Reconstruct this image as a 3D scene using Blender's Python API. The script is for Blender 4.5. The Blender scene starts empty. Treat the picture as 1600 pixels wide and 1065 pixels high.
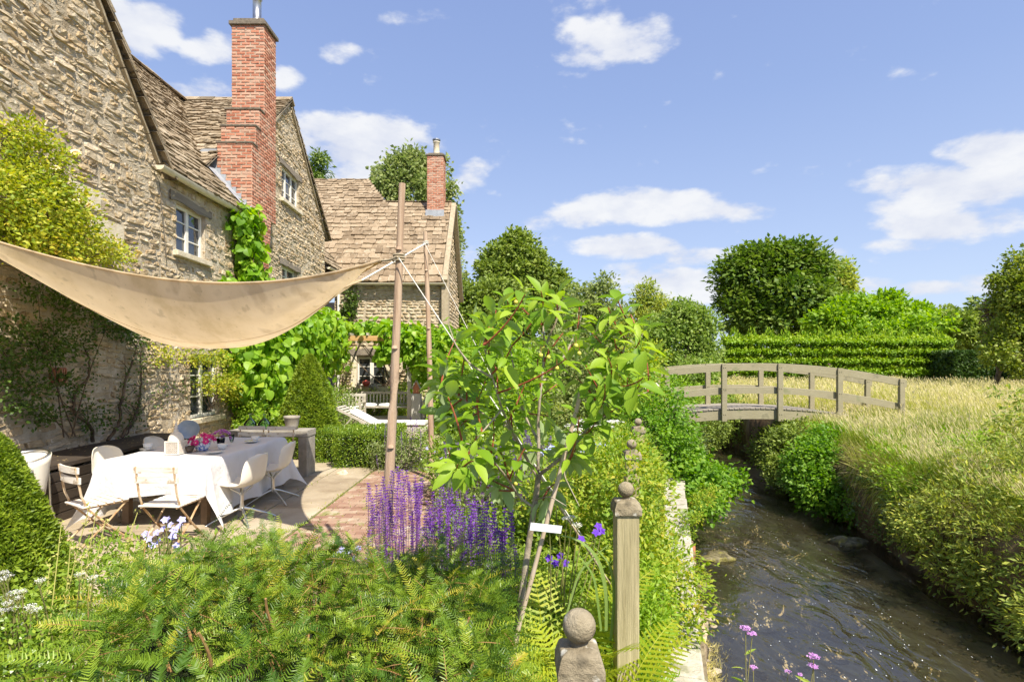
import bpy, math, random
import numpy as np
from mathutils import Vector, Matrix
scene = bpy.context.scene
R = math.radians
# ---------------------------------------------------------------- camera
EYE, F, HY = 1.77, 850.0, 570.0
cd = bpy.data.cameras.new('camera'); cam = bpy.data.objects.new('camera', cd)
scene.collection.objects.link(cam); scene.camera = cam
cam.location = (0, 0, EYE); cam.rotation_euler = (R(90), 0, 0)
cd.sensor_fit = 'HORIZONTAL'; cd.sensor_width = 36; cd.lens = F/1600*36
cd.shift_y = (HY-532.5)/1600; cd.clip_start = .05; cd.clip_end = 3000
# ---------------------------------------------------------------- light
SUN_EL, SUN_DX, SUN_DY = R(53), .529, -.849
world = bpy.data.worlds.new('World'); scene.world = world; world.use_nodes = True
wn, wl = world.node_tree.nodes, world.node_tree.links
wn.clear()
def WN(t, **k):
    n = wn.new(t)
    for a, b in k.items(): setattr(n, a, b)
    return n
sky = WN('ShaderNodeTexSky', sky_type='NISHITA', sun_disc=False)
sky.sun_elevation = SUN_EL; sky.sun_rotation = math.atan2(SUN_DX, SUN_DY)
sky.altitude = 50; sky.air_density = 1.0; sky.dust_density = 1.0; sky.ozone_density = 1.2
bg = WN('ShaderNodeBackground'); bg.inputs[1].default_value = .108
outw = WN('ShaderNodeOutputWorld')
hsv = WN('ShaderNodeHueSaturation'); hsv.inputs['Saturation'].default_value = .84; hsv.inputs['Value'].default_value = 1.12; hsv.inputs['Hue'].default_value = .515
wl.new(sky.outputs[0], hsv.inputs['Color'])
tcw = WN('ShaderNodeTexCoord')
# clouds: banks of cumulus set by compass direction (azimuth from +Y, elevation), broken up by noise
n1 = WN('ShaderNodeTexNoise'); n1.inputs['Scale'].default_value = 9; n1.inputs['Detail'].default_value = 9; n1.inputs['Roughness'].default_value = .58
mp = WN('ShaderNodeMapping'); mp.inputs['Scale'].default_value = (1, 1, 2.1)
wl.new(tcw.outputs['Generated'], mp.inputs['Vector']); wl.new(mp.outputs[0], n1.inputs['Vector'])
sepw = WN('ShaderNodeSeparateXYZ'); wl.new(tcw.outputs['Generated'], sepw.inputs[0])
def MA(op, a, b=None, c=None):
    n = WN('ShaderNodeMath', operation=op)
    for i, v in enumerate((a, b, c)):
        if v is None: continue
        if isinstance(v, (int, float)): n.inputs[i].default_value = v
        else: wl.new(v, n.inputs[i])
    return n.outputs[0]
ysafe = MA('MAXIMUM', sepw.outputs['Y'], .05)
tx = MA('DIVIDE', sepw.outputs['X'], ysafe); tz = MA('DIVIDE', sepw.outputs['Z'], ysafe)
# (centre x, centre y, half width, half height, strength): tangents of the direction angles
CL = [(965,65,95,42,1.0),(920,85,55,20,.8),(1015,45,40,26,.7),(1500,290,165,36,1.25),(1560,238,95,42,1.15),(1450,322,95,24,.9),(1465,352,105,32,1.15),(1420,384,70,12,.6),(1560,345,60,25,.6),
      (560,225,120,52,1.25),(640,250,75,42,1.0),(500,205,60,30,.8),(575,275,120,30,.9),(215,45,75,48,1.1),(175,30,60,50,1.0),(330,75,45,25,.6),(310,150,60,30,.5),(445,120,25,18,.4),
      (1010,322,140,30,1.25),(910,335,60,22,.8),(1130,330,80,20,.8),(985,385,95,22,1.15),(1080,400,75,17,.7),(1060,440,110,26,1.1),(1010,425,60,20,.7),(1110,452,70,25,.8),(840,348,26,12,.6),
      (1470,450,110,16,.8),(1540,440,60,16,.7),(1360,445,60,14,.6),(1300,392,28,12,.6),(735,270,30,22,.7),(715,290,26,20,.6),(735,400,30,18,.4),(530,80,25,15,.3),(640,25,40,12,.2)]
CL += [(-700,300,260,70,1.1),(-1500,420,400,80,1.1),(2300,330,300,70,1.2),(3100,400,400,70,1.1),(2100,60,200,60,.8)]
acc = None
for (cx, cy, hw, hh, st) in CL:
    dx = MA('MULTIPLY', MA('SUBTRACT', tx, (cx-800)/F), F/hw)
    dy = MA('MULTIPLY', MA('SUBTRACT', tz, (HY-cy)/F), F/hh)
    e = MA('SUBTRACT', 1.0, MA('ADD', MA('MULTIPLY', dx, dx), MA('MULTIPLY', dy, dy)))
    e = MA('MULTIPLY', MA('MAXIMUM', e, -2.6), st)
    acc = e if acc is None else MA('SMOOTH_MAX', acc, e, .25)
n2 = WN('ShaderNodeTexNoise'); n2.inputs['Scale'].default_value = 26; n2.inputs['Detail'].default_value = 6
wl.new(mp.outputs[0], n2.inputs['Vector'])
nz = MA('ADD', MA('MULTIPLY', MA('SUBTRACT', n1.outputs['Fac'], .5), 3.3), MA('MULTIPLY', MA('SUBTRACT', n2.outputs['Fac'], .5), 1.3))
den = MA('ADD', acc, nz)
mr = WN('ShaderNodeMapRange', interpolation_type='SMOOTHSTEP'); mr.inputs['From Min'].default_value = -.15; mr.inputs['From Max'].default_value = .75
mr.inputs['To Max'].default_value = .93
wl.new(den, mr.inputs['Value'])
# soft grey bellies: the denser, the more varied
cr = WN('ShaderNodeValToRGB'); cr.color_ramp.elements[0].color = (4.0, 4.2, 4.8, 1); cr.color_ramp.elements[1].color = (5.1, 5.15, 5.25, 1)
cr.color_ramp.elements[0].position = .38; cr.color_ramp.elements[1].position = .62
wl.new(n1.outputs['Fac'], cr.inputs[0])
mixw = WN('ShaderNodeMix', data_type='RGBA')
front = MA('GREATER_THAN', sepw.outputs['Y'], .06)
wl.new(MA('MULTIPLY', mr.outputs[0], front), mixw.inputs['Factor'])
rampz = WN('ShaderNodeValToRGB'); re_ = rampz.color_ramp.elements
re_[0].position = 0; re_[0].color = (3.3, 4.0, 5.3, 1); re_[1].position = .62; re_[1].color = (1.5, 2.2, 4.3, 1)
e_ = re_.new(.2); e_.color = (2.5, 3.3, 5.0, 1); e_ = re_.new(.42); e_.color = (1.8, 2.6, 4.6, 1)
wl.new(sepw.outputs['Z'], rampz.inputs[0]); mixs = WN('ShaderNodeMix', data_type='RGBA'); mixs.inputs['Factor'].default_value = .7
wl.new(hsv.outputs[0], mixs.inputs['A']); wl.new(rampz.outputs[0], mixs.inputs['B']); wl.new(mixs.outputs['Result'], mixw.inputs['A']); wl.new(cr.outputs[0], mixw.inputs['B'])
wl.new(mixw.outputs['Result'], bg.inputs[0]); wl.new(bg.outputs[0], outw.inputs[0])
sd = bpy.data.lights.new('sun', 'SUN'); sun = bpy.data.objects.new('sun', sd); scene.collection.objects.link(sun)
sd.energy = 5.0; sd.angle = R(.53); sd.color = (1, .93, .80)
sv = Vector((SUN_DX*math.cos(SUN_EL), SUN_DY*math.cos(SUN_EL), math.sin(SUN_EL)))
sun.rotation_euler = sv.to_track_quat('Z', 'Y').to_euler(); sun.location = (10, -16, 30)
scene.view_settings.view_transform = 'Standard'; scene.view_settings.look = 'None'
scene.view_settings.exposure = .78; scene.view_settings.gamma = 1
cy = scene.cycles
cy.max_bounces = 8; cy.diffuse_bounces = 3; cy.glossy_bounces = 3; cy.transmission_bounces = 4; cy.transparent_max_bounces = 12
cy.use_adaptive_sampling = True; cy.adaptive_threshold = .015; cy.use_denoising = True
cy.caustics_reflective = False; cy.caustics_refractive = False; cy.sample_clamp_indirect = 6
try: cy.denoiser = 'OPENIMAGEDENOISE'
except Exception: pass
# ---------------------------------------------------------------- helpers
rng = np.random.default_rng(7); random.seed(7)
def at(px, py, Y): return np.array(((px-800)/F*Y, Y, EYE+(HY-py)/F*Y))
def gnd(px, py, z=0.):
    Y = (EYE-z)*F/(py-HY); return np.array(((px-800)/F*Y, Y, z))
def nrm(v):
    v = np.asarray(v, float); return v/np.maximum(np.linalg.norm(v, axis=-1, keepdims=True), 1e-9)
def unit(n): return nrm(rng.normal(size=(n, 3)))
class MB:
    def __init__(s): s.V = []; s.ch = []; s.n = 0
    def add(s, V, Fc, rnd=None, mi=0):
        V = np.asarray(V, float).reshape(-1, 3); Fc = np.asarray(Fc, int)
        if Fc.ndim == 1: Fc = Fc[None]
        if rnd is None: rnd = rng.random()
        r = np.broadcast_to(np.asarray(rnd, float), (len(Fc),))
        s.V.append(V); s.ch.append((Fc+s.n, r, mi)); s.n += len(V)
    def build(s, name, mats, parent=None, smooth=False, bevel=0, link=True):
        V = np.concatenate(s.V) if s.V else np.zeros((0, 3))
        mats = mats if isinstance(mats, (list, tuple)) else [mats]
        me = bpy.data.meshes.new(name)
        off = Vector((0, 0, 0))
        if parent is not None and s.V: off = world_loc(parent)
        elif s.V:
            lo, hi = V.min(0), V.max(0); off = Vector(((lo[0]+hi[0])/2, (lo[1]+hi[1])/2, lo[2]))
        V = V-np.array(off)
        me.vertices.add(len(V)); me.vertices.foreach_set('co', V.astype(np.float32).ravel())
        loops = np.concatenate([c[0].ravel() for c in s.ch]); sz = np.concatenate([np.full(len(c[0]), c[0].shape[1]) for c in s.ch])
        me.loops.add(len(loops)); me.loops.foreach_set('vertex_index', loops.astype(np.int32))
        me.polygons.add(len(sz)); st = np.concatenate(([0], np.cumsum(sz)[:-1]))
        me.polygons.foreach_set('loop_start', st.astype(np.int32))
        try: me.polygons.foreach_set('loop_total', sz.astype(np.int32))
        except Exception: pass
        me.polygons.foreach_set('material_index', np.concatenate([np.full(len(c[0]), c[2]) for c in s.ch]).astype(np.int32))
        me.polygons.foreach_set('use_smooth', np.full(len(sz), smooth))
        a = me.attributes.new('rnd', 'FLOAT', 'FACE'); a.data.foreach_set('value', np.concatenate([c[1] for c in s.ch]).astype(np.float32))
        me.update(calc_edges=True)
        for m in mats: me.materials.append(m)
        o = bpy.data.objects.new(name, me); scene.collection.objects.link(o)
        if parent is not None: o.parent = parent
        else: o.location = off
        if bevel:
            b = o.modifiers.new('bevel', 'BEVEL'); b.width = bevel; b.segments = 2; b.limit_method = 'ANGLE'
        return o
def world_loc(o):
    v = Vector((0, 0, 0))
    while o is not None: v += o.location; o = o.parent
    return v
def tag(o, label=None, cat=None, group=None, kind=None):
    if label: o['label'] = label
    if cat: o['category'] = cat
    if group: o['group'] = group
    if kind: o['kind'] = kind
    return o
def thing(name, label, cat, loc=(0, 0, 0), group=None):
    o = bpy.data.objects.new(name, None); scene.collection.objects.link(o); o.location = tuple(float(x) for x in loc)
    o.empty_display_size = .2
    return tag(o, label, cat, group)
def dup(root, loc, rotz=0, label=None, group=None):
    r = root.copy(); scene.collection.objects.link(r); r.location = tuple(float(x) for x in loc); r.rotation_euler = (0, 0, rotz)
    if label: r['label'] = label
    if group: r['group'] = group
    for ch in list(root.children):
        c = ch.copy(); scene.collection.objects.link(c); c.parent = r
        for g in ch.children:
            d = g.copy(); scene.collection.objects.link(d); d.parent = c
    return r
BOXF = np.array([[0,3,2,1],[4,5,6,7],[0,1,5,4],[1,2,6,5],[2,3,7,6],[3,0,4,7]])
def box(mb, lo, hi, rnd=None, mi=0):
    x0,y0,z0 = lo; x1,y1,z1 = hi
    mb.add([(x0,y0,z0),(x1,y0,z0),(x1,y1,z0),(x0,y1,z0),(x0,y0,z1),(x1,y0,z1),(x1,y1,z1),(x0,y1,z1)], BOXF, rnd, mi)
def obox(mb, c, ax, ay, az, sx, sy, sz, rnd=None, mi=0):
    c = np.asarray(c, float); ax, ay, az = nrm(ax), nrm(ay), nrm(az)
    S = [(-1,-1,-1),(1,-1,-1),(1,1,-1),(-1,1,-1),(-1,-1,1),(1,-1,1),(1,1,1),(-1,1,1)]
    mb.add([c+ax*a*sx/2+ay*b*sy/2+az*d*sz/2 for a,b,d in S], BOXF, rnd, mi)
def beam(mb, p0, p1, w, h, up=(0,0,1), rnd=None, mi=0):
    p0, p1 = np.asarray(p0, float), np.asarray(p1, float); d = p1-p0; L = np.linalg.norm(d); d = d/L
    s = np.cross(d, up)
    if np.linalg.norm(s) < 1e-4: s = np.cross(d, (0, 1, 0))
    s = nrm(s); u = np.cross(s, d)
    obox(mb, (p0+p1)/2, d, s, u, L, w, h, rnd, mi)
def tube(mb, pts, rad, n=8, rnd=None, mi=0, cap=True):
    P = np.asarray(pts, float); K = len(P); rad = np.broadcast_to(np.asarray(rad, float), (K,))
    T = np.gradient(P, axis=0); T = nrm(T)
    a = np.cross(T, (0, 0, 1.)); bad = np.linalg.norm(a, axis=1) < .05
    a[bad] = np.cross(T[bad], (0, 1., 0)); a = nrm(a)
    for i in range(1, K):
        if np.dot(a[i], a[i-1]) < 0: a[i] = -a[i]
    b = np.cross(T, a); th = np.arange(n)*2*math.pi/n
    V = P[:, None]+rad[:, None, None]*(np.cos(th)[None, :, None]*a[:, None]+np.sin(th)[None, :, None]*b[:, None])
    i = np.arange(K-1)[:, None]*n; j = np.arange(n)[None]; j2 = (j+1) % n
    Fc = np.stack([i+j, i+j2, i+n+j2, i+n+j], -1).reshape(-1, 4)
    r = rng.random() if rnd is None else rnd
    V = V.reshape(-1, 3); mb.add(V, Fc, r, mi)
    if cap:
        mb.add(V[:n], np.arange(n)[::-1], r, mi); mb.add(V[-n:], np.arange(n), r, mi)
def lathe(mb, prof, c, n=20, rnd=None, mi=0, sx=1, sy=1):
    prof = np.asarray(prof, float); K = len(prof); th = np.arange(n)*2*math.pi/n
    V = np.stack([c[0]+prof[:, 0][:, None]*np.cos(th)*sx, c[1]+prof[:, 0][:, None]*np.sin(th)*sy, c[2]+np.repeat(prof[:, 1][:, None], n, 1)], -1).reshape(-1, 3)
    i = np.arange(K-1)[:, None]*n; j = np.arange(n)[None]; j2 = (j+1) % n
    mb.add(V, np.stack([i+j, i+j2, i+n+j2, i+n+j], -1).reshape(-1, 4), rng.random() if rnd is None else rnd, mi)
def grid(mb, P, rnd=None, mi=0, closed=False):
    P = np.asarray(P, float); a, b = P.shape[:2]
    i = np.arange(a-1)[:, None]*b; j = np.arange(b-1)[None]
    Fc = np.stack([i+j, i+j+1, i+b+j+1, i+b+j], -1).reshape(-1, 4)
    mb.add(P.reshape(-1, 3), Fc, rng.random() if rnd is None else rnd, mi)
# leaves -------------------------------------------------------------
LEAF = {'quad': ([0, .45, 1], [.12, 1, .06], .12, .05), 'needle': ([0, 1], [1, .45], 0, 0), 'long': ([0, .3, .7, 1], [.3, 1, .75, .05], .15, .2),
        'oval': ([0, .18, .42, .68, .88, 1], [.12, .72, 1, .82, .42, .04], .22, .28), 'round': ([0, .12, .38, .62, .85, 1], [.5, .95, 1.12, .95, .55, .08], .16, .22)}
def leaves(mb, C, D, N, L, W, kind='quad', rnd=None, mi=0):
    n = len(C)
    if n == 0: return
    ts, ws, fold, droop = LEAF[kind]; ts, ws = np.array(ts), np.array(ws); T = len(ts)
    D = nrm(D); N = N-D*np.sum(N*D, -1, keepdims=True); N = nrm(N); S = np.cross(D, N)
    L = np.broadcast_to(np.asarray(L, float), (n,))[:, None]; W = np.broadcast_to(np.asarray(W, float), (n,))[:, None]
    if rnd is None: rnd = rng.random(n)
    if kind in ('quad', 'needle') :      # flat two-sided leaf: outline only
        sp = C[:, None]+D[:, None]*(ts[None, :, None]*L[:, :, None])-N[:, None]*(droop*(ts**2)[None, :, None]*L[:, :, None])
        hw = (ws[None]*W/2)[:, :, None]*S[:, None]
        V = np.stack([sp-hw, sp+hw], 2).reshape(n, 2*T, 3)
        if kind == 'quad': V[:, 2:4] += N[:, None]*(fold*W)[:, :, None]
        f = np.array([[2*i, 2*i+1, 2*i+3, 2*i+2] for i in range(T-1)])
    else:
        sp = C[:, None]+D[:, None]*(ts[None, :, None]*L[:, :, None])-N[:, None]*(droop*(ts**2)[None, :, None]*L[:, :, None])
        hw = (ws[None]*W/2)[:, :, None]*S[:, None]; up = (ws[None]*W*fold)[:, :, None]*N[:, None]
        V = np.stack([sp-hw+up, sp, sp+hw+up], 2).reshape(n, 3*T, 3)
        f = np.array([[3*i+k, 3*i+k+1, 3*i+k+4, 3*i+k+3] for i in range(T-1) for k in (0, 1)])
    m = V.shape[1]
    Fc = (f[None]+(np.arange(n)*m)[:, None, None]).reshape(-1, 4)
    mb.add(V.reshape(-1, 3), Fc, np.repeat(rnd, len(f)), mi)
def clumps(blobs, nc, shell=(.55, 1.02), zmin=None, bias=None, flat=1.):
    """clump centres and outward directions spread through a set of ellipsoids (cx,cy,cz,rx,ry,rz)"""
    B = np.array(blobs, float); w = (B[:, 3]*B[:, 4]+B[:, 4]*B[:, 5]+B[:, 3]*B[:, 5]); k = rng.choice(len(B), nc, p=w/w.sum())
    d = unit(nc); r = shell[0]+(shell[1]-shell[0])*rng.random(nc)**.55
    C = B[k, :3]+d*r[:, None]*B[k, 3:]
    O = nrm(d/B[k, 3:])
    keep = np.ones(nc, bool)
    for b in B:                                        # nothing deep inside another lobe
        q = np.linalg.norm((C-b[:3])/b[3:], axis=1); keep &= ~(q < shell[0]*.8)
    if zmin is not None: keep &= C[:, 2] > zmin
    return C[keep], O[keep]
def foliage(mb, blobs, nc, per, rc, L, W, kind='quad', shell=(.55, 1.02), zmin=None, up=.55, out=.5, ran=.55, hang=0., squash=.7, mi=0, rr=None, along=0.6):
    C, O = clumps(blobs, nc, shell, zmin)
    n = len(C)*per; sc = rc*(.6+.8*rng.random(len(C)))
    off = np.clip(rng.normal(size=(len(C), per, 3)), -1.7, 1.7)*sc[:, None, None]*.5; off[..., 2] *= squash
    P = (C[:, None]+off).reshape(-1, 3); OO = np.repeat(O, per, 0)
    N = OO*out+np.array((0, 0, up))+unit(n)*ran
    D = nrm(off.reshape(-1, 3))*along+OO*.35+unit(n)*.6+np.array((0, 0, -hang))
    base = np.repeat(rng.random(len(C)), per)
    rnd = np.clip(base*.55+rng.random(n)*.45, 0, 1) if rr is None else rr[0]+(rr[1]-rr[0])*rng.random(n)
    s = .65+.7*rng.random(n)
    if zmin is not None:
        k = P[:, 2] > zmin; P, N, D, s, rnd = P[k], N[k], D[k], s[k], rnd[k]
    leaves(mb, P, D, N, L*s, W*s, kind, rnd, mi)
    return C
def curve(p0, p1, bend=.1, n=7, sag=0, wob=0.):
    p0, p1 = np.asarray(p0, float), np.asarray(p1, float); t = np.linspace(0, 1, n)[:, None]; L = np.linalg.norm(p1-p0)
    o = unit(1)[0]*bend*L
    P = p0+(p1-p0)*t+o*4*t*(1-t)*.5-np.array((0, 0, sag))*4*t*(1-t)
    if wob: P[1:-1] += rng.normal(size=(n-2, 3))*wob*L
    return P
# materials ----------------------------------------------------------
def mat(name, cols, scale=4., rough=.7, bump=0., bscale=30., rnd=.0, spec=.3, transl=0., metal=0., stretch=(1,1,1), detail=5., pos=None, tint=None, bstretch=None, bdist=.02, sheen=0, coat=0, contrast=(.3,.7), speck=None):
    m = bpy.data.materials.new(name); m.use_nodes = True; nt = m.node_tree; N, Lk = nt.nodes, nt.links
    p = N['Principled BSDF']; tc = N.new('ShaderNodeTexCoord'); mpn = N.new('ShaderNodeMapping'); mpn.inputs['Scale'].default_value = stretch
    Lk.new(tc.outputs['Object'], mpn.inputs[0])
    nz = N.new('ShaderNodeTexNoise'); nz.inputs['Scale'].default_value = scale; nz.inputs['Detail'].default_value = detail; nz.inputs['Roughness'].default_value = .6
    Lk.new(mpn.outputs[0], nz.inputs['Vector'])
    mrg = N.new('ShaderNodeMapRange'); mrg.inputs['From Min'].default_value = contrast[0]; mrg.inputs['From Max'].default_value = contrast[1]; Lk.new(nz.outputs['Fac'], mrg.inputs['Value'])
    fac = mrg.outputs[0]
    if rnd:
        at_ = N.new('ShaderNodeAttribute'); at_.attribute_name = 'rnd'
        mx = N.new('ShaderNodeMix'); mx.inputs[0].default_value = rnd; Lk.new(fac, mx.inputs[2]); Lk.new(at_.outputs['Fac'], mx.inputs[3]); fac = mx.outputs[0]
    cr = N.new('ShaderNodeValToRGB'); el = cr.color_ramp.elements
    pos = pos or [i/(max(1, len(cols)-1)) for i in range(len(cols))]
    el[0].position = pos[0]; el[0].color = (*cols[0], 1)
    if len(cols) == 1: el[1].color = (*cols[0], 1)
    else: el[1].position = pos[-1]; el[1].color = (*cols[-1], 1)
    for q, c in list(zip(pos, cols))[1:-1]:
        e = el.new(q); e.color = (*c, 1)
    Lk.new(fac, cr.inputs[0]); col = cr.outputs[0]
    if speck:   # (colour, scale, threshold, amount): lichen, moss, dirt of its own shape
        for (sc_, ss, th, am) in (speck if isinstance(speck, list) else [speck]):
            n3 = N.new('ShaderNodeTexNoise'); n3.inputs['Scale'].default_value = ss; n3.inputs['Detail'].default_value = 6; Lk.new(tc.outputs['Object'], n3.inputs['Vector'])
            m3 = N.new('ShaderNodeMapRange'); m3.inputs['From Min'].default_value = th; m3.inputs['From Max'].default_value = th+.07; m3.inputs['To Max'].default_value = am; Lk.new(n3.outputs['Fac'], m3.inputs['Value'])
            x3 = N.new('ShaderNodeMix'); x3.data_type = 'RGBA'; Lk.new(m3.outputs[0], x3.inputs['Factor']); Lk.new(col, x3.inputs['A']); x3.inputs['B'].default_value = (*sc_, 1); col = x3.outputs['Result']
    Lk.new(col, p.inputs['Base Color'])
    p.inputs['Roughness'].default_value = rough; p.inputs['Metallic'].default_value = metal; p.inputs['Specular IOR Level'].default_value = spec
    if coat: p.inputs['Coat Weight'].default_value = coat
    if bump:
        nb = N.new('ShaderNodeTexNoise'); nb.inputs['Scale'].default_value = bscale; nb.inputs['Detail'].default_value = 7; nb.inputs['Roughness'].default_value = .65
        mb_ = N.new('ShaderNodeMapping'); mb_.inputs['Scale'].default_value = bstretch or stretch; Lk.new(tc.outputs['Object'], mb_.inputs[0]); Lk.new(mb_.outputs[0], nb.inputs['Vector'])
        bp = N.new('ShaderNodeBump'); bp.inputs['Strength'].default_value = bump; bp.inputs['Distance'].default_value = bdist
        Lk.new(nb.outputs['Fac'], bp.inputs['Height']); Lk.new(bp.outputs[0], p.inputs['Normal'])
    if transl:
        tr = N.new('ShaderNodeBsdfTranslucent'); ms = N.new('ShaderNodeMixShader'); ms.inputs[0].default_value = transl
        hs = N.new('ShaderNodeHueSaturation'); hs.inputs['Value'].default_value = 1.6; hs.inputs['Saturation'].default_value = 1.1; Lk.new(col, hs.inputs['Color']); Lk.new(hs.outputs[0], tr.inputs[0])
        Lk.new(p.outputs[0], ms.inputs[1]); Lk.new(tr.outputs[0], ms.inputs[2]); Lk.new(ms.outputs[0], N['Material Output'].inputs[0])
    return m
def leafmat(name, cols, transl=.35, rough=.5, spec=.35, rnd=.8, scale=1.2):
    cols = [(r*1.03, g*.93, b*.9) if g > r and g > b else (r, g, b) for r, g, b in cols]
    return mat(name, cols, scale=scale, rough=rough, spec=spec, rnd=rnd, transl=transl)
STONE = mat('rubble_stone', [(.21,.145,.08),(.38,.275,.16),(.53,.41,.25),(.47,.38,.26),(.61,.50,.345),(.73,.64,.49)], scale=7, rnd=.55, rough=.9, bump=.9, bscale=26, spec=.1, bdist=.03,
            speck=[((.22,.19,.15), 3.1, .60, .55), ((.80,.75,.64), 14, .63, .7)])
MORTAR = mat('lime_mortar', [(.34,.27,.18),(.52,.44,.32),(.66,.58,.46)], scale=5, rough=.95, bump=1., bscale=30, spec=.05, bdist=.04)
ASHLAR = mat('dressed_stone', [(.50,.41,.27),(.66,.57,.42),(.72,.65,.52)], scale=9, rnd=.3, rough=.85, bump=.5, bscale=40, spec=.1, speck=((.4,.36,.28), 12, .62, .5))
SLATE = mat('stone_roof_slates', [(.10,.08,.055),(.20,.155,.10),(.29,.225,.15),(.36,.29,.20),(.44,.38,.29)], scale=5, rnd=.6, rough=.9, bump=.8, bscale=30, spec=.1,
            speck=[((.42,.38,.30), 16, .62, .7), ((.06,.055,.04), 9, .62, .7), ((.38,.27,.06), 6, .68, .5)])
SLATE2 = mat('pale_stone_roof_slates', [(.15,.11,.07),(.25,.185,.12),(.33,.25,.165),(.40,.32,.225)], scale=4, rnd=.65, rough=.9, bump=.8, bscale=24, spec=.1,
            speck=[((.50,.44,.34), 12, .60, .6), ((.13,.11,.08), 7, .62, .7)])
BRICK = mat('red_brick', [(.27,.10,.06),(.46,.185,.115),(.54,.25,.16),(.56,.33,.235),(.48,.36,.27)], scale=8, rnd=.8, rough=.85, bump=.4, bscale=50, spec=.1, speck=[((.62,.52,.42), 18, .64, .6), ((.12,.08,.06), 6, .66, .55)])
BRICKM = mat('brick_mortar', [(.34,.25,.18),(.46,.36,.27)], scale=20, rough=.95, bump=.4)
DARKSTONE = mat('weathered_cap', [(.10,.085,.065),(.24,.20,.15)], scale=12, rough=.9, bump=.5)
WHITEW = mat('cream_paint', [(.72,.69,.60),(.80,.77,.69)], scale=9, rough=.5, bump=.1)
GUTTER = mat('cream_gutter', [(.62,.54,.40),(.72,.65,.50)], scale=5, rough=.5)
GLASS = mat('window_glass', [(.02,.025,.03),(.05,.055,.06)], scale=3, rough=.04, spec=1., bump=.03, bscale=2)
OAK = mat('weathered_oak', [(.14,.115,.09),(.24,.20,.155),(.32,.27,.21)], scale=6, stretch=(1,.15,3), rough=.85, bump=.6, bscale=30)
LEAD = mat('lead_flashing', [(.26,.28,.31),(.40,.42,.45)], scale=6, rough=.5, spec=.4, bump=.2)
METAL = mat('brushed_steel', [(.42,.42,.42),(.55,.55,.55)], rough=.38, metal=1.)
VERGE = mat('verge_stone', [(.25,.20,.13),(.38,.31,.21),(.46,.39,.28)], scale=9, rnd=.3, rough=.9, bump=.5)
CLAY = mat('clay_pot', [(.62,.53,.38),(.72,.62,.46)], scale=9, rough=.8)
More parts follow.
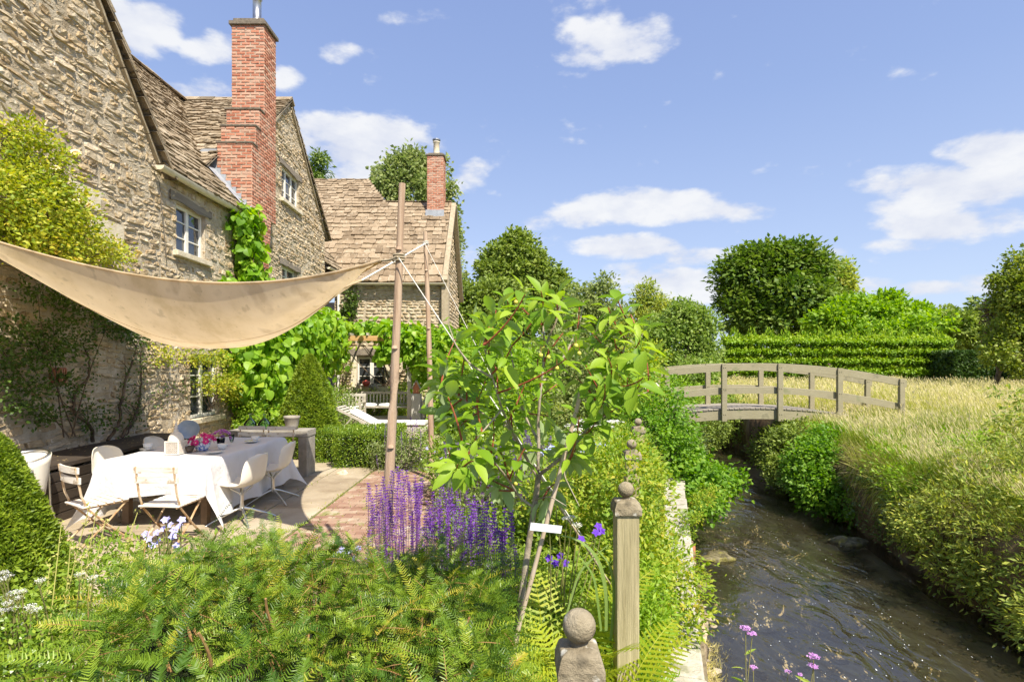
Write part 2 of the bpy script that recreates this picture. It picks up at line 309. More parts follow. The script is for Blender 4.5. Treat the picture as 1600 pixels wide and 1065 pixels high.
# ---------------------------------------------------------------- masonry builders
def frame(O, U, V):
    O, U, V = np.array(O, float), nrm(np.array(U, float)), nrm(np.array(V, float))
    Nn = np.cross(U, V)
    return O, U, V, nrm(Nn)
def put(fr, u, v, n): 
    O, U, V, Nn = fr
    return O+np.asarray(u)[..., None]*U+np.asarray(v)[..., None]*V+np.asarray(n)[..., None]*Nn
def cut(iv, holes, v0, v1):
    """intervals of a course minus the openings that touch it"""
    for (a, b, c, d) in holes:
        if v1 <= c+.01 or v0 >= d-.01: continue
        out = []
        for (x, y) in iv:
            if b <= x or a >= y: out.append((x, y)); continue
            if a > x: out.append((x, a))
            if b < y: out.append((b, y))
        iv = out
    return iv
def stones(mb, fr, v0, v1, span, holes=(), hr=(.07, .15), wr=(.14, .42), gap=.018, depth=.035, jit=.008, rough=.008, wave=.012, mi=0, nx=6, ny=5, blk=None, drift=None):
    Rr = []; v = v0; row = 0
    while v < v1-.02:
        h = hr[0]+(hr[1]-hr[0])*rng.random()**1.3
        h = min(h, v1-v); iv = cut(span(v+h/2), holes, v, v+h)
        for (a, b) in iv:
            if blk: u = a-(row % 2)*blk/2
            else: u = a
            while u < b-.02:
                w = blk if blk else wr[0]+(wr[1]-wr[0])*rng.random()**1.4
                ue = u+w
                if ue > b-.07: ue = b
                us = max(u, a)
                if ue-us > .025: Rr.append((us, ue, v, v+h))
                u = ue
        v += h; row += 1
    if not Rr: return
    Q = np.array(Rr); n = len(Q)
    g = gap*(.5+rng.random((n, 4)))/2
    u0, u1, w0, w1 = Q[:, 0]+g[:, 0], Q[:, 1]-g[:, 1], Q[:, 2]+g[:, 2], Q[:, 3]-g[:, 3]
    a = np.concatenate(([0, .07], np.linspace(.07, .93, nx-2)[1:-1], [.93, 1])); b = np.concatenate(([0, .12], np.linspace(.12, .88, ny-2)[1:-1], [.88, 1]))
    A, B = np.meshgrid(a, b, indexing='ij'); A0, B0 = A*2-1, B*2-1
    if not blk:                                        # rounded outlines
        A = .5+.5*A0*(1-.10*np.abs(B0)**4); B = .5+.5*B0*(1-.16*np.abs(A0)**4)
    us = u0[:, None, None]+A*(u1-u0)[:, None, None]; vs = w0[:, None, None]+B*(w1-w0)[:, None, None]
    if not blk:
        hh_ = (w1-w0)[:, None, None]; ww_ = (u1-u0)[:, None, None]; q_ = rng.normal(size=(4, n, 1, 1))
        vs = vs+hh_*(.10*q_[0]*A0+.07*q_[1]*(A0**2-.5))*np.abs(B0); us = us+np.minimum(ww_, .2)*(.09*q_[2]*B0+.05*q_[3])
    prof = np.where((np.abs(A0) > .99) | (np.abs(B0) > .99), 0, 1.)
    ring = (np.abs(A0) > .8) | (np.abs(B0) > .7)
    prof = prof*np.where(ring, .9, 1.)
    dd = depth*(.35+.95*rng.random(n))[:, None, None]
    tilt = rng.normal(size=(n, 1, 1))*A0*rough*1.2+rng.normal(size=(n, 1, 1))*B0*rough
    ns = prof*(dd+tilt+rng.normal(size=us.shape)*rough)-(1-np.minimum(prof*2, 1))*.02
    us = us+rng.normal(size=us.shape)*jit*.5; vs = vs+rng.normal(size=us.shape)*jit*.5
    vs = vs+wave*np.sin(us*1.7+vs*.9)+wave*.6*np.sin(us*4.1+1)
    if drift: vs = vs+drift(us, vs)
    P = put(fr, us.ravel(), vs.ravel(), ns.ravel())
    i = np.arange(nx-1)[:, None]*ny; j = np.arange(ny-1)[None]
    f = np.stack([i+j, i+ny+j, i+ny+j+1, i+j+1], -1).reshape(-1, 4)
    Fc = (f[None]+(np.arange(n)*nx*ny)[:, None, None]).reshape(-1, 4)
    mb.add(P, Fc, np.repeat(rng.random(n), len(f)), mi)
def backing(mb, fr, v0, v1, span, holes=(), step=.12, mi=0, n=0.):
    ed = sorted(set([v0, v1]+[x for h in holes for x in (h[2], h[3]) if v0 < x < v1]+list(np.arange(v0, v1, step))))
    for a, b in zip(ed[:-1], ed[1:]):
        if b-a < 1e-4: continue
        s0, s1 = span(a), span(b)
        for (x, y), (x2, y2) in zip(s0, s1) if len(s0) == len(s1) else []:
            iv = cut([(x, y)], holes, a+.005, b-.005)
            for k, (p, q) in enumerate(iv):
                pp = x2 if p == x else p; qq = y2 if q == y else q
                mb.add(put(fr, [p, q, qq, pp], [a, a, b, b], [n]*4), [0, 1, 2, 3], None, mi)
def slates(mb, fr, vmax, span, e0=.27, e1=.13, wr=(.2, .5), th=.026, over=.03, mi=0, sag=None):
    v = -.04; Rr = []; k = 0
    while v < vmax:
        e = e0+(e1-e0)*max(v, 0)/vmax
        for (a, b) in span(v+e/2):
            u = a-rng.random()*.15; first = True
            while u < b-.03:
                w = (wr[0]+(wr[1]-wr[0])*rng.random())*(e/e0)**.5
                ue = u+w
                if ue > b-.1: ue = b
                Rr.append((max(u, a), ue, v, e)); u = ue
        v += e
    Q = np.array(Rr); n = len(Q); r = lambda s: rng.normal(size=n)*s
    u0, u1, v0, e = Q[:, 0]+.005, Q[:, 1]-.005, Q[:, 2]+r(.012), Q[:, 3]
    t = th*(.6+.8*rng.random(n)); base = .03+.03*rng.random(n)
    K = 5; fx = np.linspace(0, 1, K)
    # outline: K points along the ragged lower edge, then two upper corners
    bu = u0[:, None]+fx*(u1-u0)[:, None]; bv = v0[:, None]+rng.normal(size=(n, K))*.010+np.array([.02, 0, 0, 0, .02])
    ou = np.concatenate([bu, (u1-.01)[:, None], (u0+.01)[:, None]], 1); ov = np.concatenate([bv, (v0+e*1.7)[:, None], (v0+e*1.7)[:, None]], 1)
    ov = np.minimum(ov, vmax+.03)
    lift = np.concatenate([np.repeat(base[:, None], K, 1)+rng.normal(size=(n, K))*.004+r(.006)[:, None]*(fx-.5)*2, np.zeros((n, 2))], 1)
    s_ = 0 if sag is None else sag(ou, ov)
    top = put(fr, ou.ravel(), ov.ravel(), (lift+t[:, None]+s_).ravel()).reshape(n, K+2, 3); bot = put(fr, ou.ravel(), ov.ravel(), (lift+s_-.004).ravel()).reshape(n, K+2, 3)
    V = np.concatenate([top, bot], 1); m = K+2; rr = rng.random(n)
    st = (np.arange(n)*2*m)[:, None]
    mb.add(V.reshape(-1, 3), st+np.arange(m)[None], rr, mi)
    base_n = mb.n-len(V.reshape(-1, 3))
    side = np.array([[q+1, q, q+m, q+m+1] for q in range(m-1)]+[[0, m-1, 2*m-1, m]])[:, ::1]
    Fs = (st[:, :, None]+side[None]).reshape(-1, 4)
    mb.ch.append((Fs+base_n, np.repeat(rr, len(side)), mi))
def window(parent, fr, u0, u1, v0, v1, cols, rows, rec=.11, fm=None, sill=None, lintel=None, bar=.045, wide=.0, name='window'):
    fm = fm or WHITEW
    f = MB(); O, U, V, Nn = fr; c = lambda u, v, n: put(fr, u, v, n)
    def bar_(ua, ub, va, vb, n0=-rec-.03, n1=-rec+.03):
        ctr = c((ua+ub)/2, (va+vb)/2, (n0+n1)/2); obox(f, ctr, U, V, Nn, ub-ua, vb-va, n1-n0)
    t = .06
    bar_(u0, u1, v0, v0+t); bar_(u0, u1, v1-t, v1); bar_(u0, u0+t, v0+t, v1-t); bar_(u1-t, u1, v0+t, v1-t)
    cw = (u1-u0)/cols
    for k in range(1, cols): bar_(u0+k*cw-bar, u0+k*cw+bar, v0+t, v1-t, -rec-.025, -rec+.026)
    for q in range(1, rows):
        vv = v0+q*(v1-v0)/rows
        for k in range(cols):
            a = u0+k*cw+(t if k == 0 else bar); b = u0+(k+1)*cw-(t if k == cols-1 else bar)
            bar_(a, b, vv-.012, vv+.012, -rec-.015, -rec+.012)
    o = f.build(name, fm, parent, bevel=.004)
    g = MB()
    for k in range(cols):
        a = u0+k*cw+.03; b = u0+(k+1)*cw-.03
        for q in range(rows):   # every light a little out of true, as old panes are
            va = v0+.03+q*(v1-v0-.06)/rows; vb = v0+.03+(q+1)*(v1-v0-.06)/rows; j = rng.normal(size=4)*.0025-rec-.008
            g.add(c([a, b, b, a], [va, va, vb, vb], j), [0, 1, 2, 3])
    g.build('pane', GLASS, o)
    r = MB()                                            # the reveals
    for (ua, va, ub, vb) in ((u0, v0, u0, v1), (u1, v1, u1, v0), (u0, v1, u1, v1), (u1, v0, u0, v0)):
        r.add(c([ua, ub, ub, ua], [va, vb, vb, va], [.012, .012, -.3, -.3]), [0, 1, 2, 3])
    r.add(c([u0-.0, u1, u1, u0], [v0, v0, v1, v1], [-.3]*4), [0, 1, 2, 3], 0.)
    r.build('reveal', MORTAR, o)
    if sill:
        s = MB(); obox(s, c((u0+u1)/2, v0-.05, .03-.05), U, V, Nn, u1-u0+.22, .1, .26); s.build('sill', ASHLAR, o, bevel=.01)
    if lintel:
        s = MB(); n = 9; us = np.linspace(u0-.22, u1+.2, n); 
        P = np.array([[c(u, v1+.0+dv+rng.normal()*.008+.02*math.sin(k*.8), nn) for (dv, nn) in ((0, .0), (0, .05), (.15, .045), (.16, 0))] for k, u in enumerate(us)])
        grid(s, P[:, ::-1]); s.build('lintel', OAK, o)
    return o
# ---------------------------------------------------------------- the farmhouse
WY0, WX0, WS = 7.0, -6.0, -.035
def wx(Y): return WX0+WS*(Y-WY0)
FH = thing('stone_farmhouse', 'long rubble stone farmhouse with two gables and a steep slate roof along the left edge', 'house', (wx(9), 9, 0))
FW = frame((wx(0), 0, 0), (WS, 1, 0), (0, 0, 1))
def wp(Y, z, n=0.): return np.array((wx(Y)+n, Y, z))
AP1, SL1 = 6.2, 1.27            # near gable: apex Y, slope
AP2, SL2 = 15.3, .92
def sp_gable1(v):
    if v < 5.2: return [(2.9, 9.38)]
    h = (9.2-v)/SL1; return [(AP1-h, min(AP1+h, 9.38))] if h > .02 else []
def sp_mid(v): return [(9.38, 12.46)] if v < 5.28 else []
def sp_gable2(v):
    h = (9.2-v)/SL2; return [(max(AP2-h, 12.52), min(AP2+h, 18.55))] if h > .02 else []
H1 = [(9.86, 10.86, 3.84, 4.72), (10.32, 11.4, .74, 1.98)]
H2 = [(14.78, 16.1, 6.3, 7.2), (14.8, 16.0, 3.72, 4.5)]
H0 = [(7.35, 7.95, 3.98, 4.3), (7.75, 8.45, 3.6, 3.93)]     # two dressed blocks let into the wall
def wall(name, span, v1, holes, extra=None, **k):
    m = MB(); hh = list(holes)
    backing(m, FW, 0, v1, span, hh, mi=1, n=.016)
    stones(m, FW, 0.0, v1, span, hh+(extra or []), mi=0, **k)
    if extra:
        for (a, b, c, d) in extra: obox(m, put(FW, (a+b)/2, (c+d)/2, .012), FW[1], FW[2], FW[3], b-a-.02, d-c-.02, .05, None, 2)
    return m.build(name, [STONE, MORTAR, ASHLAR], FH, smooth=False)
wall('wall', sp_gable1, 9.2, [], H0, hr=(.055, .13), wr=(.12, .48), depth=.036, rough=.006, gap=.014, wave=.022, jit=.006, nx=7)
wall('wall', sp_mid, 5.28, H1, hr=(.055, .15), wr=(.10, .42), depth=.034, rough=.006, gap=.016, wave=.02, jit=.007, nx=7)
wall('wall', sp_gable2, 9.2, H2, hr=(.055, .14), wr=(.10, .38), depth=.036, rough=.007, gap=.016, wave=.02, jit=.007, nx=7)
m = MB()                                                # far end return and the back of the house
m.add([wp(18.55, 0), (-12.4, 18.55, 0), (-12.4, 18.55, 5.4), (-9.3, 18.55, 6.2), wp(18.55, 6.2)], [0, 1, 2, 3, 4])
m.add([(-12.4, 2.9, 0), (-12.4, 18.55, 0), (-12.4, 18.55, 5.3), (-12.4, 2.9, 5.3)], [3, 2, 1, 0])
m.add([wp(2.9, 0), (-12.4, 2.9, 0), (-12.4, 2.9, 5.2), wp(2.9, 5.2)], [3, 2, 1, 0])
m.build('rear_wall', MORTAR, FH)
window(FH, FW, *H1[0], 2, 3, rec=.09, sill=True, lintel=True)
window(FH, FW, *H1[1], 2, 3, rec=.09, sill=True)
window(FH, FW, *H2[0], 3, 3, rec=.08, sill=True, lintel=True, bar=.035)
window(FH, FW, *H2[1], 2, 3, rec=.12, lintel=True)
# roofs
RX = -9.2
main = frame((wx(9)+.12, 0, 5.16), (WS*0, 1, 0), (-3.3, 0, 4.0)); MLEN = math.hypot(3.3, 4.04)
def sp_main(v):
    z = 5.2+v*4/math.hypot(3.3, 4); ya = AP1+(9.2-z)/SL1-.5; yb = AP2-(9.2-z)/SL2+.25
    yb = max(yb, 12.75)
    if z < 5.5: ya, yb = 9.42, 12.38
    return [(max(ya, AP1), min(yb, AP2))]
roof = MB()
slates(roof, main, MLEN, sp_main, e0=.20, e1=.12, wr=(.14, .38), th=.038, sag=lambda u, v: -.07*np.sin(np.clip(v/MLEN, 0, 1)*3.14)-.02*np.sin(u*1.3))
ln2 = math.hypot(1, SL2); g2 = frame((0, AP2-3.3, 9.2-3.3*SL2), (1, 0, 0), (0, 1, SL2)); L2 = 3.3*ln2
def sp_g2(v):
    z = 9.2-3.3*SL2+v*SL2/ln2; xv = wx(9)+.12-(z-5.2)/1.212
    rt = wx(15)+.10 if z > 6.66 else -6.72
    return [(min(xv-.15, rt-.1), rt)]
slates(roof, g2, L2, sp_g2, e0=.20, e1=.13, wr=(.16, .38), th=.038)
g2b = frame((0, AP2+3.45, 9.2-3.45*SL2), (-1, 0, 0), (0, -1, SL2))
slates(roof, g2b, 3.45*ln2, lambda v: [(-(wx(17)+.14), 12)], e0=.24, e1=.15, th=.035)
ln1 = math.hypot(1, SL1); g1 = frame((0, AP1+3.3, 9.2-3.3*SL1), (-1, 0, 0), (0, -1, SL1))
slates(roof, g1, 3.3*ln1, lambda v: [(-(wx(8)+.17), 9.6)], e0=.30, e1=.17, wr=(.25, .55), th=.045)
g1b = frame((0, AP1-3.3, 9.2-3.3*SL1), (1, 0, 0), (0, 1, SL1))
slates(roof, g1b, 3.3*ln1, lambda v: [(-12.4, wx(5)+.17)], e0=.30, e1=.2, wr=(.25, .55), th=.045)
# small length of eaves beyond the far gable
e3 = frame((wx(19)+.1, 0, 5.2), (0, 1, 0), (-3.3, 0, 4.0)); slates(roof, e3, 5.0, lambda v: [(18.5, 20.6)], e0=.24, e1=.16)
rear = frame((-12.6, 0, 5.0), (0, -1, 0), (3.4, 0, 4.2)); slates(roof, rear, 5.4, lambda v: [(-20.6, -2.9)], e0=.5, e1=.4, wr=(.6, 1.))
# ridges
for (p, q) in (((RX, 6.3, 9.24), (RX, AP2, 9.24)), ((RX, AP2, 9.26), (wx(15)+.12, AP2, 9.26)), ((RX, AP1, 9.26), (wx(6)+.15, AP1, 9.26)), ((RX, AP2, 9.2), (RX, 20.6, 9.2))):
    p, q = np.array(p), np.array(q); k = int(np.linalg.norm(q-p)/.4)
    for i in range(k):
        a, b = p+(q-p)*i/k, p+(q-p)*(i+.97)/k; j = rng.normal()*.01
        d = nrm(q-p); s = np.array((-d[1], d[0], 0)); L_ = np.linalg.norm(b-a)
        for sg in (-1, 1): obox(roof, (a+b)/2+s*sg*.085+(0, 0, -.055+j), d, s*sg+(0, 0, -.9), np.cross(d, s*sg+(0, 0, -.9)), L_, .25, .045)
RO = roof.build('roof', SLATE, FH)
under = MB()                                            # battens and boarding under the slates
for fr_, L_, sp_ in ((main, MLEN, sp_main), (g2, L2, sp_g2), (g2b, 3.45*ln2, lambda v: [(-(wx(17)+.04), 12)]), (g1, 3.3*ln1, lambda v: [(-(wx(8)+.05), 9.6)]), (e3, 5, lambda v: [(18.5, 20.6)])):
    for k in range(24):
        a, b = k/24*L_, (k+1)/24*L_; s0, s1 = sp_(a)[0], sp_(b)[0]
        under.add(put(fr_, [s0[0], s0[1], s1[1], s1[0]], [a, a, b, b], [-.08 if fr_ is main else -.02]*4), [0, 1, 2, 3])
under.build('roof_boarding', DARKSTONE, FH)
# verge stones under the projecting slates and the half round gutter
for (ap, sl, s, h0, h1) in ((AP1, SL1, 1, .1, 3.15), (AP1, SL1, -1, .1, 3.15), (AP2, SL2, 1, .1, 3.35), (AP2, SL2, -1, .1, 2.2)):
    m = MB()
    for k in range(int((h1-h0)/.3)):
        a, b = h0+k*.3, h0+k*.3+.29
        pa, pb = wp(ap+s*a, 9.2-a*sl-.03, .08), wp(ap+s*b, 9.2-b*sl-.03, .08)
        beam(m, pa-(.05, 0, .03), pb-(.05, 0, .03), .09, .05, up=(0, s*sl, 1))
    m.build('verge', VERGE, FH)
m = MB()
ga, gb = np.array((wx(9.2)+.17, 9.12, 5.12)), np.array((wx(12)+.17, 12.0, 5.17)); th = np.linspace(math.pi, 2*math.pi, 9)
P = np.array([[g+np.array((.075*math.cos(t), 0, .075*math.sin(t))) for t in th] for g in (ga, (ga+gb)/2-(0, 0, .015), gb)]); grid(m, P)
P2 = P.copy(); P2[:, :, 2] += .012; P2[:, :, 0] = P2[:, :, 0]*.88+ga[0]*.12; grid(m, P2)
m.add(P[0], np.arange(9)[::-1]); m.add(P[-1], np.arange(9))
m.build('gutter', GUTTER, FH, smooth=True)
m = MB(); ga = np.array((wx(19)+.14, 18.6, 5.12)); P = np.array([[g+np.array((.07*math.cos(t), 0, .07*math.sin(t))) for t in th] for g in (ga, ga+(0, 1.4, .02))]); grid(m, P); m.add(P[0], np.arange(9)[::-1]); m.build('gutter', GUTTER, FH, smooth=True)
m = MB(); tube(m, [wp(9.15, 5.05, .12), wp(9.2, 5.03, .02), wp(9.3, 4.9, .05), wp(9.42, 4.2, .05), wp(9.5, 3.6, .06)], .008); m.build('cable', DARKSTONE, FH)
# chimney: brick stack that steps forward towards its foot
def brick_block(mb, x0, x1, y0, y1, z0, z1, faces='fr'):
    box(mb, (x0+.008, y0+.008, z0), (x1-.008, y1-.008, z1-.004), None, 1)
    hz = .075
    if 'f' in faces: stones(mb, frame((x0, y0+.004, z0), (1, 0, 0), (0, 0, 1)), 0, z1-z0, lambda v: [(0, x1-x0)], hr=(hz, hz), blk=.225, gap=.012, depth=.008, jit=.001, rough=.0016, wave=0, nx=4, ny=4)
    if 'r' in faces: stones(mb, frame((x1-.004, y0, z0), (0, 1, 0), (0, 0, 1)), 0, z1-z0, lambda v: [(0, y1-y0)], hr=(hz, hz), blk=.225, gap=.012, depth=.008, jit=.001, rough=.0016, wave=0, nx=4, ny=4)
    if 'l' in faces: stones(mb, frame((x0+.004, y1, z0), (0, -1, 0), (0, 0, 1)), 0, z1-z0, lambda v: [(0, y1-y0)], hr=(hz, hz), blk=.225, gap=.012, depth=.008, jit=.001, rough=.0016, wave=0, nx=4, ny=4)
m = MB(); cx0, cx1, cyb = -6.74, -5.95, 13.72
for (y0, z0, z1) in ((13.07, 7.80, 9.93), (12.82, 7.32, 7.80), (12.62, 6.86, 7.32), (12.45, 5.3, 6.86)): brick_block(m, cx0 if z0 > 7 else cx0-.02, cx1, y0, cyb, z0, z1, 'frl')
# tapering foot dying into the wall
for k in range(9):
    z1 = 5.3-k*.15; brick_block(m, cx1-.5, cx1+.0, 12.45+k*.085, 13.45-k*.02, z1-.15, z1, 'fr')
CH = m.build('chimney', [BRICK, BRICKM], FH)
m = MB(); box(m, (cx0-.05, 13.02, 9.93), (cx1+.05, cyb+.05, 10.02)); box(m, (cx0+.02, 13.1, 10.02), (cx1-.03, cyb-.04, 10.12)); m.build('cap', DARKSTONE, CH, bevel=.012)
m = MB(); lathe(m, [(0, 10.1), (.10, 10.1), (.10, 10.2), (.115, 10.21), (.115, 10.25), (.10, 10.26), (.10, 10.75), (.12, 10.76), (.12, 10.8), (0, 10.8)], (-6.28, 13.4, 0), 20); m.build('flue', METAL, CH, smooth=True)
for (z0, z1, y0) in ((7.78, 7.83, 12.80), (7.30, 7.35, 12.60), (6.84, 6.89, 12.43)): m = MB(); box(m, (cx0-.04, y0, z0), (cx1+.02, y0+.28, z1)); m.build('shoulder', DARKSTONE, CH, bevel=.012)
zr = lambda x: 5.16+1.212*(wx(9)+.12-x)
m = MB(); m.add([(cx0-.05, 12.06, zr(cx0-.05)+.05), (cx1+.03, 12.10, zr(cx1+.03)+.13), (cx1+.03, 12.45, zr(cx1+.03)+.13), (cx0-.05, 12.45, zr(cx0-.05)+.08)], [0, 1, 2, 3])
for k in range(7):
    x0, x1 = cx0-.04+k*(cx1-cx0+.04)/7, cx0-.04+(k+1)*(cx1-cx0+.04)/7; box(m, (x0, 12.425, zr(x1)-.1), (x1, 12.44, zr(x0)+.10))
box(m, (-7.25, 12.47, 5.6), (cx0-.03, 12.62, 6.72)); m.build('flashing', LEAD, CH)
m = MB(); m.add([wp(9.33, 5.2, .16), wp(9.75, 5.2, .15), (-6.35, 9.65, 5.72), (-6.3, 9.3, 5.72)], [0, 1, 2, 3]); m.build('flashing', LEAD, FH)
# terracotta air vent low in the shaded wall
m = MB(); a = at(65, 586, 7.15); vy = a[1]
for k in range(6): box(m, (wx(vy)+.03, vy-.1+k*.036, a[2]-.08), (wx(vy)+.08, vy-.1+k*.036+.018, a[2]+.08))
box(m, (wx(vy)+.02, vy-.12, a[2]-.1), (wx(vy)+.05, vy+.12, a[2]+.1)); m.build('air_vent', BRICK, FH)
m = MB(); box(m, (wx(8.1)-.05, 7.95, 2.36), (wx(8.1)+.12, 8.5, 2.46)); m.build('ledge', ASHLAR, FH, bevel=.01)
# ---------------------------------------------------------------- the cottage wing facing us
CO = thing('stone_cottage', 'smaller stone cottage beyond the pergola with a broad slate roof and one cream window', 'house', (-4.6, 21.5, 0))
CF = frame((0, 20.3, 0), (1, 0, 0), (0, 0, 1)); HC = [(-5.78, -4.72, 1.0, 2.06)]
m = MB(); backing(m, CF, 0, 4.85, lambda v: [(-6.62, -2.62)], HC, mi=1)
stones(m, CF, 0, 4.85, lambda v: [(-6.62, -2.62)], HC, hr=(.08, .18), wr=(.15, .5), depth=.03, rough=.007, gap=.04)
m.build('wall', [STONE, MORTAR, ASHLAR], CO, smooth=True)
m = MB(); CR = frame((-2.62, 0, 0), (0, 1, 0), (0, 0, 1)); sgr = lambda v: [(20.3, 26.5)] if v < 4.8 else ([(20.3+(v-4.8)/1.19, 26.5-(v-4.8)/1.19)] if v < 8.4 else [])
backing(m, CR, 0, 8.4, sgr, mi=1); stones(m, CR, 0, 8.4, sgr, hr=(.12, .2), wr=(.2, .5)); m.build('wall', [STONE, MORTAR, ASHLAR], CO, smooth=True)
m = MB(); box(m, (-12, 26.4, 0), (-2.7, 26.5, 4.8)); m.build('rear_wall', MORTAR, CO)
cs = math.hypot(1, 1.19); CRF = frame((0, 20.08, 4.83), (1, 0, 0), (0, 1, 1.19))
def sp_c(v):
    Y = 20.08+v/cs
    hi = -2.58 if Y < 23.2 else (-5.32-(Y-23.2)*.915 if Y < 24.55 else -99)
    hi = -2.58 if Y < 23.2 else hi
    return [(-9.3, hi)] if hi > -90 else []
m = MB(); slates(m, CRF, 4.42*cs, sp_c, e0=.34, e1=.16, wr=(.24, .60), th=.045)
bf = frame((0, 26.6, 4.83), (-1, 0, 0), (0, -1, 1.19)); slates(m, bf, 3.3*cs, lambda v: [(2.58, 5.4)], e0=.5, e1=.3)
bf2 = frame((0, 29.0, 4.83), (-1, 0, 0), (0, -1, 1.19)); slates(m, bf2, 4.4*cs, lambda v: [(5.4+max(0, v-2)*.4, 9.3)], e0=.5, e1=.3)
for (p, q) in (((-9.3, 24.5, 10.12), (-6.56, 24.5, 10.1)), ((-5.4, 23.25, 8.62), (-2.6, 23.25, 8.6)), ((-6.52, 24.47, 10.06), (-5.3, 23.2, 8.55))):
    p, q = np.array(p), np.array(q); k = int(np.linalg.norm(q-p)/.35)
    for i in range(k):
        a, b = p+(q-p)*i/k, p+(q-p)*(i+.96)/k; j = rng.normal()*.012; d = nrm(q-p); s = np.array((0, 1, 0))
        for sg in (-1, 1): obox(m, (a+b)/2+s*sg*.085+(0, 0, -.13+j), d, s*sg+(0, 0, -.9), np.cross(d, s*sg+(0, 0, -.9)), np.linalg.norm(b-a), .25, .05)
m.build('roof', SLATE2, CO)
m = MB(); m.add(put(CRF, [-9.3, -2.66, -2.66, -5.4, -6.5, -9.3], [0, 0, 3.1*cs, 3.1*cs, 4.35*cs, 4.35*cs], [-.03]*6), [0, 1, 2, 3, 4, 5]); m.build('roof_boarding', DARKSTONE, CO)
# projecting gable end with its stone verge on the right
m = MB(); box(m, (-2.60, 20.05, 3.1), (-2.34, 20.4, 5.1)); beam(m, (-2.47, 19.95, 4.85), (-2.47, 23.1, 8.6), .2, .12, up=(0, -1.19, 1)); beam(m, (-2.47, 26.6, 4.85), (-2.47, 23.3, 8.6), .2, .12, up=(0, 1.19, 1)); m.build('verge', VERGE, CO, bevel=.01)
m = MB(); gz = 4.78; P = np.array([[np.array((x, 19.98, gz))+np.array((0, .075*math.cos(t), .075*math.sin(t))) for t in th] for x in (-6.1, -4.2, -2.4)]); grid(m, P[:, ::-1]); m.build('gutter', GUTTER, CO, smooth=True)
m = MB(); tube(m, [(-6.44, 20.18, 4.7), (-6.44, 20.18, .1)], .05, 10); m.build('drainpipe', WHITEW, CO, smooth=True)
wo = window(CO, CF, *HC[0], 2, 3, rec=.10, bar=.07)
m = MB(); a, b, c_, d_ = HC[0]
for (u0, u1, v0, v1) in ((a-.22, a, c_-.05, d_+.05), (b, b+.22, c_-.05, d_+.05)): box(m, (u0, 20.22, v0), (u1-.002, 20.3, v1))
box(m, (a-.36, 20.16, c_-.3), (b+.36, 20.32, c_-.055)); m.build('surround', ASHLAR, wo, bevel=.012)
m = MB(); box(m, (a-.5, 20.2, d_+.06), (b+.1, 20.31, d_+.31)); m.build('lintel', OAK, wo, bevel=.02)
m = MB(); brick_block(m, -3.55, -2.86, 22.7, 23.45, 8.0, 10.5, 'frl'); C2 = m.build('chimney', [BRICK, BRICKM], CO)
m = MB(); box(m, (-3.59, 22.66, 10.5), (-2.82, 23.5, 10.57)); box(m, (-3.5, 22.75, 10.57), (-2.9, 23.4, 10.64)); m.build('cap', DARKSTONE, C2, bevel=.012)
m = MB(); lathe(m, [(.15, 10.6), (.13, 10.7), (.125, 11.15), (.15, 11.17), (.15, 11.2), (.11, 11.2)], (-3.2, 23.05, 0), 16); m.build('chimney_pot', CLAY, C2, smooth=True)
m = MB(); lathe(m, [(.11, 11.2), (.11, 11.26), (.17, 11.27), (.17, 11.31), (0, 11.33)], (-3.2, 23.05, 0), 16); m.build('cowl', METAL, C2)
m = MB(); box(m, (-3.6, 22.62, 7.95), (-2.83, 22.7, 8.22)); m.build('flashing', LEAD, C2)
# things in the cottage window
# ---------------------------------------------------------------- ground, stream, meadow
def XL(Y): return np.interp(Y, [-12, 12, 16, 20, 30, 60], [-3.24, 3.72, 5.2, 4.8, 1.5, -8])
def XR(Y): return np.interp(Y, [-12, 2, 5.15, 7, 8.7, 12, 15.6, 18, 22, 32, 60], [4.0, 4.5, 4.95, 5.15, 5.5, 6.3, 6.9, 7.2, 6.9, 4.4, -5])
WZ = -.9
def top_r(Y): return np.interp(Y, [0, 6, 9, 12, 30], [.12, .2, .36, .5, .55])
GRAV = mat('garden_soil', [(.11,.085,.05),(.21,.165,.10),(.30,.25,.15)], scale=14, rough=.95, bump=.8, speck=[((.09,.13,.03), 2.2, .48, .8)])
BED = mat('stream_bed', [(.22,.17,.09),(.42,.33,.18),(.56,.45,.27),(.62,.54,.38)], scale=2.0, rough=.9, bump=.6, bscale=12, stretch=(1.6, .55, 1), contrast=(.28, .66), speck=[((.05,.05,.03), 1.25, .56, .85), ((.16,.13,.08), 5, .62, .7), ((.42,.37,.27), 16, .66, .6)])
EARTH = mat('earth_bank', [(.045,.028,.013),(.11,.07,.035),(.17,.115,.06),(.23,.17,.10)], scale=4, rough=.95, bump=1., bscale=14, stretch=(1, 1, .5))
TURF = mat('meadow_turf', [(.13,.13,.04),(.24,.22,.09),(.36,.31,.16)], scale=1.2, rough=.95, bump=.6)
Ys = np.concatenate([np.arange(-12, 0, 1.5), np.arange(0, 24, .25), np.arange(24, 60, 2), np.array([60, 80, 120, 200, 350, 700])])
def strip(name, xf, zf, m, kindlabel='structure', noise=.0):
    g = MB(); P = []
    for Y in Ys:
        xs = xf(Y); zs = zf(Y, xs); P.append([(x, Y, z) for x, z in zip(xs, zs)])
    P = np.array(P, float)
    if noise: P[1:-1, 1:-1] += rng.normal(size=P[1:-1, 1:-1].shape)*noise
    grid(g, P); o = g.build(name, m, smooth=True); tag(o, kind='structure'); return o
strip('ground', lambda Y: np.concatenate(([-700, -200, -60, -25, -12], np.linspace(-8, XL(Y)-.3, 14), [XL(Y)-.02])), lambda Y, x: np.full(len(x), -.03), GRAV)
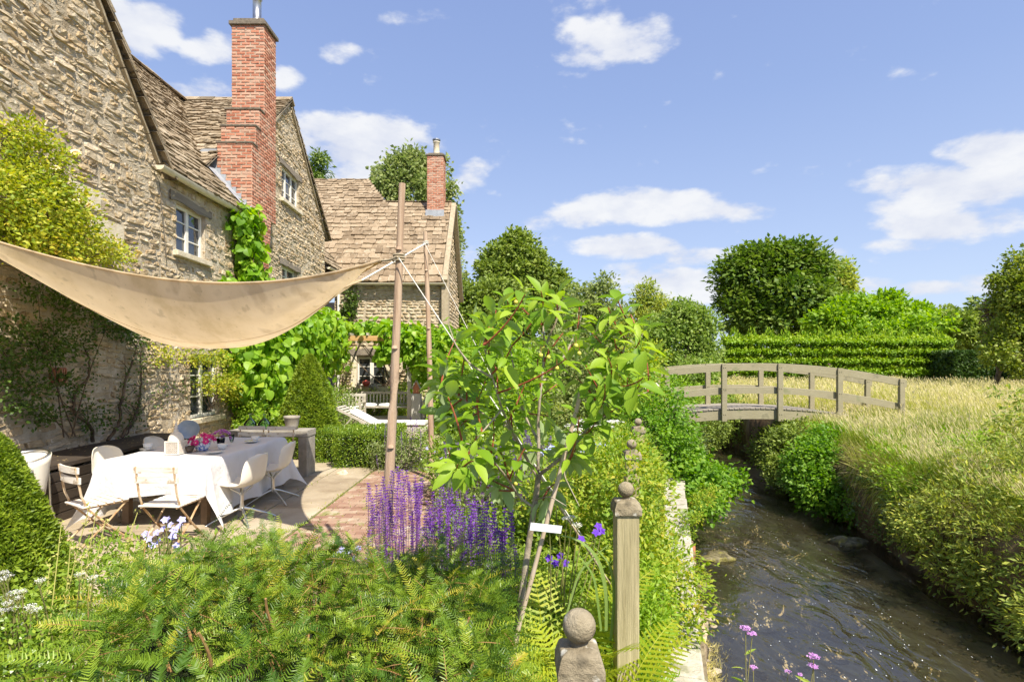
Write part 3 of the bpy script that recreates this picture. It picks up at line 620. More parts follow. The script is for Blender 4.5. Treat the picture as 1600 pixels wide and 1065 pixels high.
def bedz(Y, x):
    t = (x-XL(Y))/(XR(Y)-XL(Y)); z = -1.08-.10*np.sin(np.clip(t, 0, 1)*3.1)+.05*np.sin(x*3.1+Y*1.3)+.04*np.sin(x*1.7-Y*2.3)
    z = z+np.where(t < .22, (.22-t)*1.65*np.interp(Y, [0, 4.6, 6.2, 9], [1, .9, .35, .25]), 0)
    z = np.where(x < XL(Y)-.1, np.where(Y < 12.5, -1.4, -.03), z); return np.where(x > XR(Y)+.02, -1.1, z)
strip('stream_bed', lambda Y: np.concatenate(([XL(Y)-.25, XL(Y)-.03], np.linspace(XL(Y), XR(Y), 26), [XR(Y)+.1])), lambda Y, x: bedz(Y, x), BED)
def bankx(Y):
    w = .12*math.sin(Y*1.9)+.07*math.sin(Y*4.3+1); o = np.array([0, .05, .02, .0, -.02, .06, .28, .7, 1.3]); return XR(Y)+.05+o+w*np.array([.2, .6, 1, 1.2, 1.2, 1.2, .9, .4, 0])
def bankz(Y, x):
    tp = top_r(Y); return np.array([-1.15, -.92, -.7, -.45, -.15, tp-.18, tp-.04, tp, tp])
strip('river_bank', bankx, bankz, EARTH, noise=.02)
strip('meadow', lambda Y: np.concatenate((XR(Y)+1.3+np.array([0, .6, 1.5, 3, 5, 8, 12, 20]), [60, 120, 300, 700])), lambda Y, x: np.concatenate(([top_r(Y)-.005], np.full(7, top_r(Y)), np.full(4, .55))), TURF)
# left earth bank past the wall
def lb(Y): return [-.03, -.05, -.4, -.95, -1.2]
g = MB(); P = np.array([[(XL(Y)-.25+dx, Y, z) for dx, z in zip((-.3, 0, .12, .22, .3), lb(Y))] for Y in np.arange(12.3, 60, .5)]); grid(g, P.transpose(1, 0, 2)); tag(g.build('river_bank', EARTH, smooth=True), kind='structure')
# water
WATER = bpy.data.materials.new('stream_water'); WATER.use_nodes = True
nt = WATER.node_tree; N_, L_ = nt.nodes, nt.links; N_.clear()
def wnode(t): return N_.new(t)
ow = wnode('ShaderNodeOutputMaterial'); mx = wnode('ShaderNodeMixShader'); trn = wnode('ShaderNodeBsdfTransparent'); gl = wnode('ShaderNodeBsdfGlossy'); fr_ = wnode('ShaderNodeFresnel')
trn.inputs[0].default_value = (.93, .90, .76, 1); gl.inputs['Roughness'].default_value = .03; fr_.inputs[0].default_value = 1.85
tc = wnode('ShaderNodeTexCoord'); m1 = wnode('ShaderNodeMapping'); m1.inputs['Rotation'].default_value = (0, 0, R(-20)); m1.inputs['Scale'].default_value = (1.7, .85, 1); m1.inputs['Rotation'].default_value = (0, 0, R(18))
nw = wnode('ShaderNodeTexNoise'); nw.inputs['Scale'].default_value = 2.1; nw.inputs['Detail'].default_value = 3; nw.inputs['Distortion'].default_value = .7
nw2 = wnode('ShaderNodeTexNoise'); nw2.inputs['Scale'].default_value = 9; nw2.inputs['Detail'].default_value = 4; nw2.inputs['Distortion'].default_value = .5
ad = wnode('ShaderNodeMath'); ad.operation = 'MULTIPLY_ADD'; ad.inputs[1].default_value = .13
bpw = wnode('ShaderNodeBump'); bpw.inputs['Strength'].default_value = .6; bpw.inputs['Distance'].default_value = .06
L_.new(tc.outputs['Object'], m1.inputs[0]); L_.new(m1.outputs[0], nw.inputs['Vector']); L_.new(m1.outputs[0], nw2.inputs['Vector'])
L_.new(nw2.outputs['Fac'], ad.inputs[0]); L_.new(nw.outputs['Fac'], ad.inputs[2]); L_.new(ad.outputs[0], bpw.inputs['Height'])
for q in (gl, fr_): L_.new(bpw.outputs[0], q.inputs['Normal'])
dfw = wnode('ShaderNodeBsdfDiffuse'); dfw.inputs[0].default_value = (.24, .20, .11, 1); mxd = wnode('ShaderNodeMixShader'); mxd.inputs[0].default_value = .10
L_.new(trn.outputs[0], mxd.inputs[1]); L_.new(dfw.outputs[0], mxd.inputs[2])
L_.new(fr_.outputs[0], mx.inputs[0]); L_.new(mxd.outputs[0], mx.inputs[1]); L_.new(gl.outputs[0], mx.inputs[2]); L_.new(mx.outputs[0], ow.inputs[0])
strip('water', lambda Y: np.linspace(XL(Y)-.03, XR(Y)+.1, 8), lambda Y, x: np.full(8, WZ), WATER)
g = MB(); n = 900; Yp = 3.2+9*rng.random(n)**1.2; tp = rng.random(n)**1.6*.9+.02; Xp = XL(Yp)+tp*(XR(Yp)-XL(Yp)); uu, vv = np.meshgrid(np.linspace(0, 2*math.pi, 8)[:-1], np.linspace(-1.2, 1.4, 5)); ball = np.stack([np.cos(vv)*np.cos(uu), np.cos(vv)*np.sin(uu), np.sin(vv)], -1).reshape(-1, 3)
ii = np.arange(4)[:, None]*7; jj = np.arange(7)[None]; fb = np.stack([ii+jj, ii+(jj+1) % 7, ii+7+(jj+1) % 7, ii+7+jj], -1).reshape(-1, 4); sz = (.012+.05*rng.random(n)**3)[:, None, None]*(.7+.6*rng.random((n, 1, 3)))*np.array((1.2, 1, .5))
Vp = ball[None]*sz*(1+.15*rng.normal(size=(n, len(ball), 1)))+np.stack([Xp, Yp, bedz(Yp, Xp)+.01], -1)[:, None]; g.add(Vp.reshape(-1, 3), (fb[None]+(np.arange(n)*len(ball))[:, None, None]).reshape(-1, 4), np.repeat(rng.random(n), len(fb)))
tag(g.build('river_pebbles', mat('pebble', [(.10,.08,.05),(.28,.22,.14),(.46,.40,.30)], scale=9, rnd=.8, rough=.7), smooth=True), kind='stuff')
# foam flecks are carried by the water
FOAM = mat('foam', [(.75,.77,.76)], rough=.6)
g = MB(); n = 240; Yf = 4.6+6.2*rng.random(n)**1.3; tf = np.clip(.5+.22*rng.normal(size=n), .12, .93); xf = XL(Yf)+tf*(XR(Yf)-XL(Yf))
leaves(g, np.stack([xf, Yf, np.full(n, WZ+.006)], -1), np.stack([.4+.3*rng.normal(size=n), np.ones(n), np.zeros(n)], -1), np.tile((0, 0, 1.), (n, 1)), .008+.022*rng.random(n)**3, .004+.008*rng.random(n)**2, 'needle')
tag(g.build('foam', FOAM), kind='stuff')
# retaining wall with stone coping
RW = thing('retaining_wall', 'low rubble retaining wall with pale stone coping along the left edge of the stream', 'wall', (XL(5), 5, -.9))
sl = nrm((.29, 1, 0)); wf = frame((XL(-1.5)-.10, -1.5, -1.3), sl, (0, 0, 1)); WL = 14.4
g = MB(); backing(g, wf, 0, 1.25, lambda v: [(0, WL)], step=.4, mi=1); stones(g, wf, 0, 1.25, lambda v: [(0, WL)], hr=(.09, .2), wr=(.2, .55), depth=.07, rough=.02, gap=.03, jit=.015)
g.build('stonework', [STONE, MORTAR], RW, smooth=True)
g = MB(); u = 0; sn = np.array((sl[1], -sl[0], 0))
while u < WL:
    w = .45+.5*rng.random(); c = wf[0]+sl*(u+w/2)-sn*.075; j = rng.normal(size=3)*.008
    obox(g, (c[0]+j[0], c[1], -.035+j[1]), sl+sn*rng.normal()*.015, -sn, (0, 0, 1), w-.02, .29+j[2], .09); u += w
g.build('coping', mat('coping_stone', [(.30,.27,.21),(.46,.42,.34),(.58,.54,.46)], scale=10, rnd=.3, rough=.9, bump=.8, bscale=25, speck=[((.2,.2,.1), 7, .58, .6), ((.7,.68,.6), 20, .66, .7)]), RW, bevel=.014)
# terracotta pipe end let into the wall
PT = mat('terracotta', [(.40,.14,.07),(.50,.20,.11)], scale=12, rough=.8, bump=.2)
g = MB(); c = at(1077, 864, 5.8); 
th2 = np.arange(20)*2*math.pi/20
for r0, r1, a, b in ((.085, .085, -.2, .06), (.07, .07, .06, -.2)): tube(g, [c+sn*a, c+sn*b], [r0, r1], 20, cap=False)
ring = np.array([[c+sn*.06+(sl*math.cos(t)+np.array((0, 0, 1))*math.sin(t))*r for t in np.append(th2, 0)] for r in (.07, .085)]); grid(g, ring)
tag(g.build('drain_pipe', PT, smooth=False), 'short red terracotta drain pipe poking out of the wall above the water', 'pipe')
# rocks in the stream
ROCK = mat('stream_rock', [(.05,.045,.025),(.14,.12,.06),(.26,.22,.13)], scale=12, rough=.6, bump=1., bscale=20, speck=((.22,.20,.05), 8, .5, .8))
def rock(c, r, sq, seed):
    g = MB(); k = np.random.default_rng(seed); u = np.linspace(0, 2*math.pi, 23); v = np.linspace(-1.4, 1.57, 12); ph = k.random(8)*6
    P = []
    for b in v:
        row = []
        for a in u[:-1]:
            d = np.array((math.cos(b)*math.cos(a), math.cos(b)*math.sin(a), math.sin(b)))
            q = 1+.2*math.sin(2.1*d[0]*2+ph[0]+d[1]*2)+.14*math.sin(5*d[1]+ph[1]+3*d[2])+.1*math.sin(9*d[0]+ph[2])+.05*math.sin(17*d[1]+ph[3]+9*d[0])
            row.append(np.array(c)+d*q*np.array(r))
        row.append(row[0]); P.append(row)
    grid(g, P); return g
for (px, py, r, l) in ((1326, 848, (.24, .15, .09), 'mossy yellowish stone breaking the surface in midstream'), (1122, 872, (.22, .16, .07), 'brown stone with twigs at the water edge below the drain pipe'), (1100, 802, (.13, .1, .06), 'small dark stone in shallow water beyond the drain pipe'), (1090, 915, (.11, .16, .07), 'pale yellowish stone against the foot of the retaining wall')):
    c = gnd(px, py, WZ); tag(rock(c, r, 1, px).build('stone', ROCK, smooth=True), l, 'stone')
# ---------------------------------------------------------------- terrace
SLAB = mat('terrace_flagstone', [(.24,.185,.12),(.33,.265,.18),(.41,.34,.24),(.47,.40,.30)], scale=3, rnd=.45, rough=.85, bump=.35, bscale=25, speck=[((.16,.13,.09), 7, .62, .45), ((.6,.56,.48), 22, .68, .6)])
MOSS = mat('mossy_joint', [(.13,.11,.06),(.14,.17,.04),(.22,.24,.07)], scale=16, rough=.95, bump=.8)
g = MB()
for (x0, x1, off) in ((-6.0, -5.1, .2), (-5.1, -4.35, .55), (-4.35, -3.67, .1), (-3.67, -2.95, .35), (-2.95, -2.31, .02)):
    y = 2.5+off
    while y < 12.2:
        l = .72+.22*rng.random(); z = .022+rng.normal()*.0015
        box(g, (x0+.008, y+.007, -.05), (x1-.008, y+l-.007, z)); y += l
tag(g.build('terrace', SLAB, bevel=.006), kind='structure')
g = MB(); g.add([(-6.05, 2.5, .008), (-2.3, 2.5, .008), (-2.3, 12.9, .008), (-6.05, 12.9, .008)], [0, 1, 2, 3]); tag(g.build('terrace_joints', MOSS), kind='structure')
PBR = mat('path_brick', [(.20,.11,.075),(.29,.17,.12),(.35,.235,.165),(.40,.32,.235)], scale=6, rnd=.7, rough=.9, bump=.6, bscale=40, speck=[((.19,.21,.05), 3.2, .60, .75), ((.5,.42,.32), 6, .6, .6)])
g = MB(); y = 2.7; r_ = 0
while y < 9.0:
    x = -2.29-(.11 if r_ % 2 else 0)
    while x < -.55:
        a, b = max(x, -2.29)+.004, min(x+.22, -.5)-.004
        if b-a > .03: box(g, (a, y+.004, -.04), (b, y+.104-.004, .018+rng.normal()*.002))
        x += .22
    y += .104; r_ += 1
tag(g.build('brick_path', PBR, bevel=.004), kind='structure')
g = MB(); g.add([(-2.3, 2.7, .006), (-.5, 2.7, .006), (-.5, 9, .006), (-2.3, 9, .006)], [0, 1, 2, 3]); tag(g.build('path_joints', MOSS), kind='structure')
GP = mat('gravel_path', [(.34,.26,.17),(.45,.37,.26),(.52,.45,.34)], scale=30, rough=.95, bump=.8, bscale=60, speck=[((.17,.2,.05), 3, .6, .7)])
g = MB(); g.add([(-2.3, 9, .004), (.3, 9, .004), (-.4, 13, .004), (-1.6, 19, .004), (-5.9, 19, .004), (-5.9, 12.95, .004), (-2.3, 12.95, .004)], [0, 1, 2, 3, 4, 5, 6])
tag(g.build('gravel_path', GP), kind='structure')
# tufts in the joints
g = MB(); n = 1500; cy_ = rng.choice([-2.3, -2.95, -3.67, -1.9, -1.5, -1.1], n, p=[.34, .1, .06, .2, .15, .15]); X = cy_+rng.normal(size=n)*np.where(cy_ > -2.2, .25, .03); Y = 4.3+7*rng.random(n); Y = Y+.12*np.sin(Y*9)
leaves(g, np.stack([X, Y, np.full(n, .012)], -1), unit(n)*.8+np.array((0, 0, .6)), unit(n), .02+.03*rng.random(n), .008, 'quad')
tag(g.build('path_weeds', leafmat('weed_leaf', [(.13,.19,.03),(.30,.36,.06),(.42,.42,.10)])), kind='stuff')
# ---------------------------------------------------------------- timber deck beside the house
DECK = mat('dark_decking', [(.030,.022,.016),(.055,.042,.032),(.085,.068,.054)], scale=8, stretch=(2, .2, 1), rough=.6, bump=.3, rnd=.4)
DK = thing('raised_deck', 'dark brown timber platform with boarded front between the house wall and dining table', 'deck', (-5.5, 7, 0))
g = MB(); da, db = np.array((-4.98, 4.6, 0)), np.array((-5.22, 8.9, 0)); dd = nrm(db-da)
for k in range(5): beam(g, da+(0, 0, .06+k*.118), db+(0, 0, .06+k*.118), .03, .108)
g.build('front_boarding', DECK, DK, bevel=.004)
g = MB()
for k in range(8):
    t0 = k/8; a0 = da*(1-t0)+np.array((wx(4.6)+.12, 4.6, 0))*t0; b0 = db*(1-t0)+np.array((wx(8.9)+.12, 8.9, 0))*t0
    beam(g, a0+(-.05, 0, .645), b0+(-.05, 0, .645), .108, .028)
g.build('top_boarding', DECK, DK, bevel=.003)
g = MB(); beam(g, da+(.0, 0, .645), db+(.0, 0, .645), .055, .05); g.build('edge_trim', DECK, DK, bevel=.006)
g = MB(); beam(g, (db[0], 8.9, .32), (wx(8.9)+.06, 8.9, .32), .03, .6); g.build('end_boarding', DECK, DK)
# fallen petals on the deck
g = MB(); n = 70; q = rng.random(n); Y = 5.4+3.3*rng.random(n); X = -5.15-.75*q
leaves(g, np.stack([X, Y, np.full(n, .663)], -1), unit(n)*np.array((1, 1, .05)), np.tile((0, 0, 1.), (n, 1)), .03, .022, 'quad')
tag(g.build('fallen_petals', leafmat('petal', [(.55,.42,.12),(.62,.52,.28),(.2,.1,.03)], .1)), kind='stuff')
# ---------------------------------------------------------------- dining table and cloth
TX0, TX1, TY0, TY1, TZ = -4.40, -3.22, 5.78, 7.72, .75
TW = mat('table_timber', [(.12,.075,.045),(.22,.15,.09)], scale=6, stretch=(1, .2, 1), rough=.7)
T = thing('dining_table', 'long garden dining table almost hidden under a white cloth, only its legs showing', 'table', ((TX0+TX1)/2, (TY0+TY1)/2, 0))
g = MB(); box(g, (TX0+.01, TY0+.01, TZ-.05), (TX1-.01, TY1-.01, TZ-.008)); g.build('tabletop', TW, T)
for sx in (TX0+.16, TX1-.16):
    for sy in (TY0+.22, TY1-.22):
        g = MB(); beam(g, (sx, sy, .022), (sx, sy, TZ-.05), .07, .07); g.build('leg', TW, T)
CLOTH = mat('white_linen', [(.70,.69,.69),(.76,.75,.75)], scale=3, rough=.9, bump=.7, bscale=7, bdist=.035, spec=.1, transl=.16)
g = MB(); ox, oyn, oyf = .60, .36, .42
us = np.concatenate([np.linspace(-ox, 0, 14)[:-1]+TX0, np.linspace(TX0, TX1, 26), np.linspace(0, ox, 14)[1:]+TX1]); vs = np.concatenate([np.linspace(-oyn, 0, 11)[:-1]+TY0, np.linspace(TY0, TY1, 40), np.linspace(0, oyf, 11)[1:]+TY1])
P = np.zeros((len(us), len(vs), 3))
for i, u in enumerate(us):
    for j, v in enumerate(vs):
        du = max(TX0-u, 0, u-TX1); dv = max(TY0-v, 0, v-TY1); su = -1 if u < TX0 else 1; sv_ = -1 if v < TY0 else 1
        cu, cv = min(max(u, TX0), TX1), min(max(v, TY0), TY1)
        if du == 0 and dv == 0: P[i, j] = (u, v, TZ+.004+.003*math.sin(u*9+v*5)+.002*math.sin(v*13)); continue
        d = math.hypot(du, dv) if (du and dv) else max(du, dv)
        drop = min(d, TZ-.035)
        if du and dv:
            th_ = math.atan2(dv, du); fold = abs(math.sin(2*th_)); o_ = .03+drop*(.10+.34*fold*(d/.7))
            P[i, j] = (cu+su*math.cos(th_)*o_*.9, cv+sv_*math.sin(th_)*o_*.9, TZ+.004-drop)
        elif du:
            P[i, j] = (cu+su*(.012+drop*(.10+.075*math.sin(v*8.5+su*.9)+.03*math.sin(v*19))), cv+.02*math.sin(v*11)*drop, TZ+.004-drop*(1-.02*math.sin(v*6)))
        else:
            P[i, j] = (cu+.02*math.sin(u*12)*drop, cv+sv_*(.012+drop*(.12+.08*math.sin(u*9+1)+.03*math.sin(u*21))), TZ+.004-drop*(1-.05*math.sin(u*5)))
grid(g, P); TC = g.build('tablecloth', CLOTH, smooth=True); tag(TC, 'white linen cloth draped over the dining table, its front corners trailing to the flagstones', 'tablecloth')
sm = TC.modifiers.new('sub', 'SUBSURF'); sm.levels = 1; sm.render_levels = 1
# ---------------------------------------------------------------- chairs
SHELL = mat('white_shell', [(.72,.67,.56),(.77,.72,.62)], rough=.35, spec=.4)
ALU = mat('brushed_aluminium', [(.62,.62,.60),(.72,.72,.70)], rough=.28, metal=1.)
def shell_chair(label, loc, rot, group):
    t = thing('shell_chair', label, 'chair', (0, 0, 0), group)
    pr = np.array([(.235,.425,.18),(.215,.437,.205),(.12,.43,.23),(.0,.42,.24),(-.10,.425,.242),(-.165,.455,.24),(-.205,.52,.235),(-.23,.60,.228),(-.255,.69,.215),(-.27,.745,.185),(-.277,.775,.13),(-.28,.787,.05)])
    tt = np.linspace(-1, 1, 15); P = np.zeros((len(pr), 15, 3)); K = len(pr)
    for i, (y, z, w) in enumerate(pr):
        s = i/(K-1); back = min(max((s-.35)/.3, 0), 1)
        for j, x in enumerate(tt):
            e = abs(x)**3; P[i, j] = (w*x*(1-.05*e), y+back*.085*e*(1 if s < .9 else .5), z+(1-back)*.045*e)
    g = MB(); grid(g, P); o = g.build('shell', SHELL, t, smooth=True); so = o.modifiers.new('solid', 'SOLIDIFY'); so.thickness = .009; so.offset = 1; sb = o.modifiers.new('sub', 'SUBSURF'); sb.levels = 1; sb.render_levels = 1
    g = MB()
    for a in (45, 135, 225, 315): tube(g, [(0, -.01, .30), (.03*math.cos(R(a)), .03*math.sin(R(a))-.01, .345), (.13*math.cos(R(a)), .11*math.sin(R(a))-.01, .405)], .011, 8)
    tube(g, [(0, -.01, .17), (0, -.01, .35)], .021, 12); tube(g, [(0, -.01, .15), (0, -.01, .2)], .028, 12); g.build('stem', ALU, t, smooth=True)
    for a in (45, 135, 225, 315):
        g = MB(); c, s = math.cos(R(a)), math.sin(R(a)); tube(g, [(.0, -.01, .175), (.1*c, .1*s-.01, .145), (.3*c, .3*s-.01, .055), (.345*c, .345*s-.01, .03), (.352*c, .352*s-.01, .024)], [.016, .013, .010, .010, .012], 8); g.build('leg', ALU, t, smooth=True)
    t.location = tuple(float(x) for x in loc); t.rotation_euler = (0, 0, rot); return t
GC = 'white moulded chairs along the dining table'
s1 = shell_chair('nearer white shell chair with splayed metal legs on the path side of the table', (-3.04, 6.1, .0), R(82), GC)
dup(s1, (-3.08, 6.98, 0), R(95), 'farther white shell chair with splayed metal legs on the path side of the table', GC)
dup(s1, (-4.72, 6.55, 0), R(-100), 'nearer of two white shell chair backs on the deck side of the table', GC)
dup(s1, (-4.72, 7.45, 0), R(-92), 'farther white shell chair back on the deck side, behind the lantern', GC)
SLATW = mat('flaking_white_slats', [(.50,.42,.32),(.70,.64,.55),(.76,.72,.66)], scale=11, stretch=(.4, 2, 2), rough=.8, bump=.3, rnd=.2, contrast=(.36, .56), speck=((.36,.27,.17), 14, .60, .8))
RUST = mat('rusty_cream_iron', [(.26,.13,.05),(.48,.33,.18),(.64,.54,.40)], scale=14, rough=.7, bump=.2)
def folding_chair(label, loc, rot, group):
    t = thing('folding_chair', label, 'chair', (0, 0, 0), group)
    for s in (-1, 1):
        g = MB(); tube(g, [(s*.185, .23, .03), (s*.185, .02, .24), (s*.185, -.15, .43), (s*.185, -.20, .56), (s*.185, -.245, .83)], .010, 6); g.build('upright', RUST, t)
        g = MB(); tube(g, [(s*.165, -.25, .03), (s*.165, .0, .25), (s*.165, .17, .43)], .010, 6); g.build('leg', RUST, t)
    g = MB()
    for k in range(6): obox(g, (0, -.17+k*.066, .452+.002*k), (1, 0, 0), (0, 1, 0), (0, 0, 1), .40, .052, .016)
    g.build('seat', SLATW, t, bevel=.004)
    g = MB()
    for s in (-1, 1): tube(g, [(s*.175, -.19, .438), (s*.175, .19, .442)], .009, 6)
    for y, z in ((.2, .05), (-.22, .06), (.02, .23)): tube(g, [(-.17, y, z), (.17, y, z)], .007, 6)
    g.build('frame', RUST, t)
    for z, y in ((.80, -.232), (.705, -.218)):
        g = MB(); th_ = np.linspace(-1, 1, 9); P = np.array([[(x*.21, y-.02*(1-x*x)+dy, z+dz) for (dy, dz) in ((.008, -.03), (.008, .03), (-.008, .03), (-.008, -.03), (.008, -.03))] for x in th_]); grid(g, P)
        g.add(P[0, :4], [0, 1, 2, 3]); g.add(P[-1, :4], [3, 2, 1, 0]); g.build('back_slat', SLATW, t)
    t.location = tuple(float(x) for x in loc); t.rotation_euler = (0, 0, rot); return t
GF = 'slatted folding chairs at the ends of the table'
f1 = folding_chair('flaky white folding chair turned sideways at the left front corner of the table', (-4.02, 5.28, .0), R(-32), GF)
dup(f1, (-3.28, 5.26, 0), R(-4), 'flaky white folding chair facing the front end of the table squarely', GF)
dup(f1, (-4.02, 8.14, 0), R(176), 'left of two brown slatted chair backs at the far end of the table', GF)
dup(f1, (-3.52, 8.10, 0), R(184), 'right one of two brown slatted chair backs at the far table end, by the urn', GF)
# tub armchair at the left edge
t = thing('tub_armchair', 'white tub armchair with bent tube arms behind the clipped yew at the far left', 'chair', (-4.88, 5.55, 0))
c0 = np.array((-4.98, 5.55, 0)); g = MB(); th_ = np.linspace(R(-40), R(220), 24)
P = np.array([[c0+np.array(((.15+.05*k)*math.cos(a), (.15+.05*k)*math.sin(a), .44+.38*k+.05*k*math.sin(a))) for k in np.linspace(0, 1, 7)] for a in th_]); grid(g, P); o = g.build('tub', SHELL, t, smooth=True); so = o.modifiers.new('s', 'SOLIDIFY'); so.thickness = .02
g = MB(); lathe(g, [(0, .40), (.14, .40), (.15, .42), (.14, .46), (0, .47)], c0, 20); g.build('seat', SHELL, t, smooth=True)
g = MB(); tube(g, P[:, -1], .014, 8)
for a in (R(-30), R(210), R(60), R(120)): tube(g, [c0+((.20*math.cos(a)), .20*math.sin(a), .72), c0+(.22*math.cos(a), .22*math.sin(a), .3), c0+(.27*math.cos(a), .30*math.sin(a), .024)], .012, 8)
g.build('frame', ALU, t, smooth=True)
# ---------------------------------------------------------------- on the table
ZT = TZ+.012
CERAM = mat('white_china', [(.78,.77,.72),(.82,.81,.77)], rough=.25, spec=.5)
def cup(c, label, cat='cup', r=.05, h=.06, m_=None):
    g = MB(); lathe(g, [(0, .0), (r*.5, 0), (r*.55, .006), (r*.85, h*.45), (r, h), (r*.94, h), (r*.78, h*.45), (r*.4, .012), (0, .01)], c, 24); tag(g.build('cup' if cat == 'cup' else 'bowl', m_ or CERAM, smooth=True), label, cat)
def saucer(c, label, r=.085):
    g = MB(); lathe(g, [(0, .0), (r*.55, 0), (r, .013), (r, .017), (r*.55, .006), (0, .006)], c, 28); tag(g.build('saucer', CERAM, smooth=True), label, 'saucer')
def onT(px, py, z=ZT): return gnd(px, py, z)
a = onT(231, 702); saucer(a, 'white saucer on the left side of the table, nearest the front chairs'); cup(a+(-.01, .02, .008), 'white cup on the left side of the table, nearest the front chairs', r=.055)
a = onT(336, 707); saucer(a, 'white saucer without a cup near the front right edge of the table'); a = onT(347, 701); cup(a, 'white bowl shaped cup right of the blue and white flower bowl', r=.06)
a = onT(393, 690); saucer(a, 'white saucer alone towards the far right of the table'); cup(a+(-.0, .1, .0), 'white cup beside a saucer towards the far right of the table', r=.055)
LW = mat('lantern_white', [(.62,.55,.46),(.74,.68,.60)], scale=20, rough=.6)
lc = onT(275, 708); L = thing('lantern', 'cream pierced metal lantern with a domed top and tall finial on the table', 'lantern', lc)
g = MB(); w = .075
for sx in (-1, 1):
    for sy in (-1, 1): obox(g, lc+(sx*w, sy*w, .075), (1, 0, 0), (0, 1, 0), (0, 0, 1), .014, .014, .15)
for z in (.006, .14): 
    for s in (-1, 1): obox(g, lc+(0, s*w, z), (1, 0, 0), (0, 1, 0), (0, 0, 1), .16, .012, .012); obox(g, lc+(s*w, 0, z), (1, 0, 0), (0, 1, 0), (0, 0, 1), .012, .16, .012)
for s in (-1, 1):
    for k in range(6):
        for q in range(5):
            x = -w+.0215+k*.0215; z = .026+q*.024
            for (dx, dz) in ((1, 1), (1, -1)):
                d = nrm((dx, 0, dz)); obox(g, lc+(x, s*w, z), d, (0, 1, 0), np.cross(d, (0, 1, 0)), .028, .006, .0045); d = nrm((0, dx, dz)); obox(g, lc+(s*w, x, z), d, (1, 0, 0), np.cross(d, (1, 0, 0)), .028, .006, .0045)
g.build('cage', LW, L)
g = MB(); lathe(g, [(.085, .15), (.08, .16), (.075, .19), (.055, .225), (.03, .245), (.02, .255)], lc, 16); g.build('dome', LW, L, smooth=True)
g = MB(); lathe(g, [(.02, .25), (.028, .265), (.012, .28), (.02, .30), (.009, .315), (.014, .335), (.005, .35), (.004, .42), (0, .43)], lc, 10); g.build('finial', LW, L, smooth=True)
cup(onT(296, 706), 'small dark brown bowl between the lantern and the pink flowers', 'bowl', r=.055, h=.07, m_=mat('brown_pottery', [(.05,.035,.025),(.11,.08,.06)], rough=.4))
def posy(mb, c, cols_n, r, h, size, mi0, petals=9):
    for k in range(cols_n):
        d = unit(1)[0]; d[2] = abs(d[2]); p = np.array(c)+d*np.array((r, r*.8, h)); nn = nrm(d+(0, -.5, .3)); a1 = nrm(np.cross(nn, (0, 0, 1))); a2 = np.cross(nn, a1)
        th_ = np.arange(petals)*2*math.pi/petals; D = a1*np.cos(th_)[:, None]+a2*np.sin(th_)[:, None]+nn*.25
        leaves(mb, np.tile(p, (petals, 1)), D, np.tile(nn, (petals, 1)), size, size*.8, 'oval', mi=mi0)
        leaves(mb, np.tile(p+nn*.004, (petals, 1)), D+nn*.6, np.tile(nn, (petals, 1)), size*.6, size*.5, 'quad', mi=mi0)
        leaves(mb, np.tile(p+nn*.01, (6, 1)), D[:6]+nn*.3, np.tile(nn, (6, 1)), size*.22, size*.22, 'quad', mi=mi0+1)
PINK = leafmat('pink_petal', [(.55,.02,.16),(.72,.05,.28),(.75,.14,.36)], .3); CREAMC = leafmat('cream_centre', [(.75,.70,.45),(.8,.76,.6)], .2); GRN = leafmat('stem_green', [(.08,.14,.03),(.16,.25,.05)], .3)
PURP = leafmat('purple_petal', [(.30,.05,.35),(.52,.12,.45),(.62,.3,.62),(.16,.06,.45)], .3)
BLUEW = mat('blue_and_white_china', [(.74,.76,.78),(.70,.72,.76),(.10,.16,.42),(.08,.12,.36)], pos=[0, .48, .56, 1], scale=34, rough=.25, spec=.5)
c = onT(316, 703); V_ = thing('flower_bowl', 'blue and white china bowl full of bright pink flowers on the table', 'flower bowl', c)
g = MB(); lathe(g, [(0, 0), (.06, 0), (.062, .012), (.075, .03), (.095, .10), (.088, .10), (.07, .035), (0, .03)], c, 28); g.build('bowl', BLUEW, V_, smooth=True)
g = MB(); posy(g, c+(0, 0, .10), 16, .135, .085, .038, 0); posy(g, c+(-.12, 0, .06), 3, .05, .06, .036, 0); g.build('flowers', [PINK, CREAMC], V_)
g = MB(); leaves(g, c+unit(14)*.04+(0, 0, .1), unit(14)*(1, 1, .3), unit(14)+(0, 0, 1), .07, .03, 'oval'); g.build('leaves', GRN, V_)
CG = bpy.data.materials.new('clear_glass'); CG.use_nodes = True; q = CG.node_tree; q.nodes.clear(); o_ = q.nodes.new('ShaderNodeOutputMaterial'); mz = q.nodes.new('ShaderNodeMixShader'); t_ = q.nodes.new('ShaderNodeBsdfTransparent'); t_.inputs[0].default_value = (.80,.88,.84,1); g_ = q.nodes.new('ShaderNodeBsdfGlossy'); g_.inputs['Roughness'].default_value = .03; lw = q.nodes.new('ShaderNodeLayerWeight'); lw.inputs[0].default_value = .25
q.links.new(lw.outputs['Fresnel'], mz.inputs[0]); q.links.new(t_.outputs[0], mz.inputs[1]); q.links.new(g_.outputs[0], mz.inputs[2]); q.links.new(mz.outputs[0], o_.inputs[0])
c = onT(345, 697); V_ = thing('flower_vase', 'small glass vase of purple and mauve flowers on the table', 'vase', c)
g = MB(); lathe(g, [(0, 0), (.04, 0), (.042, .05), (.05, .10), (.047, .10), (.038, .01), (0, .008)], c, 20); g.build('vase', CG, V_, smooth=True)
g = MB(); posy(g, c+(0, 0, .10), 16, .115, .10, .032, 0, 6); g.build('flowers', [PURP, CREAMC], V_)
g = MB()
for k in range(9):
    d = unit(1)[0]*(.05, .05, 0); tube(g, [c+(0, 0, .01)+d*.3, c+(0, 0, .13)+d], .002, 5)
g.build('stems', GRN, V_)
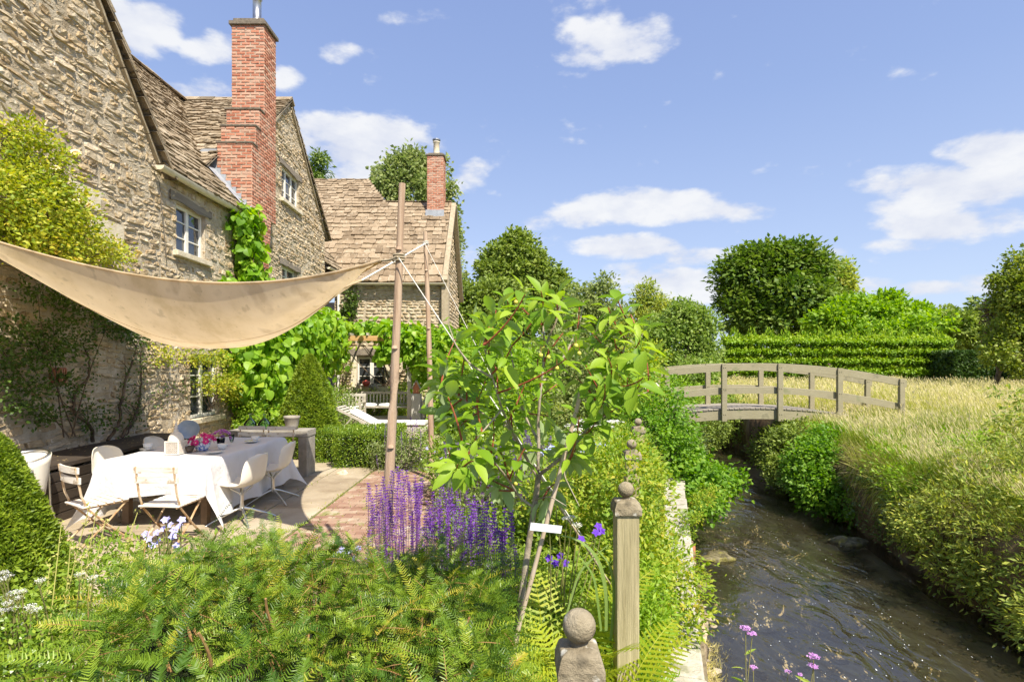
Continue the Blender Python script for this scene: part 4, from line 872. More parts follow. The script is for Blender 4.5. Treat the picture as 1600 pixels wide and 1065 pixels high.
cup(onT(362, 690), 'clear glass tumbler behind the purple flowers', 'glass', r=.035, h=.10, m_=CG)
c = at(294, 671, 8.35); g = MB(); ax = nrm((.42, -.75, .5)); a1 = nrm(np.cross(ax, (0, 0, 1))); a2 = np.cross(ax, a1); th_ = np.linspace(0, 2*math.pi, 33)
P = np.array([[c+ax*n+(a1*math.cos(t)+a2*math.sin(t))*r for t in th_] for (r, n) in ((.001, 0), (.12, 0), (.15, .02), (.155, .02), (.155, .014), (.12, -.008), (.001, -.008))]); grid(g, P)
tag(g.build('tray', mat('zinc_tray', [(.24,.30,.36),(.36,.42,.48)], scale=7, rough=.4, metal=.2), smooth=True), 'round pale blue grey tray propped up on the deck behind the pink flowers', 'tray')
# ---------------------------------------------------------------- concrete console, urn, bottles
CONC = mat('concrete', [(.20,.18,.15),(.29,.265,.225),(.35,.32,.28)], scale=5, rough=.9, bump=.4, bscale=30)
K = thing('concrete_console', 'grey concrete slab table beyond the dining table with a pot standing on it', 'console table', (-3.8, 8.7, 0))
g = MB(); box(g, (-4.45, 8.5, .645), (-3.2, 8.88, .745)); g.build('slab', CONC, K, bevel=.006)
for x in (-4.43, -3.345): g = MB(); box(g, (x, 8.51, .02), (x+.135, 8.87, .644)); g.build('leg', CONC, K, bevel=.006)
g = MB(); lathe(g, [(0, .0), (.085, 0), (.098, .06), (.115, .17), (.125, .18), (.125, .21), (.11, .21), (.1, .15), (0, .12)], at(456, 672, 8.69)*(1, 1, 0)+(0, 0, .747), 26)
tag(g.build('urn', mat('grey_earthenware', [(.23,.20,.16),(.34,.31,.26)], scale=8, rough=.6, bump=.2), smooth=True), 'plain grey earthenware urn standing on the concrete console', 'urn')
for (px, l) in ((391, 'left of two glass bottles on the concrete console'), (413, 'right of two glass bottles on the concrete console')):
    c = np.array(((px-800)/F*8.7, 8.7, .747)); g = MB(); lathe(g, [(0, 0), (.085, 0), (.095, .02), (.095, .09), (.07, .13), (.03, .165), (.018, .18), (.018, .23), (.025, .235), (.025, .25), (.014, .25), (.014, .18), (.085, .09), (.085, .01), (0, .008)], c, 22); tag(g.build('bottle', CG, smooth=True), l, 'bottle')
# ---------------------------------------------------------------- sail on poles
POLE = mat('weathered_pole', [(.27,.17,.11),(.43,.30,.20),(.52,.40,.29)], scale=9, stretch=(2, 2, .18), rough=.8, bump=.6, bscale=30, bstretch=(2, 2, .12), speck=((.16,.09,.05), 5, .64, .7))
ROPE = mat('white_rope', [(.62,.58,.50),(.74,.71,.64)], scale=60, rough=.9, bump=.4)
def pole(base, top, r0, r1, label):
    g = MB(); P = curve(base, top, 0, 14); P[1:-1, 0] += np.sin(np.linspace(0, 3, 12))*.012; rr = np.linspace(r0, r1, 14)*(1+.05*np.sin(np.arange(14)*2.1)); tube(g, P, rr, 14)
    for k in (5, 8, 11):                              # knots
        c = P[k]+np.array((rng.normal()*.3, -1, 0))*rr[k]*.9; lathe(g, [(.024, -.012), (.018, .008), (0, .012)], c, 8)
    t = g.build('sail_pole', POLE, smooth=True); tag(t, label, 'pole'); return P
p1a, p1b = np.array((-.96, 4.0, -.03)), at(628.5, 287, 4.02); pole(p1a, p1b, .043, .024, 'thick leaning timber pole that carries the near corner of the sail')
p2a, p2b = np.array(((675-800)/F*8.35, 8.35, -.03)), at(664.5, 362, 8.35); pole(p2a, p2b, .045, .032, 'thinner timber pole on the right, farther back, that the white rope runs to')
A_, B_, D_, C_ = np.array((-5.75, 5.05, 3.24)), at(596, 407, 4.06), at(565, 438, 7.15), np.array((-5.95, 8.1, 2.9))
def sail_pt(u, v):
    near = A_+(B_-A_)*u+np.array((0, .62, -.30))*4*u*(1-u)
    far = C_+(D_-C_)*u+np.array((0, -.35, -.10))*4*u*(1-u)
    left = A_+(C_-A_)*v+np.array((.35, 0, -.1))*4*v*(1-v)
    right = B_+(D_-B_)*v+np.array((-.30, -.05, -.16))*4*v*(1-v)
    bil = (A_*(1-u)+B_*u)*(1-v)+(C_*(1-u)+D_*u)*v
    P = near*(1-v)+far*v+left*(1-u)+right*u-bil
    sag = (4*u*(1-u))**.75*(4*v*(1-v))**.85
    P = P-np.array((0, 0, 1.02))*sag*SAGK
    for (du_, dv_) in ((1-u, v), (1-u, 1-v), (u, v)): P = P+np.array((0, 0, 1))*.022*math.exp(-(du_**2+dv_**2)/.05)*math.sin(math.atan2(dv_, du_+1e-6)*16)*min(1, (du_+dv_)*8)
    P = P+np.array((0, 0, 1))*(.012*math.sin(17*u+9*v)*sag+.008*math.sin(31*v-7*u)*sag)
    return P
SAGK = .58
g = MB(); NU, NV = 70, 40; P = np.array([[sail_pt(u, v) for v in np.linspace(0, 1, NV)] for u in np.linspace(0, 1, NU)])
SAIL = mat('canvas_sail', [(.52,.41,.25),(.62,.50,.33),(.66,.54,.37)], scale=2.2, stretch=(1, 1, 1), rough=.9, spec=.05, bump=.25, bscale=120, bdist=.004, contrast=(.32, .6), transl=.34, speck=[((.26,.19,.11), 30, .66, .55), ((.36,.27,.16), 2.2, .57, .5), ((.30,.24,.15), 6, .62, .4)])
SAIL2 = mat('sail_seam', [(.40,.30,.17),(.50,.39,.24)], rough=.9, transl=.2)
S_ = thing('shade_sail', 'big tan canvas shade sail sagging over the dining table between house wall and poles', 'shade sail', (-3.3, 6, 2.4))
grid(g, P); g.build('canvas', SAIL, S_, smooth=True)
for v_ in (.30, .62):
    g = MB(); e = np.array([sail_pt(u, v_) for u in np.linspace(0, 1, 70)]); grid(g, np.stack([e+(0, -.012, -.004), e+(0, .012, -.004)], 1)); g.build('seam', SAIL2, S_)
for e in (P[:, 0], P[:, -1], P[0], P[-1]):
    g = MB(); tube(g, e, .012, 6); g.build('hem', SAIL, S_, smooth=True)
tie = at(621, 401, 3.97)
def rope(a, b, r, label, sag=0, n=9):
    g = MB(); tube(g, curve(a, b, 0, n, sag), r, 6); tag(g.build('rope', ROPE, smooth=True), label, 'rope')
ROPE_D = mat('brown_rope', [(.30,.24,.15),(.42,.35,.24)], scale=60, rough=.9)
g = MB(); tube(g, curve(B_, tie, 0, 5, .01), .009, 6)
ax = nrm(p1b-p1a); cen = p1a+ax*np.dot(tie-p1a, ax); s1_ = nrm(np.cross(ax, (0, 1, 0))); s2_ = np.cross(ax, s1_)
tube(g, [cen+ax*(k*.0016-.025)+(s1_*math.cos(k*.5)+s2_*math.sin(k*.5))*.038 for k in range(34)], .008, 6)
tag(g.build('rope', ROPE_D, smooth=True), 'brown rope wrapped round the leaning pole, tying the tip of the sail', 'rope')
rope(D_, at(664, 381, 8.30), .013, 'thick white rope from the back corner of the sail up to the thinner pole')
rope(at(623, 403, 3.95), (.89, 3.72, -.02), .0045, 'white guy rope slanting from the leaning pole down behind the sapling leaves')
rope(at(664, 381, 8.28), (.56, 7.0, -.02), .004, 'thin guy line slanting down from the thinner pole')
g = MB(); ax = np.array((0, 0, 1)); cen = at(665, 383, 8.35); tube(g, [cen+ax*(k*.002)+np.array((math.cos(k*.5), math.sin(k*.5), 0))*.042 for k in range(28)], .009, 6); tag(g.build('rope', ROPE), 'white rope wound round the top of the thinner pole', 'rope')
# ---------------------------------------------------------------- fence posts with balls
POST = mat('grey_green_post', [(.26,.22,.11),(.43,.37,.21),(.54,.47,.29)], scale=7, stretch=(2.5, 2.5, .2), rough=.85, bump=.6, bscale=26, bstretch=(3, 3, .14), speck=[((.12,.10,.06), 7, .63, .7), ((.55,.52,.42), 10, .66, .6)])
POSTN = mat('lichened_knob', [(.15,.12,.075),(.26,.215,.14),(.36,.305,.21)], scale=14, rough=.85, bump=.7, bscale=40, speck=[((.62,.60,.52), 22, .60, .8), ((.09,.075,.05), 10, .62, .7)])
def newel(px, py_top, Y, label, w=.095):
    c = at(px, py_top, Y); x, y, zt = c; t = thing('fence_post', label, 'post', (x, y, -.03), 'ball topped timber posts along the stream side')
    g = MB(); g_ = w/2; box(g, (x-g_, y-g_, -.03), (x+g_, y+g_, zt-.135)); g.build('shaft', POST, t, bevel=.004)
    g = MB(); k = w*.56; n = 5; prof = [(k*.92, zt-.137), (k*1.08, zt-.134), (k*1.08, zt-.106), (k*.90, zt-.079), (k*.45, zt-.072)]
    P = np.array([[(x+a*r, y+b*r, z) for (a, b) in ((-1, -1), (1, -1), (1, 1), (-1, 1), (-1, -1))] for r, z in prof]); grid(g, P); g.add(P[-1, :4], [0, 1, 2, 3]); g.build('cap', POSTN, t, bevel=.004)
    g = MB(); r = .034; a = np.linspace(-1.15, 1.57, 14); lathe(g, [(r*.62, zt-.078), (r*.5, zt-.070)]+[(r*math.cos(b)*1.0+.0001, zt-r+r*math.sin(b)) for b in a], (x, y, 0), 24); g.build('ball', POSTN, t, smooth=True)
newel(905, 951, 1.12, 'nearest ball topped post, cut off by the bottom edge of the photo', .078)
newel(978, 752, 2.35, 'tall weathered post with a small ball finial right of the sapling')
newel(987, 686, 3.75, 'ball finial half buried in yellow green leaves behind the tall post')
newel(997, 653, 5.1, 'farthest ball finial, among white flower heads')
# ---------------------------------------------------------------- footbridge
PAINT = mat('olive_grey_paint', [(.27,.24,.15),(.32,.285,.185)], scale=6, rough=.6, bump=.3, bscale=24, rnd=.25, bstretch=(.4, 3, 3), speck=[((.36,.33,.25), 13, .64, .6), ((.15,.14,.09), 5, .60, .5), ((.13,.16,.06), 3, .64, .5)])
DKB = mat('bridge_boards', [(.27,.235,.19),(.36,.32,.26)], scale=8, stretch=(1, .3, 1), rough=.8, rnd=.5)
BR = thing('footbridge', 'arched olive grey wooden footbridge with curved handrails over the stream', 'bridge', (5.5, 12.6, .5))
XC = 5.37
def arc(xa, xb, z0, k, Y, w, h, name, m_=PAINT, n=22):
    xs = np.linspace(xa, xb, n); g = MB(); P = np.array([[(x, Y+a*w/2, z0-k*(x-XC)**2+b) for (a, b) in ((-1, -h), (-1, 0), (1, 0), (1, -h), (-1, -h))] for x in xs]); grid(g, P); g.add(P[0, :4], [3, 2, 1, 0]); g.add(P[-1, :4], [0, 1, 2, 3]); g.build(name, m_, BR, bevel=.006)
for Y, xs_, tagn in ((12.0, (3.4, 4.66, 5.89, 7.2, 8.56), 0), (13.3, (3.55, 4.77, 6.06, 7.3, 8.66), 1)):
    arc(2.9, xs_[-1]+.12, 1.81, .034, Y+(.0 if tagn == 0 else 0), .085, .16, 'handrail'); arc(3.0, xs_[-1]-.03, 1.29, .036, Y+.03, .05, .15, 'mid_rail'); arc(2.9, 7.35, .80, .036, Y+.045, .07, .22, 'side_beam')
    for x in xs_:
        zt = 1.81-.034*(x-XC)**2; zb = .80-.036*(x-XC)**2-.25 if x < 8 else .35
        g = MB(); [lathe(g, [(.012, 0), (.010, .006), (0, .007)], (x+bx_, Y-.088, bz_), 8) for bx_ in (-.02, .02) for bz_ in (zt-.08, zt-.55, zb+.15)]; box(g, (x-.055, Y-.085, zb), (x+.055, Y-.046, zt+.004)); box(g, (x-.05, Y-.048, zb+.01), (x+.05, Y+.008, zt-.165)); g.build('post', PAINT, BR, bevel=.005)
g = MB(); x = 2.95
while x < 7.35:
    z = .80-.036*(x-XC)**2; z2 = .80-.036*(x+.115-XC)**2; obox(g, (x+.055, 12.67, (z+z2)/2+.018), (.115, 0, z2-z), (0, 1, 0), nrm((-(z2-z), 0, .115)), .102, 1.36, .03); x += .115
g.build('deck', DKB, BR)
g = MB(); 
for s in (12.3, 13.0): P = np.array([[(x, s+a*.05, .78-.036*(x-XC)**2+b) for (a, b) in ((-1, -.2), (-1, 0), (1, 0), (1, -.2), (-1, -.2))] for x in np.linspace(2.9, 7.35, 14)]); grid(g, P)
g.build('under_beam', PAINT, BR)
# ---------------------------------------------------------------- pergola and seats beyond
NEWW = mat('honey_timber', [(.42,.24,.09),(.55,.34,.15)], scale=6, stretch=(.3, 2, 2), rough=.7)
GREYW = mat('silvered_teak', [(.32,.28,.22),(.46,.42,.35),(.54,.50,.43)], scale=8, stretch=(.3, 2, 2), rough=.8, rnd=.3)
PG = thing('pergola', 'vine covered timber pergola with a honey coloured beam in front of the cottage', 'pergola', (-4.5, 17, 0))
g = MB(); beam(g, (-5.95, 17, 2.6), (-3.65, 17, 2.6), .09, .16); g.build('beam', NEWW, PG, bevel=.006)
g = MB(); beam(g, (-3.7, 17.05, 2.63), (-3.05, 17.05, 2.63), .1, .17); beam(g, (-3.12, 17.05, 2.62), (-3.12, 20.25, 2.62), .09, .15); g.build('beam', NEWW, PG, bevel=.006)
g = MB(); beam(g, (-3.2, 17, 0), (-3.2, 17, 2.5), .13, .13); g.build('post', GREYW, PG, bevel=.008)
g = MB(); beam(g, (-5.9, 17, 0), (-5.9, 17, 2.5), .13, .13); g.build('post', GREYW, PG, bevel=.008)
for k in range(5): g = MB(); x = -5.6+k*.55; beam(g, (x, 16.9, 2.73), (x, 20.25, 2.73), .05, .08); g.build('rafter', GREYW, PG)
CUSH = mat('white_cushion', [(.74,.72,.68),(.80,.79,.76)], rough=.9, bump=.3, bscale=8)
LG = thing('sun_lounger', 'wooden sun lounger with a white cushion and raised slatted back behind the leaning pole', 'sun lounger', (-3, 12.6, 0))
g = MB()
for y in (12.3, 12.9): beam(g, (-3.75, y, .32), (-1.95, y, .32), .05, .09)
for x in (-3.72, -1.98): beam(g, (x, 12.3, .32), (x, 12.9, .32), .05, .08)
g.build('frame', GREYW, LG, bevel=.005)
for x in (-3.5, -2.1):
    for y in (12.31, 12.89): g = MB(); beam(g, (x, y, 0), (x+(.1 if x > -3 else -.1), y, .3), .05, .05, up=(0, 1, 0)); g.build('leg', GREYW, LG)
g = MB()
for k in range(11): t = k/10; beam(g, (-3.15-t*.8, 12.28, .38+t*.42), (-3.15-t*.8, 12.92, .38+t*.42), .055, .02, up=(.45, 0, .9))
for y in (12.30, 12.90): beam(g, (-3.12, y, .36), (-3.98, y, .79), .035, .05)
tube(g, [(-3.6, 12.3, .6), (-3.95, 12.3, .2)], .015, 6); tube(g, [(-3.6, 12.9, .6), (-3.95, 12.9, .2)], .015, 6)
g.build('backrest', GREYW, LG)
g = MB(); q = [(-3.66, .68), (-3.42, .555), (-3.17, .42), (-2.9, .41), (-2.4, .41), (-1.98, .41)]
P = np.array([[(x-nx_*.045*0, y, z+dz) for (y, dz) in ((12.32, 0), (12.30, .035), (12.36, .065), (12.84, .065), (12.90, .035), (12.88, 0), (12.32, 0))] for (x, z) in q for nx_ in (0,)]); grid(g, P); g.add(P[-1, :6], [0, 1, 2, 3, 4, 5]); g.add(P[0, :6], [5, 4, 3, 2, 1, 0]); g.build('cushion', CUSH, LG, smooth=True)
def bench(name, label, cat, x0, x1, y, back=.86, cush=True):
    t = thing(name, label, cat, ((x0+x1)/2, y, 0)); g = MB()
    for k in range(4): beam(g, (x0, y-.22+k*.12, .42), (x1, y-.22+k*.12, .42), .09, .025)
    g.build('seat', GREYW, t)
    g = MB(); n = int((x1-x0)/.11)
    for k in range(n): x = x0+.08+(x1-x0-.16)*k/(n-1); beam(g, (x, y+.24, .5), (x, y+.28, back-.05), .045, .018, up=(0, 1, 0))
    beam(g, (x0, y+.29, back), (x1, y+.29, back), .035, .08); beam(g, (x0, y+.24, .5), (x1, y+.24, .5), .035, .05); g.build('backrest', GREYW, t)
    for x in (x0+.03, x1-.03):
        for yy, h in ((y-.24, .64), (y+.26, back)): g = MB(); beam(g, (x, yy, 0), (x, yy, h), .06, .06); g.build('leg', GREYW, t)
        g = MB(); beam(g, (x, y-.28, .655), (x, y+.25, .655), .08, .03); g.build('armrest', GREYW, t)
    if cush:
        for k in range(max(1, int((x1-x0)/.6))):
            g = MB(); c = np.array((x0+.32+k*.6, y-.02, .475)); u_ = np.linspace(0, 2*math.pi, 17); P = np.array([[c+np.array((.26*math.cos(b)**.5 if math.cos(b) > 0 else 0, .26*math.cos(b)**.5 if math.cos(b) > 0 else 0, .07*math.sin(b)))*np.array((np.sign(math.cos(a))*abs(math.cos(a))**.5, np.sign(math.sin(a))*abs(math.sin(a))**.5, 1)) for a in u_] for b in np.linspace(-1.57, 1.57, 9)]); grid(g, P); tag(g.build('cushion', CUSH, smooth=True), ['white seat cushion on the left of the garden bench', 'white seat cushion in the middle of the garden bench', 'white seat cushion on the right of the garden bench'][k % 3] if name == 'garden_bench' else 'white seat cushion on '+('the slatted armchair left of the bench' if x0 < -4 else 'the seat right of the pergola post'), 'cushion')
    return t
bench('garden_bench', 'silvery slatted garden bench with white cushions under the pergola', 'bench', -4.95, -3.25, 17.6)
bench('garden_armchair', 'slatted teak garden armchair left of the bench, turned to the path', 'armchair', -5.15, -4.45, 16.3)
bench('garden_armchair', 'slatted seat with a white cushion right of the pergola post', 'armchair', -2.75, -2.05, 16.8, .75)
BH = thing('pedestal_birdhouse', 'tall grey pedestal carrying a little gabled birdhouse beside the pergola post', 'birdhouse', at(651, 660, 16.6)*(1, 1, 0))
x, y, _ = at(651, 660, 16.6); g = MB(); box(g, (x-.14, y-.12, 0), (x+.14, y+.12, .9)); g.build('pedestal', mat('grey_board', [(.40,.38,.34),(.5,.48,.44)], rough=.8), BH, bevel=.01)
g = MB(); box(g, (x-.09, y-.09, .9), (x+.09, y+.09, 1.08)); g.add([(x-.09, y-.09, 1.08), (x+.09, y-.09, 1.08), (x, y-.09, 1.26)], [0, 1, 2]); g.build('body', PT, BH)
g = MB(); beam(g, (x-.13, y, 1.05), (x+.005, y, 1.31), .24, .02); beam(g, (x+.13, y, 1.05), (x-.005, y, 1.31), .24, .02); g.build('roof', GREYW, BH)
def tub(c, r, h, m_, label, name='planter', cat='planter', soil=True):
    t = thing(name, label, cat, c); g = MB(); lathe(g, [(0, 0), (r*.72, 0), (r*.78, h*.1), (r*.95, h*.86), (r*1.04, h*.88), (r*1.04, h), (r*.92, h), (r*.88, h*.8), (0, h*.8)], c, 28); g.build('body', m_, t, smooth=False)
    g = MB(); lathe(g, [(0, h*.86), (r*.9, h*.86)], c, 20); g.build('soil', mat('pale_gravel', [(.45,.36,.26),(.56,.48,.38)], scale=50, rough=.95), t); return t
tub(gnd(723, 744), .19, .27, mat('green_glaze', [(.10,.155,.13),(.17,.22,.19)], scale=9, rough=.3, spec=.5), 'round green glazed planter filled with gravel beside the path')
tub(at(630, 668, 15.5)*(1, 1, 0), .13, .2, CLAY, 'small clay pot on the gravel by the bench')
c = at(572, 598, 20.15); g = MB(); lathe(g, [(0, -.12), (.09, -.12), (.15, -.02), (.14, .05), (.06, .09), (.05, .11), (0, .11)], c, 18); tag(g.build('pot', mat('red_pot', [(.42,.07,.05),(.5,.1,.07)], rough=.4), smooth=True), 'small red pot on the cottage window sill', 'pot')
c = at(583, 602, 19.98)-(0, 0, .06); g = MB(); lathe(g, [(0, -.14), (.1, -.14), (.16, 0), (.13, .1), (.07, .14), (0, .14)], c, 18); tag(g.build('pot', CONC, smooth=True), 'round grey stone pot on the cottage window sill', 'pot')
# ---------------------------------------------------------------- boulders at path edge
c = gnd(536, 742); tag(rock(c+(0, 0, .02), (.09, .07, .06), 1, 3).build('stone', ASHLAR, smooth=True), 'small pale stone at the foot of the box hedge by the terrace', 'stone')
# ================================================================= planting
def twoface(m, k=.55, tint=(.50, .60, .33)):
    """paler undersides: the back of a leaf has its own colour"""
    nt = m.node_tree; N, Lk = nt.nodes, nt.links; p = N['Principled BSDF']; l = p.inputs['Base Color'].links[0]; src = l.from_socket
    ge = N.new('ShaderNodeNewGeometry'); x = N.new('ShaderNodeMix'); x.data_type = 'RGBA'; mu = N.new('ShaderNodeMath'); mu.operation = 'MULTIPLY'; mu.inputs[1].default_value = k
    Lk.new(ge.outputs['Backfacing'], mu.inputs[0]); Lk.new(mu.outputs[0], x.inputs['Factor']); Lk.new(src, x.inputs['A']); x.inputs['B'].default_value = (*tint, 1); Lk.new(x.outputs['Result'], p.inputs['Base Color']); return m
LM = {
 'yew': leafmat('yew_needles', [(.018,.05,.008),(.05,.125,.012),(.125,.235,.018),(.26,.38,.03),(.54,.36,.05)], .24, .42, .35),
 'cone': leafmat('clipped_yew', [(.06,.12,.01),(.13,.22,.015),(.22,.34,.02),(.34,.44,.04)], .3),
 'box': leafmat('box_leaves', [(.06,.14,.012),(.13,.25,.02),(.23,.36,.03),(.34,.45,.05)], .3, .35, .5),
 'vine': leafmat('vine_leaves', [(.09,.22,.015),(.17,.36,.02),(.28,.48,.035),(.42,.56,.07)], .42, .45, .4),
 'rose': leafmat('rose_leaves', [(.09,.17,.02),(.18,.29,.02),(.33,.42,.035),(.50,.48,.05),(.60,.36,.05)], .35),
 'dark': leafmat('dark_rose_leaves', [(.035,.08,.015),(.07,.14,.02),(.12,.20,.03)], .3),
 'oak': leafmat('oak_leaves', [(.085,.155,.025),(.16,.25,.04),(.24,.34,.055),(.33,.41,.10)], .3),
 'chest': leafmat('chestnut_leaves', [(.04,.10,.012),(.09,.18,.02),(.17,.27,.04),(.28,.36,.10)], .3),
 'poplar': leafmat('poplar_leaves', [(.12,.20,.04),(.20,.29,.08),(.29,.37,.13),(.40,.46,.22)], .35),
 'lime': leafmat('fresh_leaves', [(.10,.22,.015),(.18,.35,.02),(.27,.45,.03),(.37,.52,.06)], .4),
 'willow': leafmat('grey_green_leaves', [(.10,.20,.035),(.20,.31,.05),(.32,.42,.08),(.44,.49,.07),(.54,.52,.12)], .35),
 'bram': leafmat('bramble_leaves', [(.06,.17,.012),(.12,.28,.018),(.20,.38,.03),(.30,.45,.05)], .4),
 'yell': leafmat('yellow_green_leaves', [(.08,.19,.02),(.17,.32,.03),(.28,.42,.04),(.42,.47,.05),(.55,.38,.07)], .4),
 'hedge': leafmat('hornbeam_leaves', [(.09,.21,.012),(.17,.33,.015),(.27,.44,.025),(.38,.51,.05)], .35),
 'dkhedge': leafmat('dark_hedge_leaves', [(.025,.07,.012),(.05,.11,.018),(.09,.17,.025)], .2),
 'purple': leafmat('purple_leaves', [(.10,.04,.05),(.18,.08,.08),(.14,.16,.05),(.22,.28,.06)], .3),
 'apple': twoface(leafmat('sapling_leaves', [(.09,.21,.015),(.17,.33,.02),(.26,.43,.03),(.36,.52,.06)], .38, .5, .3), .85),
 'fern': leafmat('fern_fronds', [(.13,.26,.02),(.25,.40,.025),(.40,.50,.03),(.52,.50,.05)], .45),
 'perennial': leafmat('border_leaves', [(.08,.17,.02),(.17,.30,.03),(.29,.42,.05),(.40,.50,.08)], .38),
 'sage': leafmat('salvia_leaves', [(.12,.18,.06),(.20,.28,.09),(.30,.36,.15)], .3),
 'cherry': leafmat('cherry_leaves', [(.08,.15,.02),(.16,.25,.03),(.27,.35,.05),(.42,.42,.09)], .35),
 'hazel': leafmat('hazel_leaves', [(.09,.19,.025),(.17,.29,.045),(.26,.38,.08),(.38,.48,.15)], .35),
 'ivy': leafmat('ivy_leaves', [(.05,.11,.015),(.10,.18,.03),(.17,.25,.05)], .25, .35, .5),
}
BARK = mat('bark', [(.07,.05,.035),(.14,.105,.075),(.22,.17,.125)], scale=9, stretch=(2, 2, .4), rough=.9, bump=.8)
VSTEM = mat('climber_stem', [(.045,.03,.02),(.12,.085,.055),(.20,.15,.10)], scale=9, rough=.9, bump=.5)
TWIG = mat('green_twig', [(.16,.17,.05),(.28,.25,.09)], scale=9, rough=.8)
REDTW = mat('red_shoot', [(.22,.05,.025),(.36,.10,.05)], scale=9, rough=.6)
WF = leafmat('white_petals', [(.70,.68,.62),(.80,.79,.74)], .25); BLUE = leafmat('blue_petals', [(.32,.36,.70),(.46,.50,.82),(.60,.60,.86)], .3)
LAV = leafmat('lavender_petals', [(.42,.40,.76),(.54,.51,.84),(.66,.64,.88)], .3); VIO = leafmat('violet_florets', [(.09,.02,.17),(.16,.04,.34),(.24,.08,.50),(.20,.08,.12)], .25)
YEL = leafmat('cream_yellow_petals', [(.80,.68,.32),(.86,.80,.58),(.84,.60,.16)], .25)
def bush(name, label, cat, blobs, nc, per, rc, L, W, m_, kind='quad', trunk=None, group=None, zmin=-.02, up=.55, stems=6, stemr=.012, tm=None, extra=None, part='foliage', **k):
    B = np.array(blobs, float); lo = (B[:, :3]-B[:, 3:]).min(0); c = B[:, :3].mean(0)
    base = np.array((c[0], c[1], max(lo[2], zmin if zmin is not None else -9))) if trunk is None else np.array(trunk)
    t = thing(name, label, cat, base, group); g = MB(); C = foliage(g, blobs, nc, per, rc, L, W, kind, zmin=zmin, up=up, **k)
    g.build(part, LM[m_] if isinstance(m_, str) else m_, t)
    if stems and len(C):
        g = MB(); 
        for i in rng.choice(len(C), min(stems, len(C)), replace=False):
            p = base+np.array((rng.normal()*.25*B[:, 3].mean(), rng.normal()*.25*B[:, 4].mean(), 0)) if trunk is None else base
            tube(g, curve(p, C[i], .12, 6), np.linspace(stemr, stemr*.4, 6), 5)
        g.build('stem', tm or BARK, t)
    return t
def lobes(blobs, k=6):
    out = [(b[0], b[1], b[2]-b[5]*.04, b[3]*.84, b[4]*.84, b[5]*.86) for b in blobs]
    for b in blobs:
        for d in unit(k):
            d[2] = abs(d[2])*.9-.1; s = .20+.32*rng.random(); out.append((b[0]+d[0]*b[3]*.74, b[1]+d[1]*b[4]*.74, b[2]+d[2]*b[5]*.76, b[3]*s, b[4]*s, b[5]*s))
    return out
def tree(name, label, base, blobs, nc, per, rc, L, W, m_, tr=.2, group=None, kind='quad', limbs=9, fork=.35, cat='tree', **k):
    base = np.array(base, float); t = thing(name, label, cat, base, group); g = MB(); blobs = lobes(blobs); C = foliage(g, blobs, int(nc*1.15), per, rc*.85, L, W, kind, zmin=None, **k); g.build('crown', LM[m_], t)
    B = np.array(blobs); top = B[:, :3].mean(0); hub = base+(top-base)*fork; g = MB(); tube(g, curve(base-(0, 0, .1), hub, .03, 6), np.linspace(tr*1.15, tr*.8, 6), 10)
    hi = C[C[:, 2] > hub[2]]; hi = hi if len(hi) else C
    for i in rng.choice(len(hi), min(limbs, len(hi)), replace=False): tube(g, curve(hub-(0, 0, .1), hub+(hi[i]-hub)*.9, .12, 8), np.linspace(tr*.55, tr*.08, 8), 6)
    g.build('trunk', BARK, t); return t
# ---------------------------------------------------------------- far trees
def B_(px, py, rx, ry, Y, dy=None): 
    c = at(px, py, Y); s = F/Y; return (c[0], Y, c[2], rx/s, dy or (rx/s), ry/s)
tree('poplar_tree', 'tall pale green poplar behind the cottage roof and its brick chimney', (-7, 36, 0), [B_(645, 300, 42, 70, 36), B_(600, 300, 26, 42, 35.5), B_(640, 262, 20, 36, 36.2), B_(668, 290, 22, 50, 36.5), B_(700, 390, 22, 110, 37), B_(690, 260, 8, 20, 37), B_(615, 350, 30, 50, 36), B_(650, 420, 60, 60, 37), B_(715, 470, 18, 50, 37)], 2300, 12, .55, .24, .17, 'poplar', .35, up=.4)
tree('conifer', 'dark green conifer tip showing above the far gable', (-10.6, 30, 0), [B_(496, 262, 16, 26, 30), B_(490, 290, 26, 26, 30), B_(500, 245, 8, 12, 30), B_(490, 340, 40, 60, 30)], 520, 14, .4, .26, .07, 'chest', .2, hang=.3)
tree('oak_tree', 'rounded mid green tree beyond the shrubs, tallest left of the sapling', (1, 44, 0), [B_(805, 400, 42, 34, 44), B_(790, 430, 42, 36, 43.5), B_(838, 425, 34, 30, 44), B_(860, 440, 24, 22, 44), B_(765, 425, 18, 26, 44), B_(808, 378, 22, 18, 44), B_(820, 470, 70, 50, 44)], 2100, 12, .75, .30, .22, 'oak', .35)
tree('maple_tree', 'broad grey green tree between the cottage corner and the oak', (-1.6, 32, 0), [B_(735, 480, 40, 45, 31), B_(770, 470, 45, 40, 32), B_(720, 520, 35, 50, 30.5), B_(800, 500, 50, 45, 32), B_(760, 530, 60, 50, 31)], 1700, 12, .55, .20, .15, 'oak', .22)
tree('ash_tree', 'feathery green tree rising behind the top of the sapling', (5, 32, 0), [B_(940, 465, 22, 34, 32), B_(915, 490, 34, 30, 32), B_(960, 500, 38, 30, 32), B_(885, 520, 40, 40, 31), B_(950, 550, 60, 50, 31), B_(905, 460, 12, 14, 32)], 1200, 12, .5, .22, .12, 'poplar', .2)
tree('willow_tree', 'wispy grey green tree tips right of the sapling', (7.3, 30, 0), [B_(1006, 475, 14, 34, 30), B_(1030, 490, 26, 30, 30), B_(995, 520, 40, 36, 30), B_(1012, 450, 6, 16, 30)], 560, 12, .45, .24, .07, 'willow', .16)
